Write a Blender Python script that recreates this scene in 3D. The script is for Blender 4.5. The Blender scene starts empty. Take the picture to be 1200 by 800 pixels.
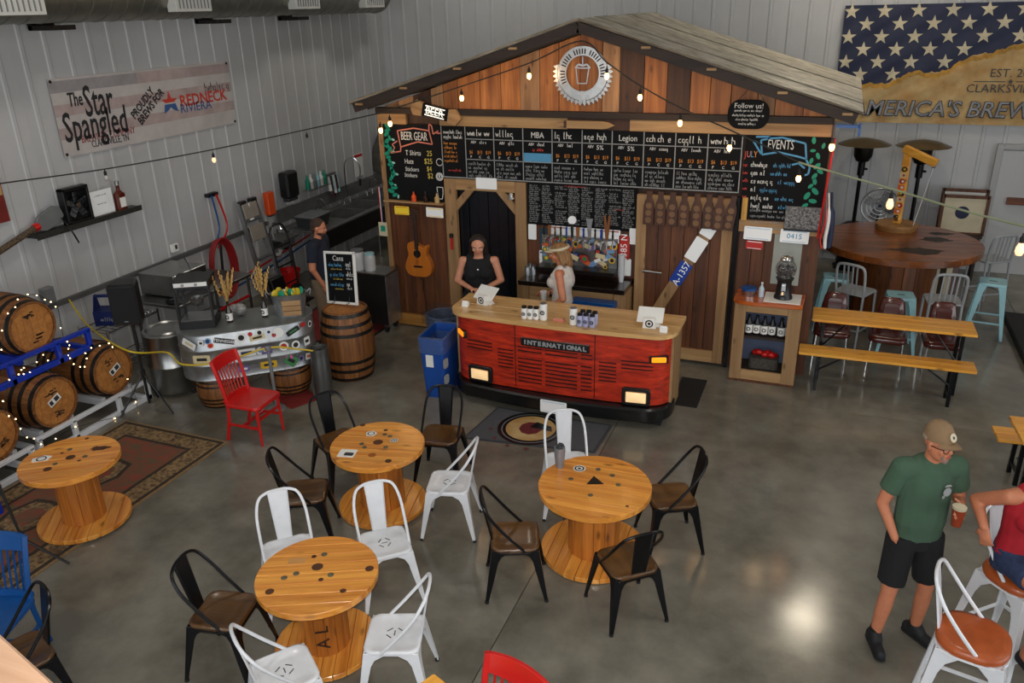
import bpy, bmesh, math, random
from mathutils import Vector, Matrix, Euler
random.seed(7)
scene = bpy.context.scene
COL = scene.collection
R = math.radians
PI = math.pi
# ------------------------------------------------------------------ camera
CAM_H = 4.2
FPX = 945.0
RIGHT = Vector((0.93094, 0.36437, -0.02411))
DOWN = Vector((0.11925, -0.36576, -0.92304))
FWD = Vector((-0.34515, 0.85642, -0.38395))
cam = bpy.data.cameras.new('camera')
cam.sensor_width = 36.0
cam.lens = FPX / 1200 * 36
cam.clip_end = 100
camo = bpy.data.objects.new('camera', cam)
COL.objects.link(camo)
camo.matrix_world = Matrix(((RIGHT.x, -DOWN.x, -FWD.x, 0), (RIGHT.y, -DOWN.y, -FWD.y, 0), (RIGHT.z, -DOWN.z, -FWD.z, CAM_H), (0, 0, 0, 1)))
scene.camera = camo
def ray(u, v): return RIGHT * (u - 600) + DOWN * (v - 400) + FWD * FPX
def P(u, v, z=0.0):                      # pixel -> point on the level z
    d = ray(u, v); return Vector((0, 0, CAM_H)) + d * ((z - CAM_H) / d.z)
def PY(u, v, y):                         # pixel -> point on the plane Y = y
    d = ray(u, v); return Vector((0, 0, CAM_H)) + d * (y / d.y)
def PX(u, v, x):                         # pixel -> point on the plane X = x
    d = ray(u, v); return Vector((0, 0, CAM_H)) + d * (x / d.x)
# ------------------------------------------------------------------ world, lights, exposure
scene.view_settings.view_transform = 'Standard'
scene.view_settings.look = 'None'
scene.view_settings.gamma = 1.0
scene.view_settings.exposure = 0.0
scene.view_settings.use_curve_mapping = False
W = bpy.data.worlds.new('world'); scene.world = W; W.use_nodes = True
W.node_tree.nodes['Background'].inputs[0].default_value = (0.80, 0.90, 1.0, 1)
W.node_tree.nodes['Background'].inputs[1].default_value = 0.5
def area(name, loc, rot, sx, sy, power, col, shape='RECTANGLE'):
    l = bpy.data.lights.new(name, 'AREA'); l.shape = shape; l.size = sx; l.size_y = sy
    l.energy = power; l.color = col
    o = bpy.data.objects.new(name, l); COL.objects.link(o); o.location = loc; o.rotation_euler = rot
    return o
def point(name, loc, power, col, r=0.03):
    l = bpy.data.lights.new(name, 'POINT'); l.energy = power; l.color = col; l.shadow_soft_size = r
    o = bpy.data.objects.new(name, l); COL.objects.link(o); o.location = loc
    return o
# added fill lights for assumed daylight, behind the camera and along the right side
area('fill_light_front', (-1.0, -5.9, 3.0), (R(90), 0, 0), 11.0, 4.2, 350, (0.92, 0.96, 1.0))
area('fill_light_side', (9.3, 3.0, 2.4), (R(90), 0, R(90)), 9.0, 3.6, 300, (0.93, 0.97, 1.0))
# the photographer's flash just above the lens
fl_ = bpy.data.lights.new('camera_flash', 'SPOT'); fl_.energy = 540; fl_.color = (1.0, 0.98, 0.95)
fl_.spot_size = R(95); fl_.spot_blend = 0.8; fl_.shadow_soft_size = 0.035
flo = bpy.data.objects.new('camera_flash', fl_); COL.objects.link(flo)
flo.matrix_world = camo.matrix_world.copy(); flo.location = (0.0, -0.02, CAM_H + 0.13)
# ------------------------------------------------------------------ mesh helpers
class MB:
    def __init__(s, T=None): s.v = []; s.f = []; s.T = T
    def add(s, vs, fs):
        o = len(s.v)
        if s.T is not None: vs = [s.T @ Vector(p) for p in vs]
        s.v.extend([tuple(p) for p in vs]); s.f.extend([tuple(i + o for i in f) for f in fs]); return s
    def box(s, c, d, rot=None):
        x, y, z = d[0] / 2, d[1] / 2, d[2] / 2
        vs = [Vector(p) for p in ((-x, -y, -z), (x, -y, -z), (x, y, -z), (-x, y, -z), (-x, -y, z), (x, -y, z), (x, y, z), (-x, y, z))]
        if rot is not None:
            m = Euler(rot).to_matrix(); vs = [m @ p for p in vs]
        return s.add([p + Vector(c) for p in vs], [(0, 3, 2, 1), (4, 5, 6, 7), (0, 1, 5, 4), (1, 2, 6, 5), (2, 3, 7, 6), (3, 0, 4, 7)])
    def bb(s, a, b):                      # box between two corners
        return s.box([(a[i] + b[i]) / 2 for i in range(3)], [abs(b[i] - a[i]) for i in range(3)])
    def beam(s, a, b, w, h, up=(0, 0, 1)):  # rectangular bar from a to b
        a, b = Vector(a), Vector(b); d = (b - a).normalized(); u = Vector(up)
        if abs(d.dot(u)) > 0.98: u = Vector((0, 1, 0))
        x = d.cross(u).normalized(); y = x.cross(d)
        vs = []
        for p in (a, b):
            vs += [p - x * w / 2 - y * h / 2, p + x * w / 2 - y * h / 2, p + x * w / 2 + y * h / 2, p - x * w / 2 + y * h / 2]
        return s.add(vs, [(0, 3, 2, 1), (4, 5, 6, 7), (0, 1, 5, 4), (1, 2, 6, 5), (2, 3, 7, 6), (3, 0, 4, 7)])
    def tube(s, pts, r, n=8, closed=False, sq=1.0):
        pts = [Vector(p) for p in pts]; m = len(pts)
        rs = r if isinstance(r, (list, tuple)) else [r] * m
        d0 = (pts[1] - pts[0]).normalized()
        u = Vector((0, 0, 1)) if abs(d0.z) < 0.9 else Vector((1, 0, 0))
        x = d0.cross(u).normalized(); vs = []; fs = []
        for i, p in enumerate(pts):
            a = pts[i - 1] if (i > 0 or closed) else p
            b = pts[(i + 1) % m] if (i < m - 1 or closed) else p
            d = (b - a).normalized(); x = (x - d * x.dot(d))
            x = x.normalized() if x.length > 1e-6 else d.orthogonal().normalized()
            y = d.cross(x)
            for k in range(n):
                t = 2 * PI * k / n
                vs.append(p + (x * math.cos(t) + y * math.sin(t) * sq) * rs[i])
        for i in range(m if closed else m - 1):
            j = (i + 1) % m
            for k in range(n):
                l = (k + 1) % n
                fs.append((i * n + k, i * n + l, j * n + l, j * n + k))
        if not closed:
            fs.append(tuple(range(n))[::-1]); fs.append(tuple((m - 1) * n + k for k in range(n)))
        return s.add(vs, fs)
    def cyl(s, a, b, r0, r1=None, n=16): return s.tube([a, b], [r0, r0 if r1 is None else r1], n)
    def lathe(s, prof, n=24, c=(0, 0, 0), sx=1, sy=1, cap=True):
        vs = []; fs = []; m = len(prof)
        for r, z in prof:
            for k in range(n):
                t = 2 * PI * k / n
                vs.append((c[0] + r * math.cos(t) * sx, c[1] + r * math.sin(t) * sy, c[2] + z))
        for i in range(m - 1):
            for k in range(n):
                l = (k + 1) % n
                fs.append((i * n + k, i * n + l, (i + 1) * n + l, (i + 1) * n + k))
        if cap:
            if prof[0][0] > 1e-4: fs.append(tuple(range(n))[::-1])
            if prof[-1][0] > 1e-4: fs.append(tuple((m - 1) * n + k for k in range(n)))
        return s.add(vs, fs)
    def prism(s, poly, z0, z1):           # polygon in XY extruded along Z
        n = len(poly)
        vs = [(p[0], p[1], z0) for p in poly] + [(p[0], p[1], z1) for p in poly]
        return s.add(vs, [tuple(range(n))[::-1], tuple(range(n, 2 * n))] + [(i, (i + 1) % n, n + (i + 1) % n, n + i) for i in range(n)])
    def face(s, poly, y0, y1):            # polygon in XZ (facing -Y) extruded from y0 back to y1
        n = len(poly)
        vs = [(p[0], y0, p[1]) for p in poly] + [(p[0], y1, p[1]) for p in poly]
        return s.add(vs, [tuple(range(n)), tuple(range(n, 2 * n))[::-1]] + [((i + 1) % n, i, n + i, n + (i + 1) % n) for i in range(n)])
    def ell(s, c, r, nu=16, nv=10, rot=None):
        vs = []; fs = []; m = Euler(rot).to_matrix() if rot is not None else None; c = Vector(c)
        if not isinstance(r, (tuple, list)): r = (r, r, r)
        for j in range(1, nv):
            a = PI * j / nv
            for k in range(nu):
                t = 2 * PI * k / nu
                p = Vector((r[0] * math.sin(a) * math.cos(t), r[1] * math.sin(a) * math.sin(t), r[2] * math.cos(a)))
                vs.append(c + (m @ p if m else p))
        top = Vector((0, 0, r[2])); top = m @ top if m else top
        vs += [c + top, c - top]; T, B = len(vs) - 2, len(vs) - 1
        for j in range(nv - 2):
            for k in range(nu):
                l = (k + 1) % nu
                fs.append((j * nu + l, j * nu + k, (j + 1) * nu + k, (j + 1) * nu + l))
        for k in range(nu):
            l = (k + 1) % nu
            fs.append((T, k, l)); fs.append((B, (nv - 2) * nu + l, (nv - 2) * nu + k))
        return s.add(vs, fs)
    def grid(s, f, nu, nv, thick=None):   # f(u,v) -> point, u,v in 0..1
        vs = [f(i / nu, j / nv) for j in range(nv + 1) for i in range(nu + 1)]
        w = nu + 1
        fs = [(j * w + i, j * w + i + 1, (j + 1) * w + i + 1, (j + 1) * w + i) for j in range(nv) for i in range(nu)]
        return s.add(vs, fs)
    def mesh(s, name, smooth=35, bevel=0.0, fix=True):
        me = bpy.data.meshes.new(name)
        me.from_pydata(s.v, [], s.f)
        if bevel or fix:
            bm = bmesh.new(); bm.from_mesh(me)
            if fix: bmesh.ops.recalc_face_normals(bm, faces=bm.faces)
            if bevel:
                es = [e for e in bm.edges if len(e.link_faces) == 2 and e.calc_face_angle(0) > R(30)]
                bmesh.ops.bevel(bm, geom=es, offset=bevel, segments=1, affect='EDGES', clamp_overlap=True)
            bm.to_mesh(me); bm.free()
        me.update()
        if smooth:
            me.shade_smooth(); me.set_sharp_from_angle(angle=R(smooth))
        return me
    def build(s, name, mat, parent=None, world=False, smooth=35, bevel=0.0, fix=True):
        me = s.mesh(name, smooth, bevel, fix)
        return link(name, me, mat, parent, world)
def link(name, me, mat, parent=None, world=False):
    if mat is not None and not me.materials: me.materials.append(mat)
    o = bpy.data.objects.new(name, me); COL.objects.link(o)
    if parent is not None:
        o.parent = parent
        if world:
            q = parent; off = Vector(parent.location)
            while q.parent is not None: q = q.parent; off += Vector(q.location)
            o.location = -off
    return o
def inst(o, parent, loc=None, rot=None):
    c = o.copy(); COL.objects.link(c); c.parent = parent
    if loc is not None: c.location = loc
    if rot is not None: c.rotation_euler = rot
    return c
def tag(o, label=None, cat=None, group=None, kind=None):
    if label: o['label'] = label
    if cat: o['category'] = cat
    if group: o['group'] = group
    if kind: o['kind'] = kind
    return o
def thing(name, label, cat, loc=(0, 0, 0), rz=0.0, group=None, kind=None):
    o = bpy.data.objects.new(name, None); COL.objects.link(o); o.empty_display_size = 0.05
    o.location = loc; o.rotation_euler = (0, 0, rz)
    return tag(o, label, cat, group, kind)
def copy_tree(o, loc=None, rz=None, label=None, parent=None):
    kids = list(o.children)
    c = o.copy(); COL.objects.link(c); c.parent = parent
    if loc is not None: c.location = loc
    if rz is not None: c.rotation_euler = (0, 0, rz)
    if label: c['label'] = label
    for k in kids: copy_tree(k, parent=c)
    return c
def catmull(pts, n=6, closed=False):
    pts = [Vector(p) for p in pts]; out = []; m = len(pts)
    for i in range(m if closed else m - 1):
        g = lambda k: pts[k % m] if closed else pts[max(0, min(m - 1, k))]
        a, b, c, d = g(i - 1), g(i), g(i + 1), g(i + 2)
        for k in range(n):
            t = k / n
            out.append(0.5 * ((2 * b) + (c - a) * t + (2 * a - 5 * b + 4 * c - d) * t * t + (3 * b - a - 3 * c + d) * t ** 3))
    if not closed: out.append(pts[-1])
    return out
def circ(r, n, cx=0, cy=0, a0=0): return [(cx + r * math.cos(a0 + 2 * PI * k / n), cy + r * math.sin(a0 + 2 * PI * k / n)) for k in range(n)]
def rrect(w, h, r, n=5, cx=0, cy=0):
    o = []
    for qx, qy, a in ((1, 1, 0), (-1, 1, 90), (-1, -1, 180), (1, -1, 270)):
        for k in range(n + 1):
            t = R(a + 90 * k / n); o.append((cx + qx * (w / 2 - r) + r * math.cos(t), cy + qy * (h / 2 - r) + r * math.sin(t)))
    return o
def star(r, cx=0, cy=0, a0=PI / 2, inner=0.40): return [(cx + (r if k % 2 == 0 else r * inner) * math.cos(a0 + PI * k / 5), cy + (r if k % 2 == 0 else r * inner) * math.sin(a0 + PI * k / 5)) for k in range(10)]
# ------------------------------------------------------------------ materials
def S(r, g, b):                           # sRGB 0-255 -> linear
    f = lambda c: (c / 255 / 12.92) if c / 255 <= 0.04045 else ((c / 255 + 0.055) / 1.055) ** 2.4
    return (f(r), f(g), f(b), 1)
MATS = {}
def mat(name, col, rough=0.55, metal=0.0, var=0.12, scale=6.0, stretch=(1, 1, 1), col2=None, bump=0.0, rand=0.0, coat=0.0, emit=0.0, trans=0.0, alpha=1.0, detail=4.0, rough_var=0.0, ecol=None, spec=0.5):
    m = bpy.data.materials.new(name); m.use_nodes = True; MATS[name] = m
    nt = m.node_tree; N = nt.nodes; L = nt.links; b = N['Principled BSDF']
    b.inputs['Roughness'].default_value = rough; b.inputs['Metallic'].default_value = metal
    b.inputs['Specular IOR Level'].default_value = spec
    if coat: b.inputs['Coat Weight'].default_value = coat; b.inputs['Coat Roughness'].default_value = 0.12
    if trans: b.inputs['Transmission Weight'].default_value = trans; b.inputs['IOR'].default_value = 1.35
    if alpha < 1: b.inputs['Alpha'].default_value = alpha
    if emit: b.inputs['Emission Color'].default_value = ecol or col; b.inputs['Emission Strength'].default_value = emit
    if var == 0 and not bump and not rand and col2 is None:
        b.inputs['Base Color'].default_value = col; return m
    tc = N.new('ShaderNodeTexCoord'); oi = N.new('ShaderNodeObjectInfo'); mp = N.new('ShaderNodeMapping'); va = N.new('ShaderNodeVectorMath'); va.operation = 'ADD'
    sc = N.new('ShaderNodeMath'); sc.operation = 'MULTIPLY'; sc.inputs[1].default_value = 37.0
    L.new(oi.outputs['Random'], sc.inputs[0]); L.new(tc.outputs['Object'], va.inputs[0]); L.new(sc.outputs[0], va.inputs[1])
    mp.inputs['Scale'].default_value = [scale * q for q in stretch]; L.new(va.outputs[0], mp.inputs[0])
    no = N.new('ShaderNodeTexNoise'); no.inputs['Scale'].default_value = 1.0; no.inputs['Detail'].default_value = detail; no.inputs['Roughness'].default_value = 0.6
    L.new(mp.outputs[0], no.inputs['Vector'])
    cr = N.new('ShaderNodeValToRGB'); c2 = col2 or tuple(max(0, c * (1 - 2.2 * var)) for c in col[:3]) + (1,)
    cr.color_ramp.elements[0].position = 0.34; cr.color_ramp.elements[1].position = 0.66
    cr.color_ramp.elements[0].color = c2; cr.color_ramp.elements[1].color = col
    L.new(no.outputs['Fac'], cr.inputs[0]); out = cr.outputs[0]
    if rand:
        hs = N.new('ShaderNodeHueSaturation'); mr = N.new('ShaderNodeMapRange'); mr.inputs['To Min'].default_value = 1 - rand; mr.inputs['To Max'].default_value = 1 + rand * 0.7
        L.new(oi.outputs['Random'], mr.inputs['Value']); L.new(mr.outputs[0], hs.inputs['Value']); L.new(out, hs.inputs['Color']); out = hs.outputs[0]
    L.new(out, b.inputs['Base Color'])
    if bump:
        bp = N.new('ShaderNodeBump'); bp.inputs['Strength'].default_value = bump; bp.inputs['Distance'].default_value = 0.01
        L.new(no.outputs['Fac'], bp.inputs['Height']); L.new(bp.outputs[0], b.inputs['Normal'])
    if rough_var:
        r2 = N.new('ShaderNodeMapRange'); r2.inputs['To Min'].default_value = rough - rough_var; r2.inputs['To Max'].default_value = rough + rough_var
        L.new(no.outputs['Fac'], r2.inputs['Value']); L.new(r2.outputs[0], b.inputs['Roughness'])
    return m
def wood(name, col, col2, grain='z', rough=0.5, scale=22, rand=0.25, coat=0.0, knots=True, bump=0.15):
    """grain runs along one object axis; dark streaks plus a few knots"""
    m = bpy.data.materials.new(name); m.use_nodes = True; MATS[name] = m
    nt = m.node_tree; N = nt.nodes; L = nt.links; b = N['Principled BSDF']; b.inputs['Roughness'].default_value = rough
    if coat: b.inputs['Coat Weight'].default_value = coat; b.inputs['Coat Roughness'].default_value = 0.15
    tc = N.new('ShaderNodeTexCoord'); oi = N.new('ShaderNodeObjectInfo'); va = N.new('ShaderNodeVectorMath'); sc = N.new('ShaderNodeMath'); sc.operation = 'MULTIPLY'; sc.inputs[1].default_value = 53.0
    L.new(oi.outputs['Random'], sc.inputs[0]); L.new(tc.outputs['Object'], va.inputs[0]); L.new(sc.outputs[0], va.inputs[1])
    st = {'x': (0.06, 1, 1), 'y': (1, 0.06, 1), 'z': (1, 1, 0.06)}[grain]
    mp = N.new('ShaderNodeMapping'); mp.inputs['Scale'].default_value = [scale * q for q in st]; L.new(va.outputs[0], mp.inputs[0])
    no = N.new('ShaderNodeTexNoise'); no.inputs['Scale'].default_value = 1.0; no.inputs['Detail'].default_value = 7.0; no.inputs['Roughness'].default_value = 0.65; no.inputs['Distortion'].default_value = 0.6
    L.new(mp.outputs[0], no.inputs['Vector'])
    cr = N.new('ShaderNodeValToRGB'); cr.color_ramp.elements[0].position = 0.32; cr.color_ramp.elements[1].position = 0.68
    cr.color_ramp.elements[0].color = col2; cr.color_ramp.elements[1].color = col; L.new(no.outputs['Fac'], cr.inputs[0]); out = cr.outputs[0]
    if knots:
        mk = N.new('ShaderNodeMapping'); mk.inputs['Scale'].default_value = [(3.2 if q < 0.5 else 8.0) for q in st]; L.new(va.outputs[0], mk.inputs[0])
        vo = N.new('ShaderNodeTexVoronoi'); vo.inputs['Scale'].default_value = 1.0; L.new(mk.outputs[0], vo.inputs['Vector'])
        kr = N.new('ShaderNodeValToRGB'); kr.color_ramp.elements[0].position = 0.05; kr.color_ramp.elements[1].position = 0.19
        kr.color_ramp.elements[0].color = (0.25, 0.2, 0.17, 1); kr.color_ramp.elements[1].color = (1, 1, 1, 1); L.new(vo.outputs['Distance'], kr.inputs[0])
        mx = N.new('ShaderNodeMix'); mx.data_type = 'RGBA'; mx.blend_type = 'MULTIPLY'; mx.inputs[0].default_value = 0.8
        L.new(out, mx.inputs[6]); L.new(kr.outputs[0], mx.inputs[7]); out = mx.outputs[2]
    if rand:
        hs = N.new('ShaderNodeHueSaturation'); mr = N.new('ShaderNodeMapRange'); mr.inputs['To Min'].default_value = 1 - rand; mr.inputs['To Max'].default_value = 1 + rand * 0.6
        L.new(oi.outputs['Random'], mr.inputs['Value']); L.new(mr.outputs[0], hs.inputs['Value']); L.new(out, hs.inputs['Color']); out = hs.outputs[0]
    L.new(out, b.inputs['Base Color'])
    if bump:
        bp = N.new('ShaderNodeBump'); bp.inputs['Strength'].default_value = bump; bp.inputs['Distance'].default_value = 0.004
        L.new(no.outputs['Fac'], bp.inputs['Height']); L.new(bp.outputs[0], b.inputs['Normal'])
    return m
m_wall = mat('white_steel_siding', S(184, 184, 184), 0.45, 0, 0.03, 1.5, rand=0.04)
m_conc = mat('polished_concrete', S(132, 127, 115), 0.155, 0, 0.0, 1.5, col2=S(94, 90, 80), detail=9, rough_var=0.03, rand=0.03)
m_joint = mat('dark_joint', S(52, 48, 42), 0.8, 0, 0.05)  # dark base colour showing in the slab joints
m_ceil = mat('white_ceiling_liner', S(205, 205, 205), 0.7, 0, 0.03, 1)
m_black = mat('black_paint', S(18, 18, 19), 0.4, 0, 0.1)
m_blackmet = mat('black_metal', S(26, 26, 28), 0.28, 0.6, 0.1)
m_rubber = mat('black_rubber', S(22, 22, 22), 0.8, 0, 0.1)
m_white = mat('white_enamel', S(222, 224, 228), 0.32, 0, 0.04, 9, coat=0.3)
m_paper = mat('white_paper', S(232, 230, 224), 0.7, 0, 0.02)
m_chrome = mat('chrome', S(215, 215, 215), 0.15, 1.0, 0.05)
m_steel = mat('stainless_steel', S(170, 170, 168), 0.32, 1.0, 0.12, 3, rough_var=0.08)
m_galv = mat('galvanized_steel', S(178, 182, 184), 0.38, 0.85, 0.14, 7, rough_var=0.1)
m_alum = mat('aluminium', S(188, 190, 192), 0.35, 0.9, 0.05)
m_dkgrey = mat('dark_grey_plastic', S(52, 54, 57), 0.5, 0, 0.08)
m_grey = mat('grey_plastic', S(120, 122, 124), 0.5, 0, 0.06)
m_red = mat('red_paint', S(196, 22, 18), 0.35, 0, 0.06, coat=0.25)
m_blue = mat('blue_paint', S(4, 74, 140), 0.4, 0, 0.06, coat=0.2)
m_rblue = mat('rack_blue_paint', S(14, 50, 168), 0.42, 0, 0.08)
m_teal = mat('pale_teal_paint', S(152, 200, 208), 0.35, 0, 0.06, coat=0.2)
m_yellow = mat('yellow_plastic', S(206, 178, 40), 0.5, 0, 0.05)
m_green = mat('green_print', S(0, 140, 110), 0.6, 0, 0.08)
m_orange = mat('orange_plastic', S(225, 80, 25), 0.45, 0, 0.05)
m_spool = wood('honey_pine', S(242, 170, 74), S(192, 108, 34), 'x', 0.3, 16, 0.1, coat=0.5)
m_spoolz = wood('honey_pine_stave', S(206, 126, 48), S(146, 78, 25), 'z', 0.35, 18, 0.16, coat=0.35)
m_bench = wood('varnished_spruce', S(250, 188, 80), S(216, 136, 40), 'x', 0.28, 12, 0.05, coat=0.5)
m_bigwood = wood('dark_walnut_stain', S(150, 82, 32), S(80, 40, 14), 'x', 0.3, 8, 0.12, coat=0.4)
m_bigwoodz = wood('dark_stave_stain', S(126, 70, 28), S(70, 36, 13), 'z', 0.4, 12, 0.15)
m_gable = wood('orange_barn_board', S(196, 124, 62), S(128, 70, 30), 'z', 0.6, 12, 0.35)
m_gabletan = wood('tan_barn_board', S(186, 140, 96), S(124, 84, 52), 'z', 0.65, 12, 0.2)
m_gabledk = wood('dark_barn_board', S(84, 52, 32), S(46, 28, 18), 'z', 0.65, 12, 0.2)
m_barnlow = wood('stained_barn_board', S(112, 64, 32), S(62, 32, 15), 'z', 0.55, 12, 0.18)
m_frame = wood('raw_timber_upright', S(170, 134, 92), S(130, 96, 60), 'z', 0.65, 10, 0.1)
m_framex = wood('raw_timber_level', S(182, 146, 100), S(142, 104, 64), 'x', 0.65, 10, 0.1)
m_dkbeam = wood('dark_beam', S(58, 42, 32), S(30, 22, 17), 'x', 0.7, 10, 0.15)
m_bartop = wood('bar_top_maple', S(224, 184, 124), S(184, 138, 82), 'x', 0.35, 9, 0.06, coat=0.3)
m_stave = wood('barrel_oak', S(150, 96, 48), S(96, 56, 24), 'z', 0.55, 20, 0.15, knots=False)
m_head = wood('barrel_head_oak', S(192, 130, 66), S(150, 92, 42), 'z', 0.5, 16, 0.1, knots=False)
m_hoop = mat('hoop_iron', S(62, 58, 54), 0.45, 0.8, 0.2, 10)
m_char = mat('burnt_stencil', S(48, 26, 12), 0.8, 0, 0.25, 40)
m_seatwd = wood('brown_chair_seat', S(98, 64, 28), S(56, 36, 15), 'y', 0.3, 14, 0.1, coat=0.4, knots=False)
m_leather = mat('tan_leather', S(176, 84, 34), 0.42, 0, 0.1, 12, coat=0.15, bump=0.1)
m_vinyl = mat('brown_vinyl', S(82, 32, 24), 0.25, 0, 0.12, 7, coat=0.4)
m_truck = mat('faded_red_truck_paint', S(208, 54, 23), 0.4, 0, 0.0, 9, stretch=(0.5, 1, 3), col2=S(136, 28, 12), coat=0.25, detail=6)
m_slot = mat('grille_shadow_metal', S(40, 26, 22), 0.5, 0.4, 0.2, 20)
m_chalk = mat('chalkboard', S(15, 16, 18), 0.8, 0, 0.12, 5, spec=.2)
m_cw = mat('white_chalk', S(214, 214, 210), 0.9, 0, 0.03, 30)
m_cgrey = mat('grey_chalk', S(150, 152, 152), 0.9, 0, 0.05, 30)
m_co = mat('orange_chalk', S(206, 132, 54), 0.9, 0, 0.05, 30)
m_cy = mat('yellow_chalk', S(206, 184, 84), 0.9, 0, 0.05, 30)
m_cb = mat('blue_chalk', S(84, 150, 190), 0.9, 0, 0.05, 30)
m_cr = mat('red_chalk', S(196, 70, 62), 0.9, 0, 0.05, 30)
m_cp = mat('pink_chalk', S(206, 124, 104), 0.9, 0, 0.05, 30)
m_plate = mat('white_reflective_plate', S(246, 248, 248), 0.35, 0, 0.0)
m_platey = mat('yellow_reflective_plate', S(250, 214, 60), 0.35, 0, 0.0)
m_navy = mat('navy_print', S(26, 34, 66), 0.6, 0, 0.1, 4)
m_tan = mat('parchment_print', S(196, 168, 116), 0.65, 0, 0.0, 3, col2=S(170, 128, 70))
m_cream = mat('cream_star_print', S(206, 194, 164), 0.65, 0, 0.06)
m_glass = mat('clear_glass', (0.9, 0.93, 0.93, 1), 0.04, 0, 0, trans=1.0)
m_brownglass = mat('brown_glass', S(40, 20, 10), 0.12, 0, 0.05, coat=0.5)
m_skin = mat('skin', S(206, 142, 112), 0.55, 0, 0.06, 14)
m_skin2 = mat('tanned_skin', S(196, 124, 90), 0.55, 0, 0.06, 14)
m_eye = mat('eye_white', S(225, 220, 215), 0.3, 0, 0)
m_lip = mat('lips', S(160, 80, 72), 0.5, 0, 0.02)
m_bulb = mat('lit_bulb_glass', S(255, 214, 160), 0.3, 0, 0, emit=6.0, ecol=S(255, 196, 120))
m_fairy = mat('fairy_light', S(255, 226, 170), 0.3, 0, 0, emit=7.0, ecol=S(255, 214, 150))
m_wire = mat('dark_cable', S(38, 40, 36), 0.6, 0, 0.05)
m_bumper = mat('bumper_black', S(20, 20, 21), 0.3, 0.1, 0.15, 6)
# ------------------------------------------------------------------ lettering
def txt(body, size, material, parent, loc, rot=(R(90), 0, 0), align='CENTER', shear=0.0, bold=0.0, xs=1.0, name='lettering', ext=0.0015, space=1.0):
    cu = bpy.data.curves.new('t', 'FONT'); cu.body = body; cu.size = size; cu.align_x = align; cu.align_y = 'CENTER'
    cu.shear = shear; cu.offset = bold; cu.extrude = ext; cu.resolution_u = 2; cu.space_character = space; cu.fill_mode = 'BOTH'
    to = bpy.data.objects.new('t', cu); COL.objects.link(to)
    me = bpy.data.meshes.new_from_object(to)
    bpy.data.objects.remove(to); bpy.data.curves.remove(cu)
    if xs != 1.0:
        for v in me.vertices: v.co.x *= xs
    me.materials.clear(); me.materials.append(material)
    o = bpy.data.objects.new(name, me); COL.objects.link(o); o.parent = parent
    o.location = Vector(loc) - (Vector(parent.location) if parent else Vector()); o.rotation_euler = rot
    return o
GLYPH = [[(0, 0), (0, 1), (.1, .5), (.32, .5), (.36, 0)], [(0, .25), (.36, .3), (.28, .55), (.05, .4), (.1, 0), (.36, .08)], [(0, .5), (.1, 0), (.2, .4), (.3, 0), (.4, .5)], [(.32, .5), (.05, .45), (.05, .05), (.35, .05)], [(.15, .95), (.12, 0), (.25, .02)], [(0, 0), (0, .5), (.16, .5), (.2, 0)], [(.3, .45), (.05, .5), (0, .1), (.3, .05), (.32, .5), (.3, -.35)]]
def scrib(mb, x, z, w, h, y, rnd, th=0.005):
    """one line of illegible handwriting on the plane Y=y, from x, height h"""
    e = x + w; th = min(th, h * .13)
    while x < e - h * 0.5:
        for k in range(rnd.randint(2, 7)):
            if x > e - h * .4: break
            g = rnd.choice(GLYPH); sx = rnd.uniform(.8, 1.15); stroke(mb, [(x + p[0] * h * sx, z + (p[1] - .35) * h) for p in g], y, th); x += h * .47 * sx
        x += h * rnd.uniform(0.3, 0.55)
def stroke(mb, pts, y, th):
    for a, b in zip(pts[:-1], pts[1:]):
        dx, dz = b[0] - a[0], b[1] - a[1]; l = math.hypot(dx, dz) + 1e-6; nx, nz = -dz / l * th / 2, dx / l * th / 2
        mb.add([(a[0] - nx, y, a[1] - nz), (b[0] - nx, y, b[1] - nz), (b[0] + nx, y, b[1] + nz), (a[0] + nx, y, a[1] + nz)], [(0, 1, 2, 3)])
# ================================================================== THE SETTING
WX, WY, FY = -8.4, 14.6, 9.5             # left wall, back wall, barn front
floor = MB().bb((-8.6, -6.2, -0.06), (9.6, 14.8, -0.006)).build('floor', m_joint, smooth=0); tag(floor, kind='structure')
xs = [-8.6, -6.35, -1.85, 2.65, 7.15, 9.6]; ys = [-6.2, -0.4, 8.62, 14.8]
for i in range(len(xs) - 1):
    for j in range(len(ys) - 1):
        MB().bb((xs[i] + 0.004, ys[j] + 0.004, -0.03), (xs[i + 1] - 0.004, ys[j + 1] - 0.004, 0)).build('slab', m_conc, floor, smooth=0)
def wall_panel_mesh():
    prof = []
    for k in range(3):
        x = k * 0.3048
        prof += [(x, 0), (x + 0.118, 0), (x + 0.132, 0.012), (x + 0.172, 0.012), (x + 0.187, 0)]
    prof.append((0.9144, 0))
    m = MB(); n = len(prof); z0, z1 = 0.0, 6.6
    m.add([(x, -d, z0) for x, d in prof] + [(x, -d, z1) for x, d in prof], [(i, i + 1, n + i + 1, n + i) for i in range(n - 1)])
    return m.mesh('wall_panel', smooth=0, fix=False)
WP = wall_panel_mesh()
def wall(name, a, b, rz):
    a = Vector(a); b = Vector(b); d = (b - a).normalized(); nrm = Vector((d.y, -d.x, 0)); L_ = (b - a).length
    m = MB(); m.beam(a - nrm * 0.07 + Vector((0, 0, 3.3)), b - nrm * 0.07 + Vector((0, 0, 3.3)), 0.12, 6.6)
    w = m.build(name, m_wall, smooth=0); tag(w, kind='structure')
    for k in range(int(math.ceil(L_ / 0.9144))):
        p = link('wall_panel', WP, m_wall, w); p.location = a + d * (k * 0.9144); p.rotation_euler = (0, 0, rz)
    return w
wall('wall_left', (WX, -6.2, 0), (WX, WY, 0), R(90))
wall('wall_back', (WX, WY, 0), (9.6, WY, 0), 0)
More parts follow.
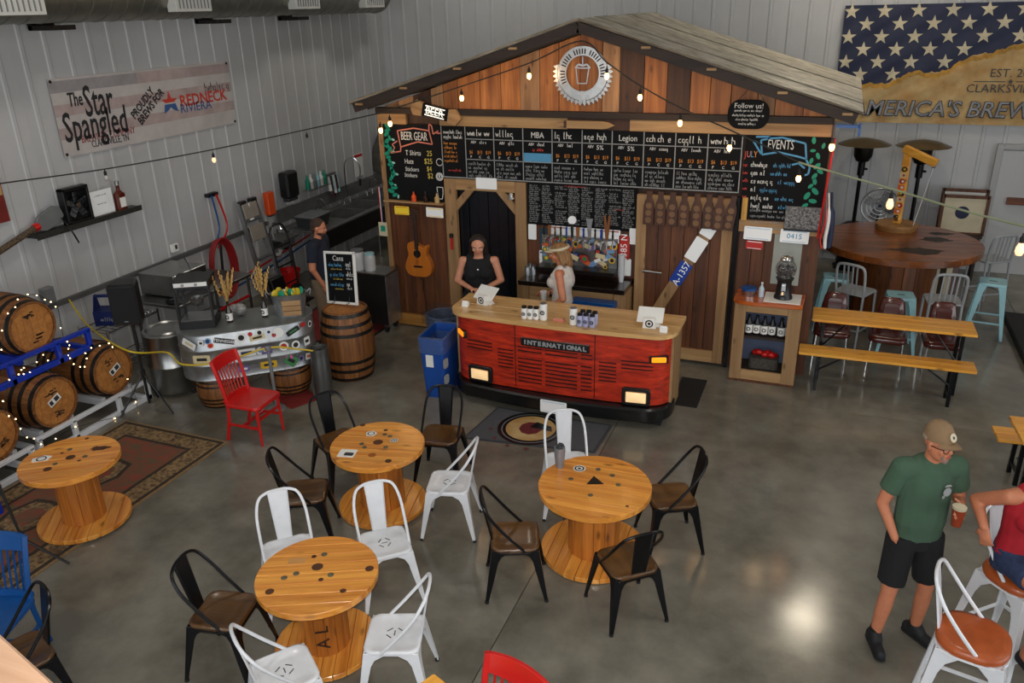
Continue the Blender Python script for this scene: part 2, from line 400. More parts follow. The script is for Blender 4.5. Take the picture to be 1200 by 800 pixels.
# right and front walls: solid above wide assumed openings at the added fill lights
tag(MB().bb((9.5, -6.2, 4.4), (9.7, 14.7, 6.6)).bb((9.5, 7.8, 0), (9.7, 14.7, 4.4)).bb((9.5, -6.2, 0), (9.7, -1.8, 4.4)).bb((9.5, -1.8, 0), (9.7, 7.8, 0.5)).build('wall_right', m_wall, smooth=0), kind='structure')
tag(MB().bb((-8.5, -6.3, 5.2), (9.6, -6.1, 6.6)).bb((-8.5, -6.3, 0), (-6.6, -6.1, 5.2)).bb((4.7, -6.3, 0), (9.6, -6.1, 5.2)).bb((-6.6, -6.3, 0), (4.7, -6.1, 0.8)).build('wall_front', m_wall, smooth=0), kind='structure')
tag(MB().bb((-8.6, -6.3, 6.6), (9.7, 14.8, 6.72)).build('ceiling', m_ceil, smooth=0), kind='structure')
# grey girt rail along the left wall
tag(MB().bb((WX + 0.02, 6.1, 1.05), (WX + 0.075, 10.35, 1.105)).build('trim_1', mat('grey_girt', S(96, 97, 96), 0.5, 0.3, 0.06), smooth=0), kind='structure')
# white door in the back wall
d2 = thing('door_2', None, None, (2.9, WY - 0.05, 0), kind='structure')
dx0, dx1 = 2.42, 3.5
MB().bb((dx0, WY - 0.075, 0.0), (dx1, WY - 0.05, 1.96)).build('door_leaf', m_wall, d2, True, bevel=0.004)
dfm = mat('grey_door_frame', S(168, 168, 168), 0.45, 0, 0.03)
MB().bb((dx0 - 0.09, WY - 0.09, 0), (dx0, WY - 0.03, 2.05)).bb((dx1, WY - 0.09, 0), (dx1 + 0.09, WY - 0.03, 2.05)).bb((dx0, WY - 0.09, 1.97), (dx1, WY - 0.03, 2.05)).build('door_frame', dfm, d2, True, bevel=0.004)
MB().bb((2.6, WY - 0.13, 1.13), (3.4, WY - 0.075, 1.24)).build('push_bar', wood('brown_bar', S(120, 66, 40), S(80, 42, 24), 'x'), d2, True)
# mezzanine stair rail beside the photographer
ra, rb = P(-75, 713, 3.0), P(85, 867, 3.0)
rl = thing('stair_rail', 'pale raw wood handrail at the corner above the dark cafe chair', 'handrail', (ra.x, ra.y, 0))
m_rail = wood('pale_handrail', S(214, 176, 146), S(182, 140, 108), 'x', 0.6, 10, 0.05)
MB().beam(ra, rb, 0.065, 0.09).build('rail', m_rail, rl, True, bevel=0.006)
dn = Vector((0, 0, -0.55))
MB().beam(ra + dn, rb + dn, 0.04, 0.09).build('lower_rail', m_rail, rl, True, bevel=0.004)
for t in (0.0, 1.0):
    q = ra.lerp(rb, t); MB().bb((q.x - 0.045, q.y - 0.045, 0), (q.x + 0.045, q.y + 0.045, q.z)).build('post', m_frame, rl, True, bevel=0.004)
# ------------------------------------------------------------------ air duct along the left wall
duct = thing('air_duct', 'round spiral steel air duct running high along the left wall', 'duct', (-7.95, 9.0, 0))
dcz = 4.50
m_duct = mat('spiral_duct_steel', S(150, 150, 140), 0.4, 0.8, 0.1, 5)
MB().tube([(-7.95, y, dcz) for y in (2.0, 13.55)], 0.35, 28).build('duct_body', m_duct, duct, True, smooth=60)
sp = MB()
for k in range(48):
    y = 2.1 + k * 0.24
    sp.tube([(-7.95, y, dcz), (-7.95, y + 0.03, dcz)], 0.356, 28)
sp.build('seam', m_duct, duct, True, smooth=60)
MB().tube([(-7.95, 13.55, dcz), (-7.95, 13.6, dcz)], 0.365, 28).build('end_cap', m_duct, duct, True, smooth=60)
m_vent = mat('white_vent', S(196, 196, 190), 0.5, 0, 0.03)
for u, v in ((18, 5), (225, 4), (359, 3), (438, 3)):
    q = PX(u, v, -7.56)
    reg = MB().box((-7.60, q.y, 4.36), (0.14, 0.62, 0.26)).build('register', m_vent, duct, True, bevel=0.005)
    sl = MB()
    for k in range(9): sl.box((-7.525, q.y - 0.25 + k * 0.062, 4.36), (0.012, 0.012, 0.19))
    s_ = sl.build('louvre', m_grey, reg); s_.location = (0, 0, 0)
for u, v in ((75, 30), (262, 21), (355, 17)):
    q = PX(u, v, -8.0)
    b = MB(); b.box((-8.18, q.y, 4.10), (0.36, 0.3, 0.05)); b.box((-8.34, q.y, 4.16), (0.06, 0.3, 0.16)); b.build('bracket', m_hoop, duct, True)
# ------------------------------------------------------------------ high-bay lamps
lampm = mat('high_bay_lens', S(255, 244, 224), 0.4, 0, 0, emit=14.0, ecol=S(255, 246, 226)); lampb = mat('high_bay_bright_lens', S(255, 244, 224), 0.4, 0, 0, emit=44.0, ecol=S(255, 240, 214))
def high_bay(x, y, label):
    t = thing('high_bay_lamp', label, 'lamp', (x, y, 6.2), group='high bay ceiling lamps')
    MB().lathe([(0.05, 0.34), (0.09, 0.33), (0.10, 0.2), (0.17, 0.16), (0.36, 0.02), (0.36, 0.0)], 24, cap=False).build('housing', m_alum, t)
    MB().lathe([(0.0, 0.012), (0.33, 0.012), (0.33, 0.018), (0.0, 0.018)], 24, cap=False).build('lens', lampb if (y > 10 and abs(x) < 1) else lampm, t)
    MB().cyl((0, 0, 0.33), (0, 0, 0.4), 0.012, n=6).build('hook', m_hoop, t)
    if y < 10 or x < 0: area('high_bay_light', (x, y, 6.195), (0, 0, 0), 0.6, 0.6, 24 if y < 10 else 18, (1.0, 0.95, 0.88), 'DISK')
for x, y in ((-5.7, 12.4), (0.47, 12.75), (6.6, 12.4), (-5.7, 5.6), (0.47, 5.2), (6.6, 5.6), (-5.7, -1.5), (0.47, -1.5), (6.6, -1.5)):
    high_bay(x, y, 'round metal high bay lamp hanging from the white ceiling')
# ================================================================== THE BARN FRONT
BL, BR, AX, AZ = -5.62, -0.06, -2.80, 3.98
barn = thing('barn_front', 'rustic wooden barn front with a corrugated gable roof over the bar', 'barn facade', (AX, FY + 0.2, 0))
def roofz(x): return 4.0 - 0.315 * abs(x - AX)
# gable boards
x = BL + 0.12; rnd = random.Random(3); k = 0
while x < BR - 0.1:
    w = rnd.uniform(0.17, 0.30); x1 = min(x + w, BR - 0.05)
    cuts = sorted([x, x1] + ([AX] if x < AX < x1 else []))
    top = [(c, roofz(c) - 0.10) for c in cuts]
    y0 = FY - 0.03 - rnd.uniform(0, 0.012)
    if min(t[1] for t in top) > 3.02:
        poly = [(x + 0.003, 2.97), (x1 - 0.003, 2.97)] + [(max(x + 0.003, min(x1 - 0.003, c)), z) for c, z in reversed(top)]
        MB().face(poly, y0, FY + 0.02).build('gable_board', m_gabledk if k in (2, 13, 15) else (m_gabletan if k in (0, 1, 3, 8, 12, 19, 22) else m_gable), barn, True, smooth=0, bevel=0.003)
    x = x1; k += 1
# back panel behind boards (dark sheathing) with openings for doorway only
MB().face([(BL, 0), (-4.60, 0), (-4.60, 2.1), (-3.68, 2.1), (-3.68, 0), (BR, 0), (BR, roofz(BR) - 0.12), (AX, AZ - 0.1), (BL, roofz(BL) - 0.12)], FY + 0.03, FY + 0.08).build('sheathing', m_gabledk, barn, True, smooth=0)
MB().bb((BL, FY + 0.08, 0), (BL + 0.1, 13.2, 2.95)).build('side_wall', m_gabledk, barn, True, smooth=0)
MB().bb((BR - 0.1, FY + 0.08, 0), (BR, 13.2, 2.95)).build('side_wall', m_gabledk, barn, True, smooth=0)
# beams under the gable
MB().bb((BL, FY - 0.10, 2.955), (BR, FY + 0.0, 3.03)).build('beam', m_dkbeam, barn, True, bevel=0.004)
for a, b in ((BL, -5.2), (-4.72, -3.02), (-2.26, BR)):
    MB().bb((a, FY - 0.06, 2.82), (b, FY - 0.0, 2.95)).build('header_board', m_framex, barn, True, bevel=0.004)
MB().bb((-3.02, FY - 0.05, 2.82), (-2.26, FY - 0.0, 2.95)).build('header_board', m_gabledk, barn, True, bevel=0.004)
# lower boards
def boards(x0, x1, z0, z1, y, m, wmin=0.12, wmax=0.2, name='wall_board'):
    x = x0
    while x < x1 - 0.02:
        w = rnd.uniform(wmin, wmax); e = x + w
        if e > x1 - 0.06: e = x1
        MB().bb((x + 0.002, y - rnd.uniform(0.018, 0.026), z0), (e - 0.002, y + 0.02, z1)).build(name, m, barn, True, smooth=0, bevel=0.003); x = e
boards(BL + 0.02, -4.72, 0.20, 1.83, FY, m_barnlow)
MB().bb((BL + 0.02, FY - 0.05, 0.02), (-4.72, FY + 0.02, 0.19)).build('skirting_board', wood('yellow_lit_skirting', S(186, 134, 66), S(140, 92, 40), 'x'), barn, True, bevel=0.004)  # warm yellow light on the board is put into its colour
boards(-3.56, -2.14, 0.9, 2.0, FY, m_barnlow)
boards(-0.93, BR - 0.02, 0.0, 2.0, FY, m_barnlow)
MB().bb((BL + 0.02, FY - 0.12, 1.805), (-4.72, FY - 0.02, 1.825)).build('ledge', m_framex, barn, True)
# doorway with corner braces
JZ = 2.15
for a, b in ((-4.71, -4.55), (-3.72, -3.57)):
    MB().bb((a, FY - 0.05, 0), (b, FY + 0.02, JZ)).build('door_post', m_frame, barn, True, bevel=0.004)
MB().bb((-4.55, FY - 0.048, 2.01), (-3.72, FY + 0.02, JZ)).build('door_header', m_framex, barn, True, bevel=0.004)
for s, cx in ((1, -4.55), (-1, -3.72)):
    MB().face([(cx, 1.72), (cx, 1.86), (cx + s * 0.14, 2.01), (cx + s * 0.26, 2.01)][::s], FY - 0.042, FY + 0.02).build('corner_brace', m_frame, barn, True, bevel=0.003)
rc = MB()
rc.bb((-4.62, FY + 0.95, 0), (-3.62, FY + 1.0, 2.15)); rc.bb((-4.66, FY + 0.08, 0), (-4.62, FY + 1.0, 2.15)); rc.bb((-3.66, FY + 0.08, 0), (-3.62, FY + 1.0, 2.15)); rc.bb((-4.62, FY + 0.08, 2.11), (-3.62, FY + 1.0, 2.15))
rc.build('doorway_recess', mat('unlit_cooler_lining', S(24, 25, 28), 0.5, 0, 0.15), barn, True, smooth=0)  # dark plastic lining; the unlit interior's shade is in the colour
m_strip = mat('smoked_strip_curtain', S(22, 25, 31), 0.18, 0, 0.1)
for k in range(6):
    MB().bb((-4.54 + k * 0.138, FY + 0.04 + 0.012 * (k % 2), 0.03), (-4.41 + k * 0.138, FY + 0.045 + 0.012 * (k % 2), 2.01)).build('curtain_strip', m_strip, barn, True, smooth=0)
# vertical dark track left of the side cabinet
MB().bb((-0.985, FY - 0.09, 0.0), (-0.945, FY - 0.03, 2.12)).build('door_track', m_blackmet, barn, True)
MB().bb((-0.94, FY - 0.045, 1.72), (BR, FY + 0.0, 1.86)).build('plate_board', m_framex, barn, True, bevel=0.003)
MB().bb((-0.92, FY - 0.066, 1.86), (-0.86, FY - 0.049, 2.12)).build('corner_trim', wood('yellow_trim', S(210, 160, 70), S(170, 120, 50), 'z'), barn, True)
# corner posts
MB().bb((BL - 0.02, FY - 0.03, 0), (BL + 0.05, FY + 0.04, 2.95)).build('corner_post', m_frame, barn, True)
MB().bb((BR - 0.06, FY - 0.026, 0), (BR + 0.02, FY + 0.04, 2.95)).build('corner_post', m_barnlow, barn, True)
# roof: corrugated sheets on both slopes
m_roof = mat('weathered_galvanized', S(206, 200, 184), 0.5, 0.1, 0.0, 5, stretch=(1, 4, 1), col2=S(150, 142, 126), rand=0.08)
def roof_sheet(side):
    n = 5; w = 0.80; m = MB()
    pts = []
    for j in range(n * 4 + 1):
        y = w * j / (n * 4); h = 0.017 * math.cos(2 * PI * j / 4.0)
        pts.append((y, h))
    ex = side * 3.02
    segs = [(0.0, 0.0), (0.5, -0.475), (1.0, -0.935)]
    vs = []; ns = len(segs)
    for t, dz in segs:
        for y, h in pts: vs.append((ex * t, y, dz + h))
    c = len(pts); fs = [(i * c + j, i * c + j + 1, (i + 1) * c + j + 1, (i + 1) * c + j) for i in range(ns - 1) for j in range(c - 1)]
    k0 = len(vs); vs += [(p[0], p[1], p[2] - 0.006) for p in vs]; fs += [tuple(k0 + q for q in reversed(f)) for f in fs]
    m.add(vs, fs); return m.mesh('roof_sheet', smooth=60, fix=False)
for side in (1, -1):
    me = roof_sheet(side)
    for k in range(5):
        o = link('roof_sheet', me, m_roof, barn); o.location = Vector((AX, FY - 0.42 + k * 0.79, 4.045 + 0.006 * (k % 2))) - barn.location
# fascia rafters at the front edge and purlin ends
for side in (1, -1):
    a = Vector((AX, FY - 0.36, 3.965)); b = Vector((AX + side * 2.96, FY - 0.36, 3.965 - 0.915))
    MB().beam(a, b, 0.04, 0.11).build('fascia', m_dkbeam, barn, True)
    a.y = b.y = FY - 0.05; MB().beam(a, b, 0.05, 0.11).build('rafter', m_dkbeam, barn, True)
    for t in (0.26, 0.5, 0.75, 0.97):
        q = a.lerp(b, t); MB().bb((q.x - 0.05, FY - 0.40, q.z + 0.012), (q.x + 0.05, FY + 3.6, q.z + 0.036)).build('purlin', m_framex, barn, True)
MB().bb((-0.02, FY - 0.5, 2.98), (0.20, FY - 0.46, 3.01)).bb((0.19, FY - 0.5, 2.90), (0.215, FY - 0.46, 3.02)).build('bracket', m_blue, barn, True)
# ------------------------------------------------------------------ plank door with a diagonal brace
dr = thing('door_1', 'plank sliding door with pale timber frame and diagonal brace', None, (-1.56, FY - 0.1, 0), kind='structure')
DX0, DX1, DZ0, DZ1 = -2.13, -1.0, 0.05, 2.1
x = DX0 + 0.11
while x < DX1 - 0.12:
    e = min(x + 0.155, DX1 - 0.11); MB().bb((x + 0.002, FY - 0.085, DZ0 + 0.1), (e - 0.002, FY - 0.06, DZ1 - 0.1)).build('plank', m_barnlow, dr, True, smooth=0, bevel=0.003); x = e
for a, b in ((DX0, DX0 + 0.12), (DX1 - 0.12, DX1)):
    MB().bb((a, FY - 0.12, DZ0), (b, FY - 0.055, DZ1)).build('stile', m_frame, dr, True, bevel=0.004)
for a, b in ((DZ0, DZ0 + 0.15), (DZ1 - 0.16, DZ1)):
    MB().bb((DX0 + 0.12, FY - 0.118, a), (DX1 - 0.12, FY - 0.055, b)).build('rail', m_framex, dr, True, bevel=0.004)
ba, bb_ = Vector((-1.96, FY - 0.10, 0.42)), Vector((-1.16, FY - 0.10, 1.93))
MB().beam(ba, bb_, 0.03, 0.13, up=(1, 0, 0)).build('brace', m_frame, dr, True)
hd = MB().cyl((-2.02, FY - 0.17, 1.18), (-1.78, FY - 0.17, 1.17), 0.016, n=10).cyl((-2.0, FY - 0.12, 1.18), (-2.0, FY - 0.18, 1.18), 0.022, n=10); hd.build('handle', m_chrome, dr, True)
# ------------------------------------------------------------------ chalkboards and their writing
def board(name, label, x0, x1, z0, z1, y=FY - 0.028, th=0.02):
    t = thing(name, label, 'chalkboard', ((x0 + x1) / 2, y, z0))
    MB().bb((x0, y - th, z0), (x1, y, z1)).build('panel', m_chalk, t, True, smooth=0)
    return t
YF = FY - 0.0495
crnd = random.Random(11)
def lines(t, mtl, spec, name='chalk_writing'):
    m = MB()
    for s in spec: scrib(m, *s[:4], YF, crnd, s[4] if len(s) > 4 else 0.006)
    o = m.build(name, mtl, t, True, smooth=0, fix=False); tag(o, kind='stuff'); return o
def leafm(t, spots, mtl, name='chalk_leaf'):
    for x, z, s, a in spots:
        pl = [(x + s * (math.cos(q) * math.cos(a) - 0.55 * math.sin(q) * math.sin(a)), z + s * (math.cos(q) * math.sin(a) + 0.55 * math.sin(q) * math.cos(a))) for q in [2 * PI * k / 9 for k in range(9)]]
        m = MB(); m.add([(p[0], YF, p[1]) for p in pl], [tuple(range(9))]); m.build(name, mtl, t, True, smooth=0, fix=False)
# BEER GEAR
bg = board('chalkboard', 'chalkboard headed beer gear listing shirts and stickers', BL + 0.07, -4.73, 1.825, 2.82)
m = MB()
def BZ(u, v): q = PY(u, v, FY - 0.04); return (q.x, q.z)
for pl in ([(466, 153), (485, 150), (503, 153), (507, 169), (490, 166), (470, 172), (466, 153)], [(466, 165), (460, 169), (463, 173), (458, 179), (470, 177), (470, 172)], [(503, 153), (503, 145), (506, 147), (508, 157), (514, 153), (512, 156), (518, 156)]):
    stroke(m, [BZ(*p) for p in pl], YF, 0.016)
m.build('chalk_ribbon', m_cp, bg, True, smooth=0, fix=False)
q = PY(485, 160, YF); txt('BEER GEAR', 0.15, m_cw, bg, (q.x, YF, q.z), xs=0.52)
for u, v, s, mm, h in ((475, 179, 'T Shirts', m_cw, .09), (474, 189, 'Hats', m_cw, .09), (475, 198, 'Stickers', m_cw, .08), (474, 205, 'Stickers', m_cw, .075), (500, 180, '25', m_cy, .10), (497, 189, '$25', m_cy, .10), (500, 198, '$4', m_cy, .09), (501, 206, '$2', m_cy, .10)):
    q = PY(u, v, YF); txt(s, h, mm, bg, (q.x, YF, q.z), align='LEFT', xs=0.8)
q = PY(515, 207, YF)
for rr in (0.048, 0.032): m = MB(); stroke(m, [(q.x + rr * math.cos(a), q.z + rr * math.sin(a)) for a in [2 * PI * k / 16 for k in range(17)]], YF, 0.012); m.build('chalk_drawing', m_cw, bg, True, smooth=0, fix=False)
for pl, th in (([(q.x, q.z - 0.015), (q.x, q.z + 0.02)], .02), ([(PY(515, 190, YF).x + 0.045 * math.cos(a), PY(515, 190, YF).z + 0.045 * math.sin(a)) for a in [2 * PI * k / 12 for k in range(13)]], .008)): m = MB(); stroke(m, pl, YF, th); m.build('chalk_drawing', m_cw, bg, True, smooth=0, fix=False)
q = PY(516, 226, YF); m = MB(); stroke(m, [(q.x - 0.045, q.z + 0.075), (q.x + 0.04, q.z + 0.075), (q.x + 0.04, q.z), (q.x + 0.025, q.z - 0.08), (q.x - 0.025, q.z - 0.08), (q.x - 0.04, q.z), (q.x - 0.045, q.z + 0.075)], YF, 0.01)
m.build('chalk_drawing', m_cw, bg, True, smooth=0, fix=False)
lv = []
for k in range(19):
    z = 2.79 - k * 0.05; lv.append((BL + 0.12 + crnd.uniform(-0.02, 0.05), z, crnd.uniform(0.035, 0.055), crnd.uniform(0, 6)))
leafm(bg, lv, m_green); leafm(bg, [(p[0] + 0.05, p[1] - 0.02, 0.028, p[3] + 1) for p in lv[3::3]], mat('pale_mint_chalk', S(150, 200, 190), 0.9, 0, 0.05))
# MENU ROW
x0m, x1m, z0m, z1m = -4.72, -0.965, 2.16, 2.82
mn = board('chalkboard', 'wide menu chalkboard ruled into ten beer columns above the taps', x0m, x1m, z0m, z1m)
cols_px = [521, 546, 579, 613, 647, 682, 717, 754, 791, 829, 868]
cx = [PY(u, 180, YF).x for u in cols_px]; cx[0] = x0m + 0.012; cx[-1] = x1m - 0.012
m = MB()
for c in cx: stroke(m, [(c, z0m + 0.005), (c, z1m - 0.005)], YF, 0.012)
zh, zm = 2.665, 2.41
for z in (z0m + 0.01,): stroke(m, [(cx[0], z), (cx[-1], z)], YF, 0.014)
for z in (zh, zm): stroke(m, [(cx[1], z), (cx[-1], z)], YF, 0.01)
m.build('ruled_line', m_cgrey, mn, True, smooth=0, fix=False)
heads = ['Drinks', '', '', 'MBA', '', '', 'Legion', '', '', '']
for i in range(10):
    a, b = cx[i] + 0.03, cx[i + 1] - 0.03; w = b - a
    if i == 0:
        lines(mn, m_cw, [(a, 2.74, w, .05), (a, 2.68, w, .05)]); lines(mn, m_co, [(a, 2.60 - .055 * k, w * .7, .04) for k in range(5)]); lines(mn, m_cr, [(a + .05, 2.26, w * .7, .035)])
        continue
    if heads[i]: txt(heads[i], 0.10, m_cw, mn, ((a + b) / 2, YF, 2.735), xs=0.85)
    else: lines(mn, m_cw, [(a, 2.735, w * .95, .085, .008)])
    txt('ABV', 0.05, m_cw, mn, (a + w * .25, YF, 2.625), xs=0.8); lines(mn, m_cw, [(a + w * .5, 2.625, w * .35, .045)]) if i not in (5, 6) else txt('5%', 0.075, m_cw, mn, (a + w * .62, YF, 2.615))
    if i == 3:
        MB().bb((cx[3] + 0.01, YF - .001, zm + 0.005), (cx[4] - 0.01, YF, 2.52)).build('chalk_block', m_cb, mn, True, smooth=0); lines(mn, m_cr, [(a + w * .3, 2.56, w * .5, .04)])
    else:
        for k, sx in enumerate((0.13, 0.5, 0.85)):
            txt(('$6', '$13', '$19')[k], 0.062, m_co, mn, (a + w * sx, YF, 2.50), xs=0.75); txt('PCG'[k], 0.045, m_cw, mn, (a + w * sx, YF, 2.443))
    lines(mn, m_cgrey, [(a, 2.355 - .05 * k, w * crnd.uniform(.75, 1.0), .044, .005) for k in range(4)])
# dense list behind the taps
tl = board('chalkboard', 'lower chalkboard crammed with small white lists behind the beer taps', -3.55, -2.14, 1.62, 2.15)
x = -3.53
lp = []
while x < -2.2:
    for k in range(19):
        if crnd.random() < 0.94: lp.append((x + crnd.uniform(0, .015), 2.125 - k * 0.0255 - crnd.uniform(0, .004), crnd.uniform(.10, .165), .023, .005))
    x += 0.172
lines(tl, m_cgrey, lp)
lines(tl, m_cr, [(-3.06, 2.135, .28, .02), (-2.42, 1.88, .14, .02)])
# EVENTS
ev = board('chalkboard', 'chalkboard headed events with a list of july dates', -0.942, BR, 1.87, 2.82)
m = MB()
for pl in ([(892, 164), (903, 162), (917, 161), (944, 168), (945, 186), (934, 183), (912, 178), (893, 181), (892, 164)], [(892, 180), (883, 165), (888, 167)], [(900, 163), (903, 160), (886, 160)], [(945, 187), (949, 196), (947, 204), (943, 205)], [(943, 197), (936, 191), (928, 193)]):
    stroke(m, [BZ(*p) for p in pl], YF, 0.02)
m.build('chalk_ribbon', m_cb, ev, True, smooth=0, fix=False)
q = PY(915, 170, YF); txt('EVENTS', 0.145, m_cw, ev, (q.x, YF, q.z), xs=0.56)
for i, (c, mm) in enumerate(zip('JULY', (m_cr, m_cp, m_cb, m_co))):
    q = PY(873.5 + i * 4, 181, YF); txt(c, 0.10, mm, ev, (q.x, YF, q.z), xs=.7)
for k in range(6):
    q = PY(871 - k * .3, 193 + k * 9.2, YF); lines(ev, m_cr, [(q.x, q.z, .06, .04)])
    q = PY(880, 193 + k * 9.6, YF); w = (.2, .17, .25, .06, .22, .26)[k]; lines(ev, m_cw, [(q.x, q.z, w, .06, .007)]); lines(ev, m_cb, [(q.x + w + .04, q.z, .2, .05)])
for k in range(4):
    q = PY(879, 246 + k * 6.5, YF); lines(ev, m_cgrey, [(q.x, q.z, .38, .035)])
leafm(ev, [(BR - 0.06 - crnd.uniform(0, .13), 2.78 - k * .055, crnd.uniform(.03, .05), crnd.uniform(0, 6)) for k in range(14)], m_green)
# ================================================================== THINGS HUNG ON THE BARN
# bottle-cap emblem cut from metal
q = PY(683, 86, FY - 0.06); em = thing('metal_emblem', 'round cut metal bottle cap emblem with a pint glass on the gable', 'sign', (q.x, FY - 0.06, q.z))
m_em = mat('brushed_sign_metal', S(206, 204, 200), 0.3, 1.0, 0.1, 14)
def ringface(r0, r1, n, y0, y1):
    m = MB(); vs = []
    for k in range(n):
        t = 2 * PI * k / n; c, s = math.cos(t), math.sin(t)
        vs += [(r0 * c, y0, r0 * s), (r1 * c, y0, r1 * s), (r1 * c, y1, r1 * s), (r0 * c, y1, r0 * s)]
    fs = []
    for k in range(n):
        a, b = 4 * k, 4 * ((k + 1) % n)
        for i in range(4): fs.append((a + i, a + (i + 1) % 4, b + (i + 1) % 4, b + i))
    return m.add(vs, fs)
ringface(0.20, 0.30, 48, -0.012, 0.0).build('ring', m_em, em)
ringface(0.198, 0.21, 48, -0.018, -0.012).build('rim', m_em, em)
ringface(0.288, 0.30, 48, -0.018, -0.012).build('rim', m_em, em)
m = MB()
for k in range(24):
    t = PI * 0.93 + k * (PI * 1.14) / 23
    c, s = math.cos(t), math.sin(t); d = 0.035
    m.face([(0.305 * c - d * s, 0.305 * s + d * c), (0.305 * c + d * s, 0.305 * s - d * c), (0.365 * c, 0.365 * s)], -0.01, 0.0)
m.build('crown_teeth', m_em, em)
m = MB()
for k in range(30):
    if k % 6 == 5: continue
    t = R(205) - k * R(7.6); c, s_ = math.cos(t), math.sin(t)
    m.beam((0.215 * c, -0.014, 0.215 * s_), (0.272 * c, -0.014, 0.272 * s_), 0.014, 0.004, up=(0, 1, 0))
m.build('cut_mark', m_char, em)
MB().face([(x_, z_ - 0.27) for x_, z_ in star(0.085)], -0.02, 0.0).build('star', m_em, em)
m = MB(); gl = [(-0.08, 0.06), (-0.06, -0.11), (0.05, -0.11), (0.075, 0.06)]
stq = lambda pts, th: [m.beam((a[0], -0.008, a[1]), (b[0], -0.008, b[1]), th, 0.008, up=(0, 1, 0)) for a, b in zip(pts[:-1], pts[1:])]
stq(gl + [gl[0]], 0.012); stq([(-0.09, 0.06), (-0.05, 0.10), (0.0, 0.085), (0.05, 0.10), (0.09, 0.06)], 0.02); stq([(0, 0.1), (0, 0.186)], 0.01)
m.build('pint_glass', m_em, em)
# BEER marquee sign
q = PY(508, 132, FY - 0.2); bs = thing('beer_sign', 'small lit beer sign with wooden arrow ends on the left beam', 'sign', (q.x, FY - 0.165, q.z)); rot = (0, R(12), 0)
bs.rotation_euler = rot
MB().box((0, 0.03, 0.0), (0.36, 0.06, 0.15)).build('backing', m_blackmet, bs, bevel=0.004)
for k in range(3): MB().box((0, -0.004, -0.055 + k * 0.055), (0.27, 0.008, 0.012)).build('light_strip', mat('lit_sign_white', S(255, 250, 235), 0.4, 0, 0, emit=0.8) if 'lit_sign_white' not in MATS else MATS['lit_sign_white'], bs)
o = txt('BEER', 0.115, MATS['lit_sign_white'], None, (0, -0.006, 0)); o.parent = bs; o.location = (0, -0.012, 0)
for s in (-1, 1): MB().face([(s * 0.18, -0.09), (s * 0.30, -0.1), (s * 0.36, 0.0), (s * 0.27, 0.1), (s * 0.18, 0.08)][::s], 0.0, 0.05).build('arrow_end', m_framex, bs, bevel=0.003)
# wooden bullet sign
q = PY(684, 146, FY - 0.08); bu = thing('bullet_sign', 'bullet shaped wooden sign above the middle menu columns', 'sign', (q.x, FY - 0.085, q.z))
MB().face([(-0.21, -0.045), (0.24, -0.045), (0.30, -0.035), (0.38, 0.0), (0.30, 0.035), (0.24, 0.045), (-0.21, 0.045)], -0.02, 0.02).build('bullet', m_framex, bu, bevel=0.004)
MB().face([(-0.24, -0.04), (-0.215, -0.04), (-0.215, 0.04), (-0.24, 0.04)], -0.02, 0.02).build('collar', m_gabledk, bu)
MB().face([(-0.33, -0.02), (-0.24, -0.02), (-0.24, 0.02), (-0.33, 0.02)], -0.015, 0.015).build('primer', m_framex, bu)
# oval slate sign
q = PY(877, 134, FY - 0.12); ov = thing('slate_sign', 'oval black slate sign with white writing hung by string', 'sign', (q.x, FY - 0.12, q.z))
MB().face(rrect(0.44, 0.31, 0.13, 6), -0.01, 0.01).build('slate', m_chalk, ov, bevel=0.003)
txt('Follow us!', 0.075, m_cw, ov, (q.x, FY - 0.133, q.z + 0.09)).location.y = -0.013
m = MB()
for k, w in ((0.04, .3), (-0.01, .34), (-0.055, .26), (-0.1, .2)): scrib(m, -w / 2, k, w, 0.026, -0.012, crnd, 0.005)
tag(m.build('chalk_writing', m_cw, ov, smooth=0, fix=False), kind='stuff')
MB().tube([(-0.12, 0, 0.15), (0.03, 0.04, 0.32), (0.15, 0, 0.15)], 0.003, 5).build('string', m_wire, ov)
# ------------------------------------------------------------------ licence plates
def plate(u, v, w, h, ang, label, mtl, y=FY - 0.05, text=None, tm=None, at=None, sub=None, name='licence_plate', ts=None, band=None, tcol=None):
    q = at or PY(u, v, y)
    t = thing(name, label, 'licence plate', (q[0], y, q[2])); t.rotation_euler = (0, R(ang), 0)
    MB().face(rrect(w, h, 0.012, 3), -0.004, 0.0).build('plate', mtl, t, smooth=0)
    if text:
        o = txt(text, ts or h * 0.62, tm, None, (0, 0, 0)); o.parent = t; o.location = (0, -0.006, sub or 0)
    if band:
        m = MB(); m.face([(-w * .42, h * .34), (w * .42, h * .34), (w * .42, h * .42), (-w * .42, h * .42)], -0.0055, -0.004); m.face([(-w * .4, -h * .42), (w * .4, -h * .42), (w * .4, -h * .36), (-w * .4, -h * .36)], -0.0055, -0.004)
        m.build('print', band, t, smooth=0)
    return t
m_pb = mat('plate_blue', S(20, 60, 150), 0.4, 0, 0); m_pr = mat('plate_red', S(190, 40, 32), 0.4, 0, 0.04); m_pfaint = mat('plate_faint_print', S(196, 214, 230), 0.5, 0, 0); m_pteal = mat('plate_dark_teal', S(36, 66, 80), 0.5, 0, 0.1)
plate(471, 246.5, 0.22, 0.115, 0, 'yellow licence plate on the ledge under the beer gear chalkboard', m_platey, FY - 0.13, band=m_co)
plate(509.5, 249, 0.25, 0.13, 1, 'white licence plate with yellow print beside the guitar', m_plate, FY - 0.13, band=m_platey)
plate(570, 215, 0.29, 0.145, 0, 'blank white licence plate above the dark doorway', m_plate, FY - 0.055)
plate(624, 271.5, 0.11, 0.20, 0, 'upright white plate beside the doorway post left of the taps', m_plate)
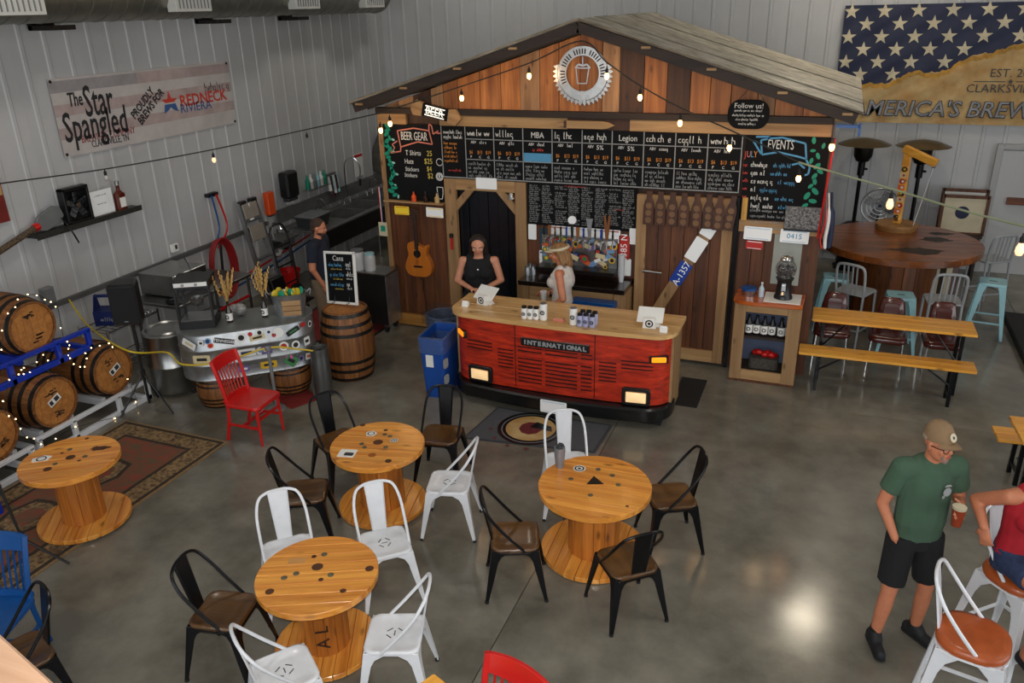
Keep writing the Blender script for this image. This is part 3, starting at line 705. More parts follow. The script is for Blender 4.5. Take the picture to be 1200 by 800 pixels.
plate(637.5, 279, 0.12, 0.26, 0, 'dark teal upright licence plate with tan top left of the taps', m_pteal, text='TN 1', tm=m_tan, ts=.001)
plate(637.5, 303, 0.125, 0.22, 0, 'upright white plate with a small blue picture by the taps', m_plate, band=m_pb)
for i, (u, lab) in enumerate(((654, 'white licence plate with red script, first in the row behind the taps'), (675, 'white licence plate with black digits in the row behind the taps'), (696, 'white licence plate beneath the pale tap handle in the row'), (716, 'white licence plate with red print, last in the row behind the taps'))):
    plate(u, 272 + i * 1.6, 0.235, 0.165, 0, lab, m_plate, band=(m_cr, m_pfaint, m_pfaint, m_cr)[i])
plate(743, 277, 0.115, 0.20, 0, 'upright white plate between the tap wall and the plank door', m_plate)
t = plate(731.5, 290, 0.30, 0.135, -90, 'red licence plate turned upright beside the beer taps', m_pr, text='5385 N', tm=m_plate, ts=0.115)
plate(733.5, 313, 0.13, 0.22, 0, 'upright white plate below the red plate at the taps', m_plate)
ang = -math.degrees(math.atan2(bb_.z - ba.z, bb_.x - ba.x))
def on_brace(t_): q = ba.lerp(bb_, t_); return (q.x, FY - 0.125, q.z)
plate(0, 0, 0.30, 0.155, ang, 'blue licence plate reading A-1357 on the door brace', m_pb, FY - 0.122, 'A-1357', m_plate, at=on_brace(0.50), ts=0.11, sub=-0.01)
plate(0, 0, 0.30, 0.155, ang, 'middle white licence plate on the diagonal door brace', m_plate, FY - 0.122, at=on_brace(0.705))
plate(0, 0, 0.24, 0.155, ang, 'topmost white licence plate on the diagonal door brace', m_plate, FY - 0.122, at=on_brace(0.885))
plate(888, 273.5, 0.31, 0.155, 1, 'white licence plate with a small blue crest above the side cabinet', m_plate, FY - 0.055, band=m_pfaint)
plate(931, 277, 0.31, 0.155, 1, 'white licence plate with pale blue digits above the gumball machine', m_plate, FY - 0.055, text='0415', tm=m_cb, ts=0.085, band=m_pfaint)
plate(884, 287, 0.19, 0.10, 2, 'small red tin plate under the crested white plate', m_pr, FY - 0.04, band=m_plate)
# ------------------------------------------------------------------ bottle-shaped tasting boards on the door
fb = thing('flight_board', 'x', 'serving board', (0, 0, 0), group='bottle shaped tasting boards on the plank door')
bot = [(-0.062, -0.20), (0.062, -0.20), (0.062, 0.02), (0.05, 0.08), (0.03, 0.12), (0.03, 0.17), (0.036, 0.19), (0.03, 0.205), (-0.03, 0.205), (-0.036, 0.19), (-0.03, 0.17), (-0.03, 0.12), (-0.05, 0.08), (-0.062, 0.02)]
MB().face(bot, -0.014, 0.014).build('board', wood('dark_flight_board', S(84, 46, 26), S(52, 27, 14), 'z', 0.5, 16, 0.15), fb, bevel=0.003)
m_well = mat('flight_board_well', S(122, 88, 56), 0.6, 0, 0.1)
for k in range(3):
    w_ = MB(); w_.T = Matrix.Translation((0, -0.0155, -0.14 + k * 0.085)) @ Matrix.Rotation(R(90), 4, 'X'); w_.lathe([(0.036, 0.0), (0.036, 0.002), (0.030, 0.002), (0.030, -0.001), (0.0, -0.001)], 16, cap=False); w_.build('glass_well', m_well, fb)
labs = ['on the left stile of the plank door, first tasting board of the row'] + ['%s bottle shaped tasting board from the left stile of the plank door' % n for n in ('second', 'third', 'fourth', 'fifth', 'sixth', 'seventh')] + ['eighth bottle shaped tasting board, tilted, on the right door stile']
labs[0] = 'first bottle shaped tasting board, on the left stile of the plank door'
for i, u in enumerate((760.5, 774, 788, 801.5, 816.5, 830.5, 843, 856.5)):
    q = PY(u, 243.5 + i * 0.9, FY - 0.14); o = fb if i == 0 else copy_tree(fb)
    o.location = (q.x, FY - (.178 if i == 6 else .145), q.z); o['label'] = labs[i]; o.rotation_euler = (0, R((1, 0, 0, 0, 0, 0, 2, 8)[i]), 0)
# ------------------------------------------------------------------ acoustic guitar on the left boards
q = PY(491, 303, FY - 0.1); gt = thing('acoustic_guitar', 'cutaway acoustic guitar hanging on the dark boards left of the doorway', 'guitar', (q.x, FY - 0.09, q.z)); gt.rotation_euler = (0, R(-1), 0)
half = [(0.0, -0.25), (0.10, -0.245), (0.17, -0.21), (0.20, -0.14), (0.195, -0.06), (0.155, 0.02), (0.135, 0.07), (0.145, 0.13), (0.155, 0.17), (0.13, 0.20), (0.09, 0.17), (0.035, 0.19)]
lft = [(-0.035, 0.235), (-0.09, 0.24), (-0.135, 0.21), (-0.15, 0.16), (-0.14, 0.09), (-0.138, 0.05), (-0.165, 0.0), (-0.195, -0.07), (-0.2, -0.14), (-0.17, -0.21), (-0.10, -0.245)]
gp = [(p.x, p.y) for p in catmull([(a, b, 0) for a, b in half + lft], 3, True)]
MB().face(gp, -0.05, 0.05).build('body', mat('amber_guitar_top', S(196, 112, 38), 0.25, 0, 0.08, 9, stretch=(1, 1, 0.2), coat=0.6), gt, bevel=0.006)
MB(Matrix.Translation((0, -0.0515, 0.08)) @ Matrix.Rotation(R(90), 4, 'X')).lathe([(0.0, 0.0), (0.048, 0.0), (0.056, 0.0005)], 20, cap=False).build('sound_hole', m_black, gt)
MB().box((0, -0.055, -0.10), (0.13, 0.012, 0.025)).build('bridge', m_black, gt, bevel=0.003)
MB().bb((-0.028, -0.06, 0.14), (0.028, -0.03, 0.56)).build('neck', mat('rosewood', S(60, 36, 22), 0.5, 0, 0.1), gt, bevel=0.004)
MB().face([(-0.028, 0.56), (0.028, 0.56), (0.042, 0.70), (-0.042, 0.70)], -0.055, -0.035).build('headstock', MATS['rosewood'], gt, bevel=0.003)
for s in (-1, 1):
    for k in range(3): MB().cyl((s * 0.04, -0.045, 0.59 + k * 0.035), (s * 0.065, -0.045, 0.59 + k * 0.035), 0.008, n=8).build('tuning_peg', m_chrome, gt)
m = MB()
for k in range(6): m.beam((-0.02 + k * 0.008, -0.0625, -0.1), (-0.017 + k * 0.007, -0.0625, 0.62), 0.0012, 0.0012)
m.build('strings', m_chrome, gt)
MB().tube([(0, 0.0, -0.25), (0.01, 0.03, -0.36), (-0.01, 0.04, -0.5)], 0.006, 6).build('cord', m_black, gt)
# things on the left ledge
for u, v, lab, mm in ((486, 237, 'small orange bottle on the ledge above the yellow plate', m_orange), (500, 240, 'amber bottle on the ledge between the two plates', m_brownglass), (513, 238, 'tan wooden figure on the ledge above the white plate', m_tan)):
    q = PY(u, v, FY - 0.07); t = thing('ledge_bottle', lab, 'bottle', (q.x, FY - 0.085, 1.825))
    MB().lathe([(0.0, 0), (0.032, 0.002), (0.034, 0.07), (0.012, 0.10), (0.012, 0.13), (0.0, 0.13)], 14).build('body', mm, t); MB().cyl((0, 0, 0.13), (0, 0, 0.145), 0.014, n=10).build('cap', m_black, t)
# lanyards and tags at the barn corner
q = PY(456, 250, FY - 0.1); ly = thing('lanyard', 'red and white lanyards with a hanging card at the barn corner', 'lanyard', (BL - 0.02, FY - 0.12, 1.9))
for k, mm in enumerate((m_red, m_paper, m_navy)): MB().beam((0.02 * k - 0.02, -0.01 * k, 0.1), (0.015 * k - 0.01, -0.01 * k, -0.38), 0.015, 0.003, up=(0, 1, 0)).build('strap', mm, ly)
MB().box((0.02, -0.03, -0.47), (0.13, 0.006, 0.19)).build('card', m_cream, ly); MB().box((0.02, -0.035, -0.46), (0.07, 0.004, 0.08)).build('print', m_green, ly)
ex = thing('wall_torch', 'black flashlight clipped to the doorway post', 'flashlight', (-4.63, FY - 0.08, 1.35)); MB().cyl((0, 0, -0.14), (0, 0, 0.02), 0.018, n=12).build('barrel', m_red, ex); MB().cyl((0, 0, 0.02), (0, 0, 0.07), 0.026, n=12).build('head', m_black, ex)
spk = thing('door_bell', 'small silver bell at the upper corner of the dark doorway', 'bell', (-3.76, FY - 0.08, 1.96)); MB().lathe([(0.0, 0.06), (0.025, 0.055), (0.035, 0.02), (0.05, -0.02)], 14, cap=False).build('dome', m_chrome, spk); MB().ell((0, 0, -0.02), 0.012, 8, 6).build('clapper', m_hoop, spk)
# pipes and flags at the right corner post
fg = thing('rolled_flag', 'rolled flag on a red staff leaning at the events chalkboard', 'flag', (BR + 0.06, FY - 0.12, 1.62))
MB().cyl((-0.07, 0.02, 0.1), (-0.02, 0.0, 1.2), 0.012, n=8).build('staff', m_red, fg)
for k, (mm, r_) in enumerate(((m_navy, 0.055), (m_paper, 0.035), (m_red, 0.018))):
    MB().tube(catmull([(0.02 - 0.03 * k, -0.03 * k, 0.62), (0.05 - 0.03 * k, -0.04 * k, 0.35), (0.06 - 0.05 * k, -0.04 * k, 0.12), (0.05 - 0.03 * k, -0.03 * k, 0.0)], 5), [r_ * 0.4] * 4 + [r_] * 11 + [r_ * 0.6], 9, sq=0.6).build('cloth', mm, fg)
# ------------------------------------------------------------------ tap wall, counter and cooler
ct = thing('back_counter', 'black topped wooden counter under the beer taps', 'counter', (-2.86, 9.27, 0))
MB().face([(-3.52, 0.96), (-2.15, 0.96), (-2.15, 1.02), (-3.52, 1.02)], 8.98, FY - 0.03).build('counter_top', mat('black_glossy_top', S(30, 24, 20), 0.2, 0, 0.2, 6, coat=0.5), ct, True, bevel=0.006)
MB().bb((-3.47, 9.04, 0.0), (-2.2, 9.08, 0.95)).build('front_panel', m_framex, ct, True)
MB().bb((-2.2, 9.04, 0.0), (-2.16, FY - 0.04, 0.95)).build('end_panel', m_frame, ct, True)
for x_ in (-3.44, -2.24): MB().bb((x_ - 0.05, 9.015, 0.0), (x_ + 0.05, 9.04, 0.95)).build('upright', m_frame, ct, True, bevel=0.003)
MB().bb((-3.38, 9.02, 0.82), (-2.3, 9.04, 0.95)).build('rail', m_framex, ct, True, bevel=0.003)
cb = thing('cooler_box', 'blue plastic bin panel below the black tap counter', 'cooler', (-2.58, 8.95, 0)); MB().bb((-2.76, 8.86, 0.0), (-2.26, 9.005, 0.80)).build('tub', m_blue, cb, True, bevel=0.015); MB().bb((-2.78, 8.85, 0.80), (-2.24, 9.008, 0.88)).build('lid', m_blue, cb, True, bevel=0.01)
tw = thing('tap_wall', 'sticker covered beer tap panel with a row of chrome faucets', 'beer taps', (-2.84, FY - 0.06, 1.02))
MB().bb((-3.34, FY - 0.10, 1.10), (-2.36, FY - 0.045, 1.52)).build('panel', m_steel, tw, True)
MB().bb((-3.36, FY - 0.30, 1.10), (-2.34, FY - 0.10, 1.15)).build('drip_tray', mat('drip_tray_black', S(34, 30, 28), 0.3, 0.5, 0.1), tw, True, bevel=0.005)
srnd = random.Random(5)
stc = [mat('sticker_' + n, c, 0.5, 0, 0.0) for n, c in (('white', S(226, 226, 222)), ('yellow', S(214, 170, 40)), ('orange', S(214, 96, 40)), ('navy', S(36, 48, 92)), ('sky', S(110, 150, 190)), ('red', S(178, 40, 36)), ('purple', S(110, 96, 150)), ('black', S(28, 28, 30)), ('cream', S(206, 190, 150)), ('green', S(60, 120, 70)))]
def tilt(m, rot, p): m.T = Matrix.Translation(p) @ Euler(rot).to_matrix().to_4x4(); return m
for k in range(72):
    x_ = srnd.uniform(-3.30, -2.40); z_ = srnd.uniform(1.17, 1.49); s_ = srnd.uniform(0.025, 0.052)
    m = MB(Matrix.Translation((x_, FY - 0.1015 - 0.0006 * k, z_)) @ Matrix.Rotation(srnd.uniform(-.6, .6), 4, 'Y'))
    pl = circ(s_, 12) if k % 2 else rrect(s_ * 2.6, s_ * 1.3, 0.006, 2)
    m.add([(p[0], 0, p[1]) for p in pl], [tuple(range(len(pl)))]); st = m.build('sticker', stc[k % 10], tw, True, smooth=0, fix=False)
    if k % 2 == 1:
        m = MB(Matrix.Translation((x_, FY - 0.1019 - 0.0006 * k, z_))); pl = circ(s_ * 0.6, 10); m.add([(p[0], 0, p[1]) for p in pl], [tuple(range(10))]); o = m.build('sticker_print', stc[(k * 3 + 4) % 10], st, True, smooth=0, fix=False)
        o.location = (0, 0, 0)
m_tapblk = mat('tap_handle_black', S(24, 22, 22), 0.35, 0, 0.1); m_tapwd = wood('tap_handle_wood', S(150, 92, 46), S(100, 58, 26), 'z', 0.4)
for k in range(13):
    x_ = -3.29 + k * 0.074
    tp = MB(); tp.cyl((x_, FY - 0.10, 1.47), (x_, FY - 0.17, 1.47), 0.011, n=10); tp.cyl((x_, FY - 0.165, 1.485), (x_, FY - 0.175, 1.395), 0.012, 0.008, n=10); tp.cyl((x_, FY - 0.165, 1.485), (x_, FY - 0.165, 1.53), 0.008, n=8)
    f_ = tp.build('faucet', m_chrome, tw, True)
    z_ = 1.53; h = MB(); y_ = FY - 0.165
    if k == 5:
        h.cyl((x_, y_, z_), (x_, y_, z_ + 0.17), 0.016, 0.02, n=10); o = h.build('tap_handle', m_tapblk, tw, True); g = MB(Matrix.Translation((x_, y_, z_ + 0.215)) @ Matrix.Rotation(R(90), 4, 'X')); g.lathe([(0, -.012), (.052, -.012), (.052, .012), (0, .012)], 18); e_ = g.build('round_badge', m_plate, o); e_.location = (0, 0, 0)
        continue
    if k == 8: h.face([(x_ - .016, z_), (x_ + .016, z_), (x_ + .026, z_ + .16), (x_ + .045, z_ + .25), (x_ - .045, z_ + .25), (x_ - .026, z_ + .16)], y_ - .012, y_ + .012); h.build('tap_handle', m_galv, tw, True, bevel=.004); continue
    if k == 11: h.face([(x_ - .016, z_), (x_ + .016, z_), (x_ + .045, z_ + .3), (x_ + .02, z_ + .3), (x_, z_ + .18), (x_ - .02, z_ + .3), (x_ - .045, z_ + .3)], y_ - .012, y_ + .012); h.build('tap_handle', m_tapwd, tw, True, bevel=.003); continue
    if k in (1, 6): h.face([(x_ - .016, z_), (x_ + .016, z_), (x_ + .022, z_ + .13), (x_ - .022, z_ + .13)], y_ - .014, y_ + .014); h.build('tap_handle', m_tapwd, tw, True, bevel=.004)
    else: h.lathe([(.007, 0), (.014, .03), (.011, .08), (.016, .11), (.006, .125)], 10, (x_, y_, z_)); h.build('tap_handle', (m_tapblk, m_pb, m_chrome)[k % 3], tw, True)
cp = thing('cup_stack', 'tall stack of clear plastic cups on the tap counter', 'cup stack', (-2.275, 9.3, 1.02))
m_cup = mat('frosted_plastic', S(206, 208, 210), 0.3, 0, 0.03, alpha=0.85)
for k in range(9): MB().lathe([(0.028, 0.0), (0.040, 0.10), (0.043, 0.10), (0.043, 0.106), (0.038, 0.104)], 16, (0, 0, k * 0.03), cap=False).build('cup', m_cup, cp)
cp2 = thing('glass_rack', 'small group of glass jars at the left end of the tap counter', 'jars', (-3.47, 9.2, 1.02))
for k, (dx, dy) in enumerate(((0, 0), (0.06, 0.055), (0.0, 0.11))):
    j = MB().lathe([(0.0, 0.0), (0.035, 0.0), (0.037, 0.09), (0.028, 0.11), (0.03, 0.125), (0.026, 0.125)], 14, (dx, dy, 0), cap=False).build('jar', m_galv, cp2)
# ------------------------------------------------------------------ side cabinet with growlers
cab = thing('side_cabinet', 'open timber cabinet with a live edge top beside the plank door', 'cabinet', (-0.5, 9.27, 0))
cx0, cx1, cy0, cy1 = -0.87, -0.13, 9.07, 9.45
for a, b in ((cx0, cx0 + 0.13), (cx1 - 0.15, cx1)): MB().bb((a, cy0, 0.02), (b, cy0 + 0.04, 0.98)).build('upright', m_frame, cab, True, bevel=0.004)
MB().bb((cx0 + 0.13, cy0, 0.03), (cx1 - 0.15, cy0 + 0.04, 0.15)).build('kick_board', m_framex, cab, True, bevel=0.004)
MB().bb((cx0 + 0.13, cy0, 0.88), (cx1 - 0.15, cy0 + 0.04, 0.98)).build('head_board', m_framex, cab, True, bevel=0.004)
MB().bb((cx0, cy0 - 0.005, 0.0), (cx1, cy1, 0.03)).build('base', m_barnlow, cab, True)
MB().bb((cx1 - 0.03, cy0 + 0.04, 0.02), (cx1, cy1, 0.98)).build('side_panel', m_barnlow, cab, True); MB().bb((cx0, cy0 + 0.04, 0.02), (cx0 + 0.03, cy1, 0.98)).build('side_panel', m_barnlow, cab, True)
MB().bb((cx0, cy1 - 0.02, 0.02), (cx1, cy1, 0.98)).build('back_panel', mat('slate_blue_panel', S(86, 96, 122), 0.6, 0, 0.05), cab, True)
MB().bb((cx0 + 0.03, cy0 + 0.05, 0.54), (cx1 - 0.03, cy1 - 0.02, 0.565)).build('shelf', m_dkbeam, cab, True); MB().bb((cx0 + 0.03, cy0 + 0.05, 0.12), (cx1 - 0.03, cy1 - 0.02, 0.145)).build('shelf', m_dkbeam, cab, True)
le = [(cx0 - 0.02, cy0 + 0.02), (cx0 + 0.05, cy0 - 0.05), (cx0 + 0.22, cy0 - 0.075), (cx0 + 0.4, cy0 - 0.045), (cx0 + 0.6, cy0 - 0.06), (cx1 - 0.0, cy0 - 0.03), (cx1 + 0.01, cy1), (cx0 - 0.02, cy1)]
MB().prism(le, 0.98, 1.03).build('live_edge_top', wood('orange_live_edge', S(206, 104, 36), S(140, 58, 18), 'x', 0.2, 9, 0.0, coat=0.7), cab, True, bevel=0.008)
gw = thing('growler', 'x', 'growler', (0, 0, 0), group='growlers on the upper cabinet shelf')
MB().lathe([(0.0, 0), (0.038, 0.0), (0.041, 0.01), (0.041, 0.15), (0.02, 0.19), (0.017, 0.215), (0.0, 0.215)], 18).build('bottle', m_black, gw)
MB().lathe([(0.0415, 0.03), (0.0418, 0.13)], 18, cap=False).build('label', m_paper, gw); MB().cyl((0, 0, 0.21), (0, 0, 0.24), 0.019, n=12).build('cap', m_black, gw)
g_ = MB(Matrix.Translation((0, -0.0424, 0.08)) @ Matrix.Rotation(R(90), 4, 'X')); g_.lathe([(0.014, 0), (0.024, 0.0)], 16, cap=False); g_.build('round_logo', m_black, gw)
for i in range(6):
    o = gw if i == 0 else copy_tree(gw)
    o.location = (-0.70 + i * 0.087 + (0.015 if i > 3 else 0), cy0 + 0.12 + 0.01 * (i % 2), 0.565)
    o['label'] = 'black capped growler with a white label, %s from the plank door on the shelf' % ('first', 'second', 'third', 'fourth', 'fifth', 'sixth')[i]
bk = thing('wicker_basket', 'grey wicker basket of red cloth on the lower cabinet shelf', 'basket', (-0.5, 9.27, 0.145))
MB().prism(rrect(0.34, 0.2, 0.05), 0.0, 0.13).build('basket', mat('grey_wicker', S(82, 78, 70), 0.8, 0, 0.3, 60, bump=0.8), bk)
m = MB()
for k in range(12): m.ell((srnd.uniform(-.13, .13), srnd.uniform(-.06, .06), 0.15 + srnd.uniform(0, .03)), (.05, .04, .035), 8, 6)
m.build('red_cloth', m_red, bk)
gm = thing('gumball_machine', 'black and chrome gumball machine on a white cloth atop the side cabinet', 'gumball machine', (-0.36, 9.24, 1.035))
MB().lathe([(0.0, 0), (0.105, 0), (0.1, 0.03), (0.085, 0.06), (0.078, 0.20), (0.1, 0.24), (0.0, 0.24)], 24).build('stand', m_black, gm)
MB().ell((0, 0, 0.345), (0.115, 0.115, 0.12), 24, 14).build('globe', m_glass, gm)
m = MB()
for k in range(60):
    a, b, rr = srnd.uniform(0, 6.28), srnd.uniform(-1, .3), srnd.uniform(.03, .088); m.ell((rr * math.cos(a), rr * math.sin(a), 0.345 + b * math.sqrt(max(0, .0085 - rr * rr))), 0.014, 6, 4)
tag(m.build('gumballs', mat('grey_candies', S(150, 140, 140), 0.4, 0, 0.5, 60), gm), kind='stuff')
MB().lathe([(0.06, 0.44), (0.075, 0.455), (0.06, 0.49), (0.03, 0.51), (0.0, 0.515)], 20).build('lid', m_chrome, gm); MB().box((0, -0.088, 0.13), (0.045, 0.03, 0.14)).cyl((0, -0.1, 0.09), (0, -0.125, 0.06), 0.03, 0.035, n=12).build('coin_chute', m_chrome, gm)
MB().cyl((0, -0.09, 0.16), (0, -0.115, 0.16), 0.022, n=12).build('coin_knob', m_chrome, gm)
wc = thing('tray_cloth', 'white folded cloth under the gumball machine', 'cloth', (-0.36, 9.23, 1.03)); MB().box((0, 0, 0.0035), (0.4, 0.34, 0.007)).build('cloth', m_paper, wc)
wp = thing('wall_poster', 'pale grey poster panel on the boards behind the gumball machine', 'poster', (-0.38, FY - 0.04, 1.1)); MB().bb((-0.53, FY - 0.034, 1.12), (-0.22, FY - 0.027, 1.72)).build('sheet', mat('grey_green_poster', S(156, 160, 152), 0.6, 0, 0.05), wp, True)
bw = thing('tip_bowl', 'steel bowl with a blue lid on the live edge cabinet top', 'bowl', (-0.74, 9.24, 1.03)); MB().lathe([(0.0, 0), (0.075, 0), (0.085, 0.07), (0.0, 0.07)], 20).build('bowl', m_steel, bw); MB().cyl((0, 0, 0.07), (0, 0, 0.095), 0.088, n=20).build('lid', m_blue, bw)
wb = thing('water_bottle', 'small clear plastic water bottle beside the blue lidded bowl', 'bottle', (-0.60, 9.22, 1.03)); MB().lathe([(0, 0), (.03, 0), (.032, .1), (.012, .14), (.012, .16), (0, .16)], 14).build('bottle', mat('clear_plastic', S(196, 210, 220), 0.15, 0, 0.0, alpha=.8), wb); MB().cyl((0, 0, .16), (0, 0, .175), .014, n=10).build('cap', m_paper, wb)
fp = thing('foil_picture', 'embossed grey foil picture standing on the plate board by the events list', 'picture', (-0.22, FY - 0.09, 1.87))
q = PY(941.5, 256, FY - 0.07); MB().box((q.x + 0.22, 0, q.z - 1.87), (0.40, 0.015, 0.26)).build('panel', mat('embossed_foil', S(140, 138, 136), 0.4, 0.6, 0.4, 45, bump=0.8), fp, bevel=.004)
q2 = (q.x + 0.22, q.z - 1.87); fp.location.y = FY - 0.06; MB().bb((q2[0] - 0.2, -0.012, q2[1] - 0.15), (q2[0] + 0.2, 0.004, q2[1] - 0.13)).build('ledge', m_black, fp)
# ------------------------------------------------------------------ festoon lights
def bulb_mesh():
    a = MB().lathe([(0.0, -0.075), (0.014, -0.072), (0.026, -0.05), (0.026, -0.03), (0.016, -0.008), (0.012, 0.0)], 14).mesh('bulb', 60)
    b = MB().lathe([(0.017, -0.008), (0.018, 0.03), (0.008, 0.045), (0.0035, 0.07)], 12).mesh('socket')
    return a, b
BM_, SM_ = bulb_mesh()
bm2 = MB().lathe([(0.0, -0.115), (0.022, -0.108), (0.034, -0.08), (0.030, -0.045), (0.016, -0.01), (0.013, 0.0)], 14).mesh('bulb', 60)
m_bulboff = mat('unlit_bulb_glass', S(190, 186, 180), 0.15, 0, 0.02, coat=.4)
m_bulbdim = mat('dim_bulb_glass', S(255, 230, 205), 0.25, 0, 0, emit=1.4, ecol=S(255, 190, 130))
def festoon(name, label, pts, bulbs, cm=None, cr=.008):
    t = thing(name, label, 'string lights', pts[0])
    MB().tube(catmull(pts, 8), cr, 6).build('cable', cm or m_wire, t, True)
    for i, (p, state) in enumerate(bulbs):
        p = Vector(p); s = link('socket', SM_, m_rubber, t); s.location = p - Vector(pts[0]) - Vector((0, 0, 0.075))
        if state == 'none': continue
        b = bpy.data.objects.new('bulb', BM_ if state != 'big' else bm2); COL.objects.link(b)
        mtl = {'lit': m_bulb, 'big': m_bulbdim, 'off': m_bulboff, 'dim': m_bulbdim}[state]
        if not b.data.materials: b.data.materials.append(mtl)
        b.material_slots[0].link = 'OBJECT'; b.material_slots[0].material = mtl
        b.parent = t; b.location = s.location
        if state == 'lit': point('bulb_light', p - Vector((0, 0, 0.155)), 2.4, (1.0, 0.62, 0.30), 0.03)
    return t
YB = FY - 0.48
def B_(u, v, y, dz=0.095): q = PY(u, v, y); return Vector((q.x, q.y, q.z + dz))
lp = [PX(-70, 226, -8.25), PX(0, 215, -8.2), PX(123, 198, -8.1), PX(240, 177, -7.6), PX(358, 152, -6.7), PY(447, 132, YB)]
festoon('festoon_string', 'sagging string of bulbs along the left white wall to the barn eave', lp, [(PX(124, 206, -8.1) + Vector((0, 0, .09)), 'off'), (PX(249, 177, -7.55), 'dim'), (PX(359, 154, -6.7), 'none'), (B_(446, 151, YB), 'lit')])
gp_ = [PY(447, 132, YB), PY(541, 101, YB), PY(620, 74, YB), PY(681, 48, YB), PY(711, 73, YB), PY(750, 100, YB), PY(797, 126, YB), PY(855, 152, YB - .1), PY(936, 190, YB - .3)]
gbulb = [(B_(457, 143, YB + .05), 'lit'), (B_(541, 113, YB), 'lit'), (B_(620, 87, YB), 'lit'), (B_(711, 87, YB), 'lit'), (B_(750, 112, YB), 'lit'), (B_(797, 142, YB), 'lit'), (B_(855, 171, YB - .1), 'lit'), (B_(936, 207, YB - .3), 'lit')]
festoon('festoon_string', 'string of lit bulbs draped across the wooden gable', gp_, gbulb)
rp = [PY(936, 190, YB - .3), PY(1044, 221, 8.3), PY(1120, 244, 7.7), PY(1205, 266, 7.1), PY(1300, 285, 6.4)]
festoon('festoon_string', 'string of bulbs crossing the room above the big round table', rp, [(PY(1044, 232, 8.3) + Vector((0, 0, .08)), 'big'), (PY(1197, 284, 7.1) + Vector((0, 0, .08)), 'big')], mat('overexposed_cable', S(150, 160, 128), .5, 0, .05), .010)  # paler copy of the cable, overexposure put into its colour
cl = thing('corner_light', 'orange glowing lamp at the right barn corner under the eave', 'lamp', (BR + 0.02, FY - 0.21, 2.74)); MB().ell((0, 0, 0), (.03, .03, .045), 12, 8).build('bulb', m_bulb, cl); MB().cyl((0, 0, .03), (0, 0, .09), .02, n=10).build('socket', m_black, cl)
point('bulb_light', (BR + 0.02, FY - 0.29, 2.74), 1.5, (1, .45, .2), .03)
# ================================================================== THE TRUCK-FRONT BAR
X0, X1, YB0, YT = -3.82, -1.30, 8.22, 7.52
bar = thing('truck_bar', 'bar counter faced with a faded red truck front and wooden top', 'bar', (-2.56, 7.87, 0))
def plan(x0, x1, y0, y1, r, n=8, bow=0.05):
    """back edge y1, front edge y0 with rounded corners and a slight bow"""
    p = [(x1, y1)]
    for k in range(n + 1):
        t = R(0 - 90 * k / n); p.append((x1 - r + r * math.cos(t), y0 + bow + r + r * math.sin(t)))
    for k in range(1, 8):
        t = k / 8; p.append((x1 - r + (x0 - x1 + 2 * r) * t, y0 + bow - bow * 4 * t * (1 - t)))
    for k in range(n + 1):
        t = R(-90 - 90 * k / n); p.append((x0 + r + r * math.cos(t), y0 + bow + r + r * math.sin(t)))
    p.append((x0, y1)); return p[::-1]
def front(x, off=0.0):                    # y of the bowed front at x
    r = 0.24; t = max(0, min(1, (x - (X1 - .03 - r)) / ((X0 + .03) - (X1 - .03) + 2 * r)))
    y = YT + 0.02 + 0.05 - 0.05 * 4 * t * (1 - t)
    xr = X1 - .03 - r
    if x > xr: y = YT + 0.07 + r - math.sqrt(max(0.0, r * r - (x - xr) ** 2))
    xl = X0 + .03 + r
    if x < xl: y = YT + 0.07 + r - math.sqrt(max(0.0, r * r - (xl - x) ** 2))
    return y - off
MB().prism(plan(X0 + .03, X1 - .03, YT + 0.02, YB0 - 0.28, 0.24), 0.26, 1.025).build('cab_panel', m_truck, bar, True, smooth=30)
MB().prism(plan(X0 + .0, X1 - .0, YT - 0.10, YB0 - 0.3, 0.30, bow=0.07), 0.09, 0.25).build('bumper', m_bumper, bar, True, smooth=30, bevel=0.02)
MB().bb((X0 + .12, YT + 0.15, 0.0), (X1 - .1, YB0 - 0.05, 0.1)).build('plinth', m_rubber, bar, True)
MB().bb((X1 - 0.06, YB0 - 0.46, 0.12), (X1 - 0.015, YB0 - 0.02, 1.03)).build('end_panel', m_frame, bar, True)
MB().bb((X0 + 0.015, YB0 - 0.46, 0.12), (X0 + 0.06, YB0 - 0.02, 1.03)).build('end_panel', m_frame, bar, True)
# top of four planks
tp = plan(X0 - .02, X1 + .02, YT - 0.02, YB0, 0.24)
def clip(poly, a, b, ax):                 # keep a <= coord <= b
    for s, lim in ((1, a), (-1, b)):
        out = []
        for i in range(len(poly)):
            p, q = poly[i], poly[(i + 1) % len(poly)]
            dp, dq = s * (p[ax] - lim), s * (q[ax] - lim)
            if dp >= 0: out.append(p)
            if dp * dq < 0:
                t = dp / (dp - dq); out.append((p[0] + (q[0] - p[0]) * t, p[1] + (q[1] - p[1]) * t))
        poly = out
        if len(poly) < 3: return []
    return poly
e = [7.4, 7.70, 7.88, 8.06, 8.3]
for a, b in zip(e[:-1], e[1:]):
    pl = clip(tp, a + .0015, b - .0015, 1)
    MB().prism(pl, 1.03, 1.075).build('top_plank', m_bartop, bar, True, smooth=0, bevel=0.003)
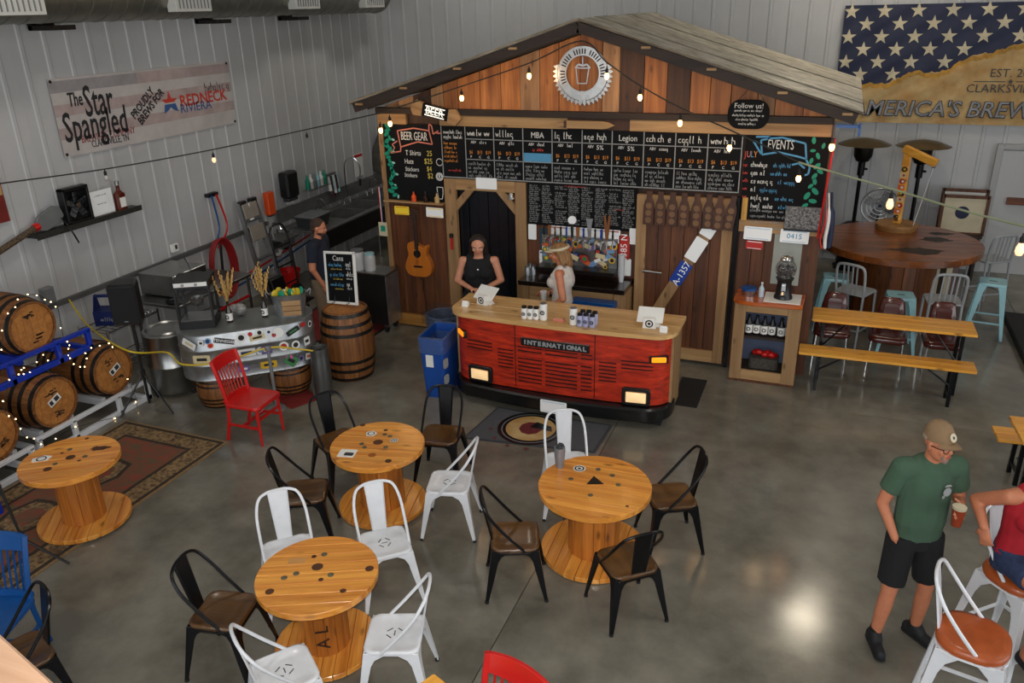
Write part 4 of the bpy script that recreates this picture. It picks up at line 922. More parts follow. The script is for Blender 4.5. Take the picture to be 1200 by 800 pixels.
# grille: horizontal slots framed by red slats
def strip(x0, x1, z0, z1, off, d, name, mtl, n=6, par=bar):
    m = MB()
    xs_ = [x0 + (x1 - x0) * k / n for k in range(n + 1)]
    vs = []
    for x in xs_:
        y = front(x, off); vs += [(x, y, z0), (x, y, z1), (x, y + d, z1), (x, y + d, z0)]
    fs = [(0, 1, 2, 3), tuple(4 * n + i for i in (3, 2, 1, 0))]
    for k in range(n):
        for i in range(4): fs.append((4 * k + i, 4 * k + 4 + i, 4 * k + 4 + (i + 1) % 4, 4 * k + (i + 1) % 4))
    m.add(vs, fs); return m.build(name, mtl, par, True, smooth=0)
def fx(u, v):                             # pixel on the bar front
    q = PY(u, v, YT + 0.02)
    for _ in range(5): q = PY(u, v, front(q.x))
    return q.x, q.z
gx0, gz1 = fx(607, 412); gx1, gz0 = fx(693, 470)
gz1, gz0 = 0.80, 0.33
gm_ = (gx0 + gx1) / 2 - 0.12
for a, b in ((gx0, gm_ - 0.02), (gm_ + 0.02, gm_ + 0.38), (gm_ + 0.42, gx1)):
    if b - a < 0.08: continue
    for k in range(10):
        if k == 7: continue
        z = gz0 + 0.02 + k * 0.046; strip(a, b, z, z + 0.020, 0.006, 0.012, 'grille_slot', m_slot, 3)
        strip(a, b, z + 0.020, z + 0.028, 0.016, 0.02, 'grille_slat', m_truck, 3)
for u0, u1, z0, nn in ((549, 578, 0.66, 3), (584, 602, 0.53, 6), (702, 722, 0.53, 6), (728, 765, 0.66, 3)):
    a = fx(u0, 425)[0]; b = fx(u1, 440)[0]
    for k in range(nn):
        z = z0 + k * 0.042 - (0.16 if nn == 6 else 0) + (0.0); z = z + (0.12 if nn == 6 else 0)
        strip(a, b, z, z + 0.018, 0.005, 0.01, 'vent_slot', m_slot, 4); strip(a, b, z + 0.018, z + 0.026, 0.013, 0.015, 'vent_slat', m_truck, 4)
for u in (604, 697): x_ = fx(u, 420)[0]; strip(x_ - .004, x_ + .004, 0.28, 1.02, 0.003, 0.008, 'panel_seam', m_slot, 1)
a = fx(572, 390)[0]; b = fx(738, 410)[0]
strip(X0 + .25, X1 - .25, 0.80 + .075, 0.885, 0.004, 0.01, 'crease', m_truck, 14)
# badge
ba0, ba1 = fx(611, 398)[0], fx(691, 410)[0]; bz = (fx(650, 404)[1])
strip(ba0, ba1, bz - 0.045, bz + 0.04, 0.018, 0.02, 'badge', m_black, 8); strip(ba0, ba1, bz + 0.04, bz + 0.05, 0.02, 0.02, 'badge_trim', m_chrome, 8)
L_ = 'INTERNATIONAL'
for i, c in enumerate(L_):
    x_ = ba0 + (ba1 - ba0) * (i + 0.9) / (len(L_) + 0.8); txt(c, 0.068, m_cgrey, bar, (x_, front(x_, 0.024), bz - 0.003), bold=0.003, xs=1.1, ext=0.003)
# headlights and indicators
m_hl = mat('lit_headlamp', S(255, 226, 176), 0.1, 0, 0.0, 40, emit=0.5, ecol=S(255, 206, 140))
m_refl = mat('headlamp_reflector', S(230, 215, 190), 0.15, 0.9, 0.1, 40)
for u, v in ((564, 437), (745.5, 464)):
    x_, z_ = fx(u, v); y_ = front(x_); w = 0.30
    T = Matrix.Translation((x_, y_, z_)) @ Matrix.Rotation(-0.10 if u < 600 else 0.10, 4, 'Z')
    MB(T).face(rrect(w, 0.20, 0.035), -0.035, 0.03).build('headlight_bezel', m_black, bar, True, bevel=0.008)
    h_ = MB(T).face(rrect(w - 0.07, 0.135, 0.025), -0.038, -0.030).build('headlight', m_refl, bar, True)
    o = MB(T).grid(lambda s_, t_: ((s_ - .5) * (w - .09), -0.044 - 0.015 * math.sin(PI * s_) * math.sin(PI * t_), (t_ - .5) * 0.115), 8, 6).build('headlight_lens', m_hl, h_); o.location = (0, 0, 0)
m_amb = mat('lit_amber_lens', S(255, 150, 30), 0.2, 0, 0, emit=1.2, ecol=S(255, 130, 16))
for u, v, a in ((542, 389, -0.8), (772, 421, 0.35)):
    x_, z_ = fx(u, v); T = Matrix.Translation((x_, front(x_), z_)) @ Matrix.Rotation(a, 4, 'Z')
    MB(T).face(rrect(0.20, 0.085, 0.012), -0.015, 0.02).build('indicator_bezel', m_black, bar, True); MB(T).face(rrect(0.15, 0.055, 0.01), -0.03, -0.01).build('indicator', m_amb, bar, True, bevel=0.004)
t = plate(648.5, 477, 0.30, 0.15, 1, 'white licence plate on the black bumper of the truck bar', m_plate, YT - 0.115, band=m_pfaint)
# ------------------------------------------------------------------ things on the bar
TZ = 1.0755
def tablet(p, rz, label):
    t = thing('payment_tablet', label, 'tablet', p, rz)
    MB().face([(-0.07, 0), (0.07, 0), (0.055, 0.115), (-0.055, 0.115)], -0.05, -0.02).build('stand_front', m_paper, t, bevel=0.004)
    MB().add([(-0.07, -0.03, 0), (0.07, -0.03, 0), (0.09, 0.09, 0), (-0.09, 0.09, 0), (-0.055, -0.02, 0.115), (0.055, -0.02, 0.115)], [(0, 1, 2, 3), (0, 4, 5, 1), (1, 5, 2), (0, 3, 4), (2, 5, 4, 3)]).build('stand', m_paper, t, smooth=0)
    m = MB(); m.T = Matrix.Translation((0.0, 0.045, 0.12)) @ Matrix.Rotation(R(-52), 4, 'X') @ Matrix.Scale(1, 4)
    m.box((0, 0.0, 0), (0.27, 0.012, 0.19)); m.build('screen', m_paper, t, bevel=0.004)
    g = MB(Matrix.Translation((0, -0.0515, 0.055)) @ Matrix.Rotation(R(90), 4, 'X')); g.lathe([(0.028, 0), (0.042, 0.0)], 20, cap=False); g.lathe([(0, 0), (0.016, 0.0)], 14, cap=False); g.build('round_logo', m_black, t)
    MB().cyl((0.05, 0.02, 0.03), (0.1, 0.0, 0.02), 0.022, n=10).build('receipt_roll', m_paper, t)
    return t
tablet((-3.52, 7.91, TZ), R(-18), 'white payment tablet on the bar in front of the woman in black')
tablet((-1.585, 7.78, TZ), R(4), 'white payment tablet at the right end of the bar top')
m_violet = mat('violet_label', S(166, 166, 196), 0.35, 0, 0.05)
def can(p, kind, label, grp):
    big = kind == 'big'; h, r = (0.185, 0.042) if big else (0.125, 0.033)
    t = thing('beer_can', label, 'can', p, 0, grp)
    lid = {'black': m_black, 'big': m_alum}.get(kind, m_black)
    MB().lathe([(0, 0), (r * .8, 0), (r, 0.008), (r, h - .014), (r * .8, h)], 18).build('body', m_violet if kind == 'violet' else m_paper, t)
    MB().cyl((0, 0, h - .002), (0, 0, h + (.02 if not big else .006)), r * .85, n=16).build('lid', lid, t)
    g = MB(Matrix.Translation((0, -r - 0.0015, h * .5)) @ Matrix.Rotation(R(90), 4, 'X')); g.lathe([(r * .35, 0), (r * .62, 0.0)], 14, cap=False); g.lathe([(0, 0), (r * .2, 0)], 8, cap=False); g.build('round_logo', m_black, t)
for i, (u, v) in enumerate(((614.5, 373), (621.5, 373.5), (628.5, 374))):
    can(P(u, v, TZ), 'black', ('black topped white can beside the bar middle, farthest from the tall can', 'black topped white can, middle of the three beside the tall can', 'black topped white can touching the tall silver lidded can')[i], 'cans on the bar top')
can(P(637, 374.5, TZ), 'big', 'tall white can with silver lid beside three black topped cans', 'tall cans on the bar top')
can(P(672, 380, TZ), 'big', 'tall white can with silver lid beside the violet cans', 'tall cans on the bar top')
for i, (u, v) in enumerate(((679.5, 382), (686.5, 382.5), (694, 383.5), (683, 378), (690, 378.5), (697, 380))):
    can(P(u, v, TZ), 'violet', ('violet labelled can in front row touching the tall can', 'violet labelled can in the middle of the front row', 'violet labelled can at the front row end nearest the tablet', 'violet labelled can in the rear row next to the tall can', 'violet labelled can in the middle of the rear row', 'violet labelled can at the rear row end nearest the tablet')[i], 'violet cans on the bar')
q = P(655, 376, TZ); t = thing('wood_block', 'small pale wooden block between the two tall cans on the bar', 'block', q); MB().box((0, 0, 0.016), (0.12, 0.055, 0.032)).build('block', m_cp, t, bevel=0.004); MB().box((0, 0, 0.034), (0.09, 0.03, 0.004)).build('inlay', m_tan, t)
for u, v, lab in ((545.5, 359, 'small white card holder at the left bar corner'), (777.5, 389, 'small white card holder at the right bar corner')):
    t = thing('card_holder', lab, 'card holder', P(u, v, TZ)); MB().add([(-.04, -.03, 0), (.04, -.03, 0), (.04, .03, 0), (-.04, .03, 0), (-.04, -.01, .055), (.04, -.01, .055), (.04, .025, .055), (-.04, .025, .055)], [(0, 3, 2, 1), (4, 5, 6, 7), (0, 1, 5, 4), (1, 2, 6, 5), (2, 3, 7, 6), (3, 0, 4, 7)]).build('holder', m_paper, t, bevel=.006); MB().box((0, -.005, .06), (.07, .004, .02)).build('card', m_plate, t)
# ================================================================== FLOOR MATS AND RUG
mt = thing('floor_mat', 'grey logo mat on the floor in front of the truck bar', 'mat', (-2.59, 7.12, 0))
m_matg = mat('charcoal_mat', S(62, 62, 66), 0.95, 0, 0.12, 60, bump=0.3)
MB().prism([(-3.30, 6.72), (-1.90, 6.88), (-1.88, 7.5), (-3.22, 7.5)], 0.0, 0.012).build('mat', m_matg, mt, True, bevel=.003)
MB().prism([(-3.27, 6.75), (-1.93, 6.90), (-1.91, 7.47), (-3.19, 7.47)], 0.012, 0.0135).build('pile', mat('mat_pile', S(82, 82, 86), 0.95, 0, 0.12, 60, bump=0.3), mt, True)
cx_, cy_ = P(622, 503).xy
for r0, r1, mm, z in ((0.0, 0.36, m_black, .0142), (0.0, 0.27, m_tan, .0148), (0.305, 0.318, m_grey, .0146)):
    MB().lathe([(r0, z), (r1, z)], 32, (cx_, cy_, 0), cap=False).build('printed_ring', mm, mt, True, smooth=0)
MB().prism([(p[0] * .9, p[1]) for p in circ(0.14, 9, cx_ / .9, cy_)], .0148, .0156).build('printed_glass', mat('dark_red_print', S(110, 30, 34), 0.9, 0, .2, 30), mt, True)
MB().prism([(cx_ - .02, cy_ + .02), (cx_ + .24, cy_ + .0), (cx_ + .2, cy_ + .1), (cx_ + .02, cy_ + .15)], .0148, .0162).build('printed_cap', m_black, mt, True)
for a in range(6): MB().prism(star(0.035, cx_ + 0.43 * math.cos(R(200 + a * 28)), cy_ + 0.43 * math.sin(R(200 + a * 28))), .0137, .0145).build('printed_star', MATS['dark_red_print'], mt, True)
mt2 = tag(MB().prism([(-1.40, 8.2), (-1.10, 8.2), (-1.10, 8.95), (-1.40, 8.95)], 0, 0.012).build('floor_mat', m_rubber, bevel=.003), 'plain black rubber mat at the right end of the bar', 'mat')
mt3 = thing('floor_mat', 'red floor mat running behind the sticker covered tub', 'mat', (-5.9, 8.3, 0)); MB().prism([(-6.9, 8.5), (-5.72, 8.6), (-5.70, 9.38), (-6.6, 10.6), (-7.2, 10.4)], 0, .01).build('mat', mat('dark_red_mat', S(122, 26, 20), 0.8, 0, .12, 30), mt3, True)
MB().prism([(-6.95, 8.46), (-5.68, 8.56), (-5.66, 9.40), (-6.58, 10.66), (-7.26, 10.44)], 0, .006).build('border', m_rubber, mt3, True)
mt4 = tag(MB().prism([(-5.95, 6.95), (-5.45, 6.7), (-5.28, 7.02), (-5.8, 7.35)], 0, .01).build('floor_mat', MATS['dark_red_mat'], bevel=.003), 'small red mat beside the steel keg under the red chair', 'mat')
# rug: woven field, borders and motifs
r_a, r_b, r_c = P(268, 518), P(150, 493), P(36, 684)
ex_ = (r_b - r_a).normalized(); ey = Vector((-ex_.y, ex_.x, 0)); ey = ey if ey.dot(r_c - r_a) > 0 else -ey
rug = thing('area_rug', 'worn oriental rug under the spool table by the barrel racks', 'rug', r_a)
def rp_(u, v): q = r_a + ex_ * u + ey * v; return (q.x, q.y)
RW, RH = 1.44, 2.75
def rr_(a, b, c, d, z0, z1, name, mm): MB().prism([rp_(a, b), rp_(c, b), rp_(c, d), rp_(a, d)][::-1], z0, z1).build(name, mm, rug, True, smooth=0)
rr_(0, 0, RW, RH, 0, .008, 'fringe_edge', mat('rug_tan', S(142, 114, 78), 0.95, 0, .15, 40))
rr_(.03, .03, RW - .03, RH - .03, .008, .0092, 'dark_border', mat('rug_dark', S(66, 54, 40), 0.95, 0, .3, 50))
rr_(.07, .07, RW - .07, RH - .07, .0092, .0100, 'tan_border', mat('rug_border', S(152, 124, 84), 0.95, 0, .0, 26, col2=S(70, 52, 36)))
rr_(.26, .26, RW - .26, RH - .26, .0100, .0108, 'inner_line', MATS['rug_dark'])
rr_(.30, .30, RW - .30, RH - .30, .0108, .0116, 'field', mat('rug_field', S(134, 60, 44), 0.95, 0, .0, 11, col2=S(88, 82, 58), detail=10))
for (cu, cv, sz) in ((.8, .95, .34), (.8, 1.75, .34)):
    for k, (s_, mm) in enumerate(((1, 'rug_dark'), (.82, 'rug_border'), (.5, 'rug_field'))):
        MB().prism([rp_(cu + sz * s_ * math.cos(a) * .75, cv + sz * s_ * math.sin(a) * (1 if j % 2 else .8)) for j, a in enumerate([2 * PI * i / 8 for i in range(8)])][::-1], .0116 + k * .0006, .0122 + k * .0006).build('medallion', MATS[mm], rug, True, smooth=0)
# ================================================================== CABLE-SPOOL TABLES
def disc_planks(par, R_, z0, z1, ang, n, mtl, name, jit=None, hole=None, wob=0.0):
    edges = [-R_ + 2 * R_ * k / n for k in range(n + 1)]
    poly = circ(R_, 56)
    for a, b in zip(edges[:-1], edges[1:]):
        pl = clip(poly, a + .0012, b - .0012, 1)
        if len(pl) < 3: continue
        o = MB().prism(pl, z0, z1 - random.uniform(0, wob)).build(name, mtl, par, smooth=30, bevel=0.004); o.rotation_euler = (0, 0, ang)
m_bolt = mat('zinc_bolt', S(128, 124, 104), .35, .7, .1)
def bolt(par, x, y, z, n='bolt'): MB().lathe([(0.0, 0), (0.022, 0), (0.022, .003), (0.012, .004), (0.012, .009), (0, .009)], 12, (x, y, z)).build(n, m_bolt, par)
def spool(loc, rz, label, R_, h, rd, marks, bolts, base_R=None, mt_top=m_spool, mt_st=m_spoolz, top_th=0.05, n=8, nst=14):
    t = thing('spool_table', label, 'table', loc, rz)
    disc_planks(t, R_, h - top_th, h, 0, n, mt_top, 'top_plank')
    disc_planks(t, base_R or R_ - .02, 0.008, 0.05, R(90), n, mt_top, 'base_plank')
    for k in range(nst):
        a0, a1 = 2 * PI * k / nst + .006, 2 * PI * (k + 1) / nst - .006
        MB().prism([(rd * math.cos(a0), rd * math.sin(a0)), (rd * math.cos(a1), rd * math.sin(a1)), ((rd - .035) * math.cos(a1), (rd - .035) * math.sin(a1)), ((rd - .035) * math.cos(a0), (rd - .035) * math.sin(a0))], 0.05, h - top_th).build('stave', mt_st, t, smooth=0, bevel=.003)
    for k in range(6): a = 2 * PI * k / 6; MB().cyl((R_ * .8 * math.cos(a), R_ * .8 * math.sin(a), 0), (R_ * .8 * math.cos(a), R_ * .8 * math.sin(a), .01), .02, n=8).build('foot', m_rubber, t)
    for (x, y) in bolts: bolt(t, x, y, h)
    for mk in marks:
        kind, x, y, s, mm = mk[:5]
        if kind == 'hole': MB().lathe([(0, h + .0012), (s, h + .0012)], 18, (x, y, 0), cap=False).build('hole', mm, t, smooth=0)
        elif kind == 'tri': MB().prism([(x + s * math.cos(a), y + s * math.sin(a)) for a in (mk[5], mk[5] + 2.09, mk[5] + 4.19)], h, h + .0016).build('triangular_hole', mm, t, smooth=0)
        elif kind == 'disc':
            o = MB().lathe([(0, h + .002), (s, h + .002)], 20, (x, y, 0), cap=False).build('sticker', mm, t, smooth=0); MB().lathe([(s * .55, h + .003), (s * .8, h + .003)], 20, (x, y, 0), cap=False).build('sticker_ring', m_black, o, smooth=0)
            MB().lathe([(0, h + .003), (s * .28, h + .003)], 12, (x, y, 0), cap=False).build('sticker_mark', m_black, o, smooth=0)
        elif kind == 'poly':
            pl = mk[5]; o = MB().prism([(x + s * a, y + s * b) for a, b in pl], h, h + .002).build('sticker', mm, t, smooth=0)
            MB().lathe([(s * .45, h + .003), (s * .62, h + .003)], 18, (x, y, 0), cap=False).build('sticker_ring', m_black, o, smooth=0)
        elif kind == 'card':
            o = MB().prism(rrect(s, s * .85, .004, 1, x, y), h, h + .003).build('card', mm, t, smooth=0); MB().prism(rrect(s * .55, s * .35, .01, 2, x + .02, y - .015), h + .003, h + .004).build('card_print', m_dkgrey, o, smooth=0)
        elif kind == 'blob': r_ = random.Random(int(x * 99)); MB().prism([(x + s * r_.uniform(.5, 1.1) * math.cos(a), y + s * .5 * r_.uniform(.5, 1.2) * math.sin(a)) for a in [2 * PI * k / 18 for k in range(18)]], h, h + .001).build('burn_mark', mm, t, smooth=0)
        elif kind == 'patch': MB().prism(rrect(s, s * .55, .004, 1, x, y), h, h + .001).build('tape_patch', mm, t, smooth=0)
    return t
def loc_on(t, u, v, h):                   # pixel on a table top -> local xy
    q = P(u, v, h) - t[0]; c, s = math.cos(-t[1]), math.sin(-t[1]); return (q.x * c - q.y * s, q.x * s + q.y * c)
# the spools are about 0.64 m tall: only at that height do the tops stand over their bases
TA = (Vector((-3.475, 5.365, 0)), R(12)); TB = (Vector((-2.968, 3.674, 0)), R(25)); TC = (Vector((-1.477, 5.36, 0)), R(2)); TD = (Vector((-5.90, 4.248, .0118)), R(35))
H_ = 0.64
knot = mat('dark_knot_hole', S(88, 48, 20), 0.7, 0, .2)
pent = [(math.cos(a) * 1.0, math.sin(a) * 1.0) for a in [R(90 + 72 * k) for k in range(5)]]
diam = [(1.15, .4), (0.2, .85), (-1.1, .3), (-1.0, -.6), (.8, -.6)]
L2 = lambda T, u, v: loc_on(T, u, v, H_)
spool(TA[0], R(12), 'honey coloured spool table with a white card and pentagon sticker', 0.417, H_, 0.20,
      [('hole',) + L2(TA, 443, 518) + (.045, knot), ('poly',) + L2(TA, 435, 508) + (.055, m_paper, pent), ('disc',) + L2(TA, 462, 516) + (.036, m_paper), ('card',) + L2(TA, 407, 531) + (.15, m_paper), ('hole',) + L2(TA, 455, 540) + (.03, knot), ('hole',) + L2(TA, 436, 533) + (.035, mat('amber_knot', S(170, 92, 30), .4, 0, .1)), ('hole',) + L2(TA, 425, 498) + (.025, knot), ('hole',) + L2(TA, 452, 504) + (.02, knot)],
      [L2(TA, 424, 520), L2(TA, 451, 509), L2(TA, 457, 511), L2(TA, 427, 524), L2(TA, 452, 524)])
tB = spool(TB[0], R(25), 'honey coloured spool table with stencilled drum between white chairs', 0.417, H_, 0.17,
      [('hole',) + L2(TB, 372, 664) + (.04, knot), ('patch',) + L2(TB, 348, 657) + (.12, mat('tan_tape', S(198, 142, 80), .6, 0, .04)), ('hole',) + L2(TB, 316, 693) + (.03, knot), ('hole',) + L2(TB, 402, 692) + (.022, knot), ('hole',) + L2(TB, 368, 652) + (.018, knot), ('hole',) + L2(TB, 376, 679) + (.018, knot), ('hole',) + L2(TB, 433, 666) + (.03, knot)],
      [L2(TB, 380, 649.5), L2(TB, 347, 672), L2(TB, 387.5, 673.5), L2(TB, 333, 677)], base_R=.36)
for i, (c, z) in enumerate((('A', .17), ('L', .29), ('3', .43))):
    a = R(-58 - 25); rr2 = .1705; o = txt(c, 0.13, m_char, None, (0, 0, 0)); o.parent = tB; o.location = (rr2 * math.cos(a), rr2 * math.sin(a), z); o.rotation_euler = (R(90), R(-90), a + R(90)); o.name = 'stencil'
spool(TC[0], R(2), 'honey coloured spool table with a triangular dark hole and grey tumbler', 0.453, H_, 0.215,
      [('tri',) + L2(TC, 697, 564) + (.082, m_black, 1.9), ('disc',) + L2(TC, 679, 549) + (.052, m_paper), ('hole',) + L2(TC, 735, 593) + (.014, knot)],
      [L2(TC, 701, 550), L2(TC, 669, 561), L2(TC, 717.5, 557), L2(TC, 724.5, 568), L2(TC, 692, 580)], n=9)
spool(TD[0], R(35), 'honey coloured spool table standing on the rug by the barrels', 0.407, H_, 0.18,
      [('hole',) + L2(TD, 83, 537) + (.04, knot), ('poly',) + L2(TD, 49, 539) + (.07, m_paper, diam), ('hole',) + L2(TD, 56, 551) + (.035, knot), ('blob',) + L2(TD, 118, 526) + (.09, knot), ('hole',) + L2(TD, 73, 532) + (.015, knot), ('hole',) + L2(TD, 93, 541) + (.016, knot), ('hole',) + L2(TD, 102, 515) + (.018, knot)],
      [L2(TD, 82, 528), L2(TD, 65, 545), L2(TD, 100, 536)])
q = P(656, 547, H_); tm = thing('tumbler', 'grey ribbed drinking tumbler with dark lid on the spool table', 'tumbler', q); MB().lathe([(0, 0), (.032, 0), (.036, .02), (.045, .13), (.046, .19), (0, .19)], 20).build('cup', mat('pewter_cup', S(150, 154, 160), .35, .5, .06, 20), tm)
m = MB()
for k in range(12): m.ell((random.uniform(-.025, .025), random.uniform(-.025, .025), .195 + random.uniform(0, .012)), .014, 6, 4)
m.build('lid', m_dkgrey, tm)
# ================================================================== SEATING
def cafe_chair(label, metal, seat_m, style, sh=0.45, bt=0.84, grp=None):
    """pressed sheet-metal cafe chair, front towards +Y"""
    t = thing('cafe_chair' if sh < .6 else 'bar_stool', label, 'chair' if sh < .6 else 'bar stool', (0, 0, 0), 0, grp)
    w = 0.18; spl = 0.055 if sh < .6 else 0.075
    if style == 'cushion':
        MB().prism(rrect(.40, .39, .13, 6), sh - .03, sh - .015).build('seat_pan', metal, t, bevel=.004)
        o = MB(); pr = rrect(.39, .38, .15, 6)
        o.v = []; rings = [(1.0, sh - .012), (1.03, sh + .012), (.98, sh + .032), (.8, sh + .042), (.4, sh + .046)]
        n = len(pr); vs = [(p[0] * k, p[1] * k, z) for k, z in rings for p in pr]
        fs = [(i * n + j, i * n + (j + 1) % n, (i + 1) * n + (j + 1) % n, (i + 1) * n + j) for i in range(len(rings) - 1) for j in range(n)] + [tuple(range(n))[::-1], tuple((len(rings) - 1) * n + j for j in range(n))]
        o.add(vs, fs).build('seat', seat_m, t, smooth=60)
    else:
        pr = rrect(.36, .36, .07, 6); n = len(pr)
        rings = [(1.0, sh - .03), (1.02, sh - .012), (1.0, sh), (.93, sh + .004), (.86, sh - .002), (.5, sh - .005)]
        vs = [(p[0] * k, p[1] * k, z) for k, z in rings for p in pr]
        fs = [(i * n + j, i * n + (j + 1) % n, (i + 1) * n + (j + 1) % n, (i + 1) * n + j) for i in range(len(rings) - 1) for j in range(n)] + [tuple(range(n))[::-1], tuple((len(rings) - 1) * n + j for j in range(n))]
        MB().add(vs, fs).build('seat', seat_m, t, smooth=60)
        if style == 'slot':
            for k, (x, y, a) in enumerate(((-.03, .035, .9), (.03, .035, -.9), (-.03, -.035, -.9), (.03, -.035, .9), (0, .0, 0))):
                MB(Matrix.Translation((x, y, sh - .0035)) @ Matrix.Rotation(a, 4, 'Z')).box((0, 0, 0), (.045, .006, .002)).build('drain_slot', m_dkgrey, t, smooth=0)
        else: MB().prism(rrect(.375, .375, .07, 6), sh - .045, sh - .028).build('seat_rim', metal, t, bevel=.003)
    # folded legs: an L section whose arms flare into the arched apron at the top
    top = sh - .012
    prof = [(0.0, .172), (.05, .125), (.12, .078), (.22, .060), (.6, .044), (1.0, .026)]
    for sx in (-1, 1):
        for sy in (-1, 1):
            vs = []; th = .010
            for tt, arm in prof:
                z = top * (1 - tt) + .012 * tt; c = Vector((sx * (w + spl * tt), sy * (w - .004 + spl * 1.15 * tt), z))
                for p in ((0, 0), (arm, 0), (arm, th), (th, th), (th, arm), (0, arm)): vs.append((c.x - sx * p[0], c.y - sy * p[1], z))
            fs = [tuple(range(6)), tuple(len(prof) * 6 - 6 + k for k in range(6))]
            for i in range(len(prof) - 1):
                for k in range(6): fs.append((i * 6 + k, i * 6 + (k + 1) % 6, i * 6 + 6 + (k + 1) % 6, i * 6 + 6 + k))
            lg = MB().add(vs, fs).build('leg', metal, t, smooth=30, bevel=.0025)
            c = (sx * (w + spl - .012), sy * (w + spl * 1.15 - .016), 0)
            MB().cyl(c, (c[0], c[1], .022), .017, .015, n=8).build('foot_cap', m_rubber, t)
    if sh > .6:
        z = .26; q = w + spl * (1 - z / top) - .012; q2 = w + spl * 1.15 * (1 - z / top) - .014
        for a, b in (((-q, -q2), (q, -q2)), ((q, -q2), (q, q2)), ((q, q2), (-q, q2)), ((-q, q2), (-q, -q2))):
            MB().beam((a[0], a[1], z), (b[0], b[1], z), .012, .022).build('stretcher', metal, t)
    # back hoop from the sides of the seat and the flat central splat
    dz = bt - sh
    hp = catmull([(-.178, .07, sh - .02), (-.183, -.06, sh + dz * .32), (-.178, -.165, sh + dz * .66), (-.145, -.225, sh + dz * .90), (-.08, -.247, sh + dz * .985), (0, -.252, bt), (.08, -.247, sh + dz * .985), (.145, -.225, sh + dz * .90), (.178, -.165, sh + dz * .66), (.183, -.06, sh + dz * .32), (.178, .07, sh - .02)], 5)
    MB().tube(hp, .0115, 8).build('back_hoop', metal, t)
    m = MB(); N_ = 6; vs = []
    for k in range(N_ + 1):
        f = k / N_; y = -.172 - .078 * f ** 1.0; z = sh - .02 + (dz + .012) * f; ww = .056 + .020 * f
        for x, dy in ((-ww, -.0), (-ww * .82, .008), (ww * .82, .008), (ww, 0)): vs.append((x, y + dy, z))
    n0 = len(vs); vs += [(p[0], p[1] - .004, p[2]) for p in vs]
    fs = []
    for k in range(N_):
        for i in range(3): fs += [(k * 4 + i, k * 4 + i + 1, k * 4 + 5 + i, k * 4 + 4 + i), (n0 + k * 4 + i, n0 + k * 4 + 4 + i, n0 + k * 4 + 5 + i, n0 + k * 4 + i + 1)]
        for i in (0, 3): fs.append((k * 4 + i, k * 4 + 4 + i, n0 + k * 4 + 4 + i, n0 + k * 4 + i))
    fs += [(0, 1, 2, 3, n0 + 3, n0 + 2, n0 + 1, n0), tuple(N_ * 4 + i for i in range(4)) + tuple(n0 + N_ * 4 + i for i in (3, 2, 1, 0))]
    m.add(vs, fs).build('back_splat', metal, t, smooth=30)
    return t
wch = cafe_chair('w', m_white, m_white, 'slot', grp='white metal cafe chairs'); dch = cafe_chair('d', m_blackmet, m_seatwd, 'wood', grp='dark metal cafe chairs')
used = {}
def put(proto, u, v, facing, label, z=.45):
    """seat centre at a pixel; facing = world angle of the front, degrees (0=+X, 90=+Y)"""
    q = P(u, v, z); o = proto if proto.name not in used else copy_tree(proto); used[proto.name] = 1
    o.location = (q.x, q.y, 0); o.rotation_euler = (0, 0, R(facing - 90)); o['label'] = label
    for T, rb in ((TA, .397), (TB, .36), (TC, .433)):         # feet stand clear of the spool bases
        for _ in range(60):
            c, s_ = math.cos(R(facing - 90)), math.sin(R(facing - 90)); fx_ = [Vector((o.location.x + a * c - b * s_, o.location.y + a * s_ + b * c, 0)) for a in (-.216, .216) for b in (-.22, .22)]
            if min((f - T[0]).length for f in fx_) > rb + .024: break
            o.location += (Vector((o.location.x, o.location.y, 0)) - T[0]).normalized() * .004
    return o
def aim(u, v, T, z=.45):
    q = P(u, v, z); d = T[0] - q; return math.degrees(math.atan2(d.y, d.x))
put(dch, 403, 518, -32, 'dark metal chair with brown seat behind the pentagon sticker table, nearest the red chair')
put(dch, 499, 516, -80, 'dark metal chair with brown seat between the pentagon sticker table and the blue bin')
put(dch, 366, 571, 28, 'dark metal chair with brown seat by the white card on the spool table')
put(wch, 527, 564, 196, 'white metal chair standing alone between the two middle spool tables')
put(wch, 338, 645, -46, 'white metal chair behind the stencilled table beside a dark chair')
put(wch, 447, 638, -48, 'white metal chair pushed between the stencilled and pentagon sticker tables')
put(dch, 279, 711, 12, 'dark metal chair with brown seat facing the stencilled spool table')
put(wch, 455, 737, 200, 'white metal chair at the stencilled table on the red chair side')
put(wch, 338, 775, 52, 'white metal chair turned toward the stencilled table, next to the dark chair')
put(wch, 664, 541, -66, 'white metal chair between the truck bar plate and the tumbler table')
put(dch, 617, 622, 22, 'dark metal chair with brown seat beside the tumbler table, facing the drum')
put(dch, 783, 580, 207, 'dark metal chair with brown seat between the tumbler table and the open floor')
put(dch, 735, 655, 130, 'dark metal chair turned with its back to the open floor at the tumbler table')
put(dch, 20, 768, -112, 'dark metal chair with brown seat beside the blue wooden chair')
st1 = cafe_chair('white metal bar stool with empty tan leather seat beside the man in green', m_white, m_leather, 'cushion', .72, 1.13, 'tan leather bar stools')
q = P(1141, 745, .74); st1.location = (q.x, q.y, 0); st1.rotation_euler = (0, 0, R(-12 - 90))
st2 = copy_tree(st1, label='white metal bar stool with the woman in the red top seated on it')
q = P(1196, 672, .74); st2.location = (q.x, q.y, 0); st2.rotation_euler = (0, 0, R(-48 - 90))
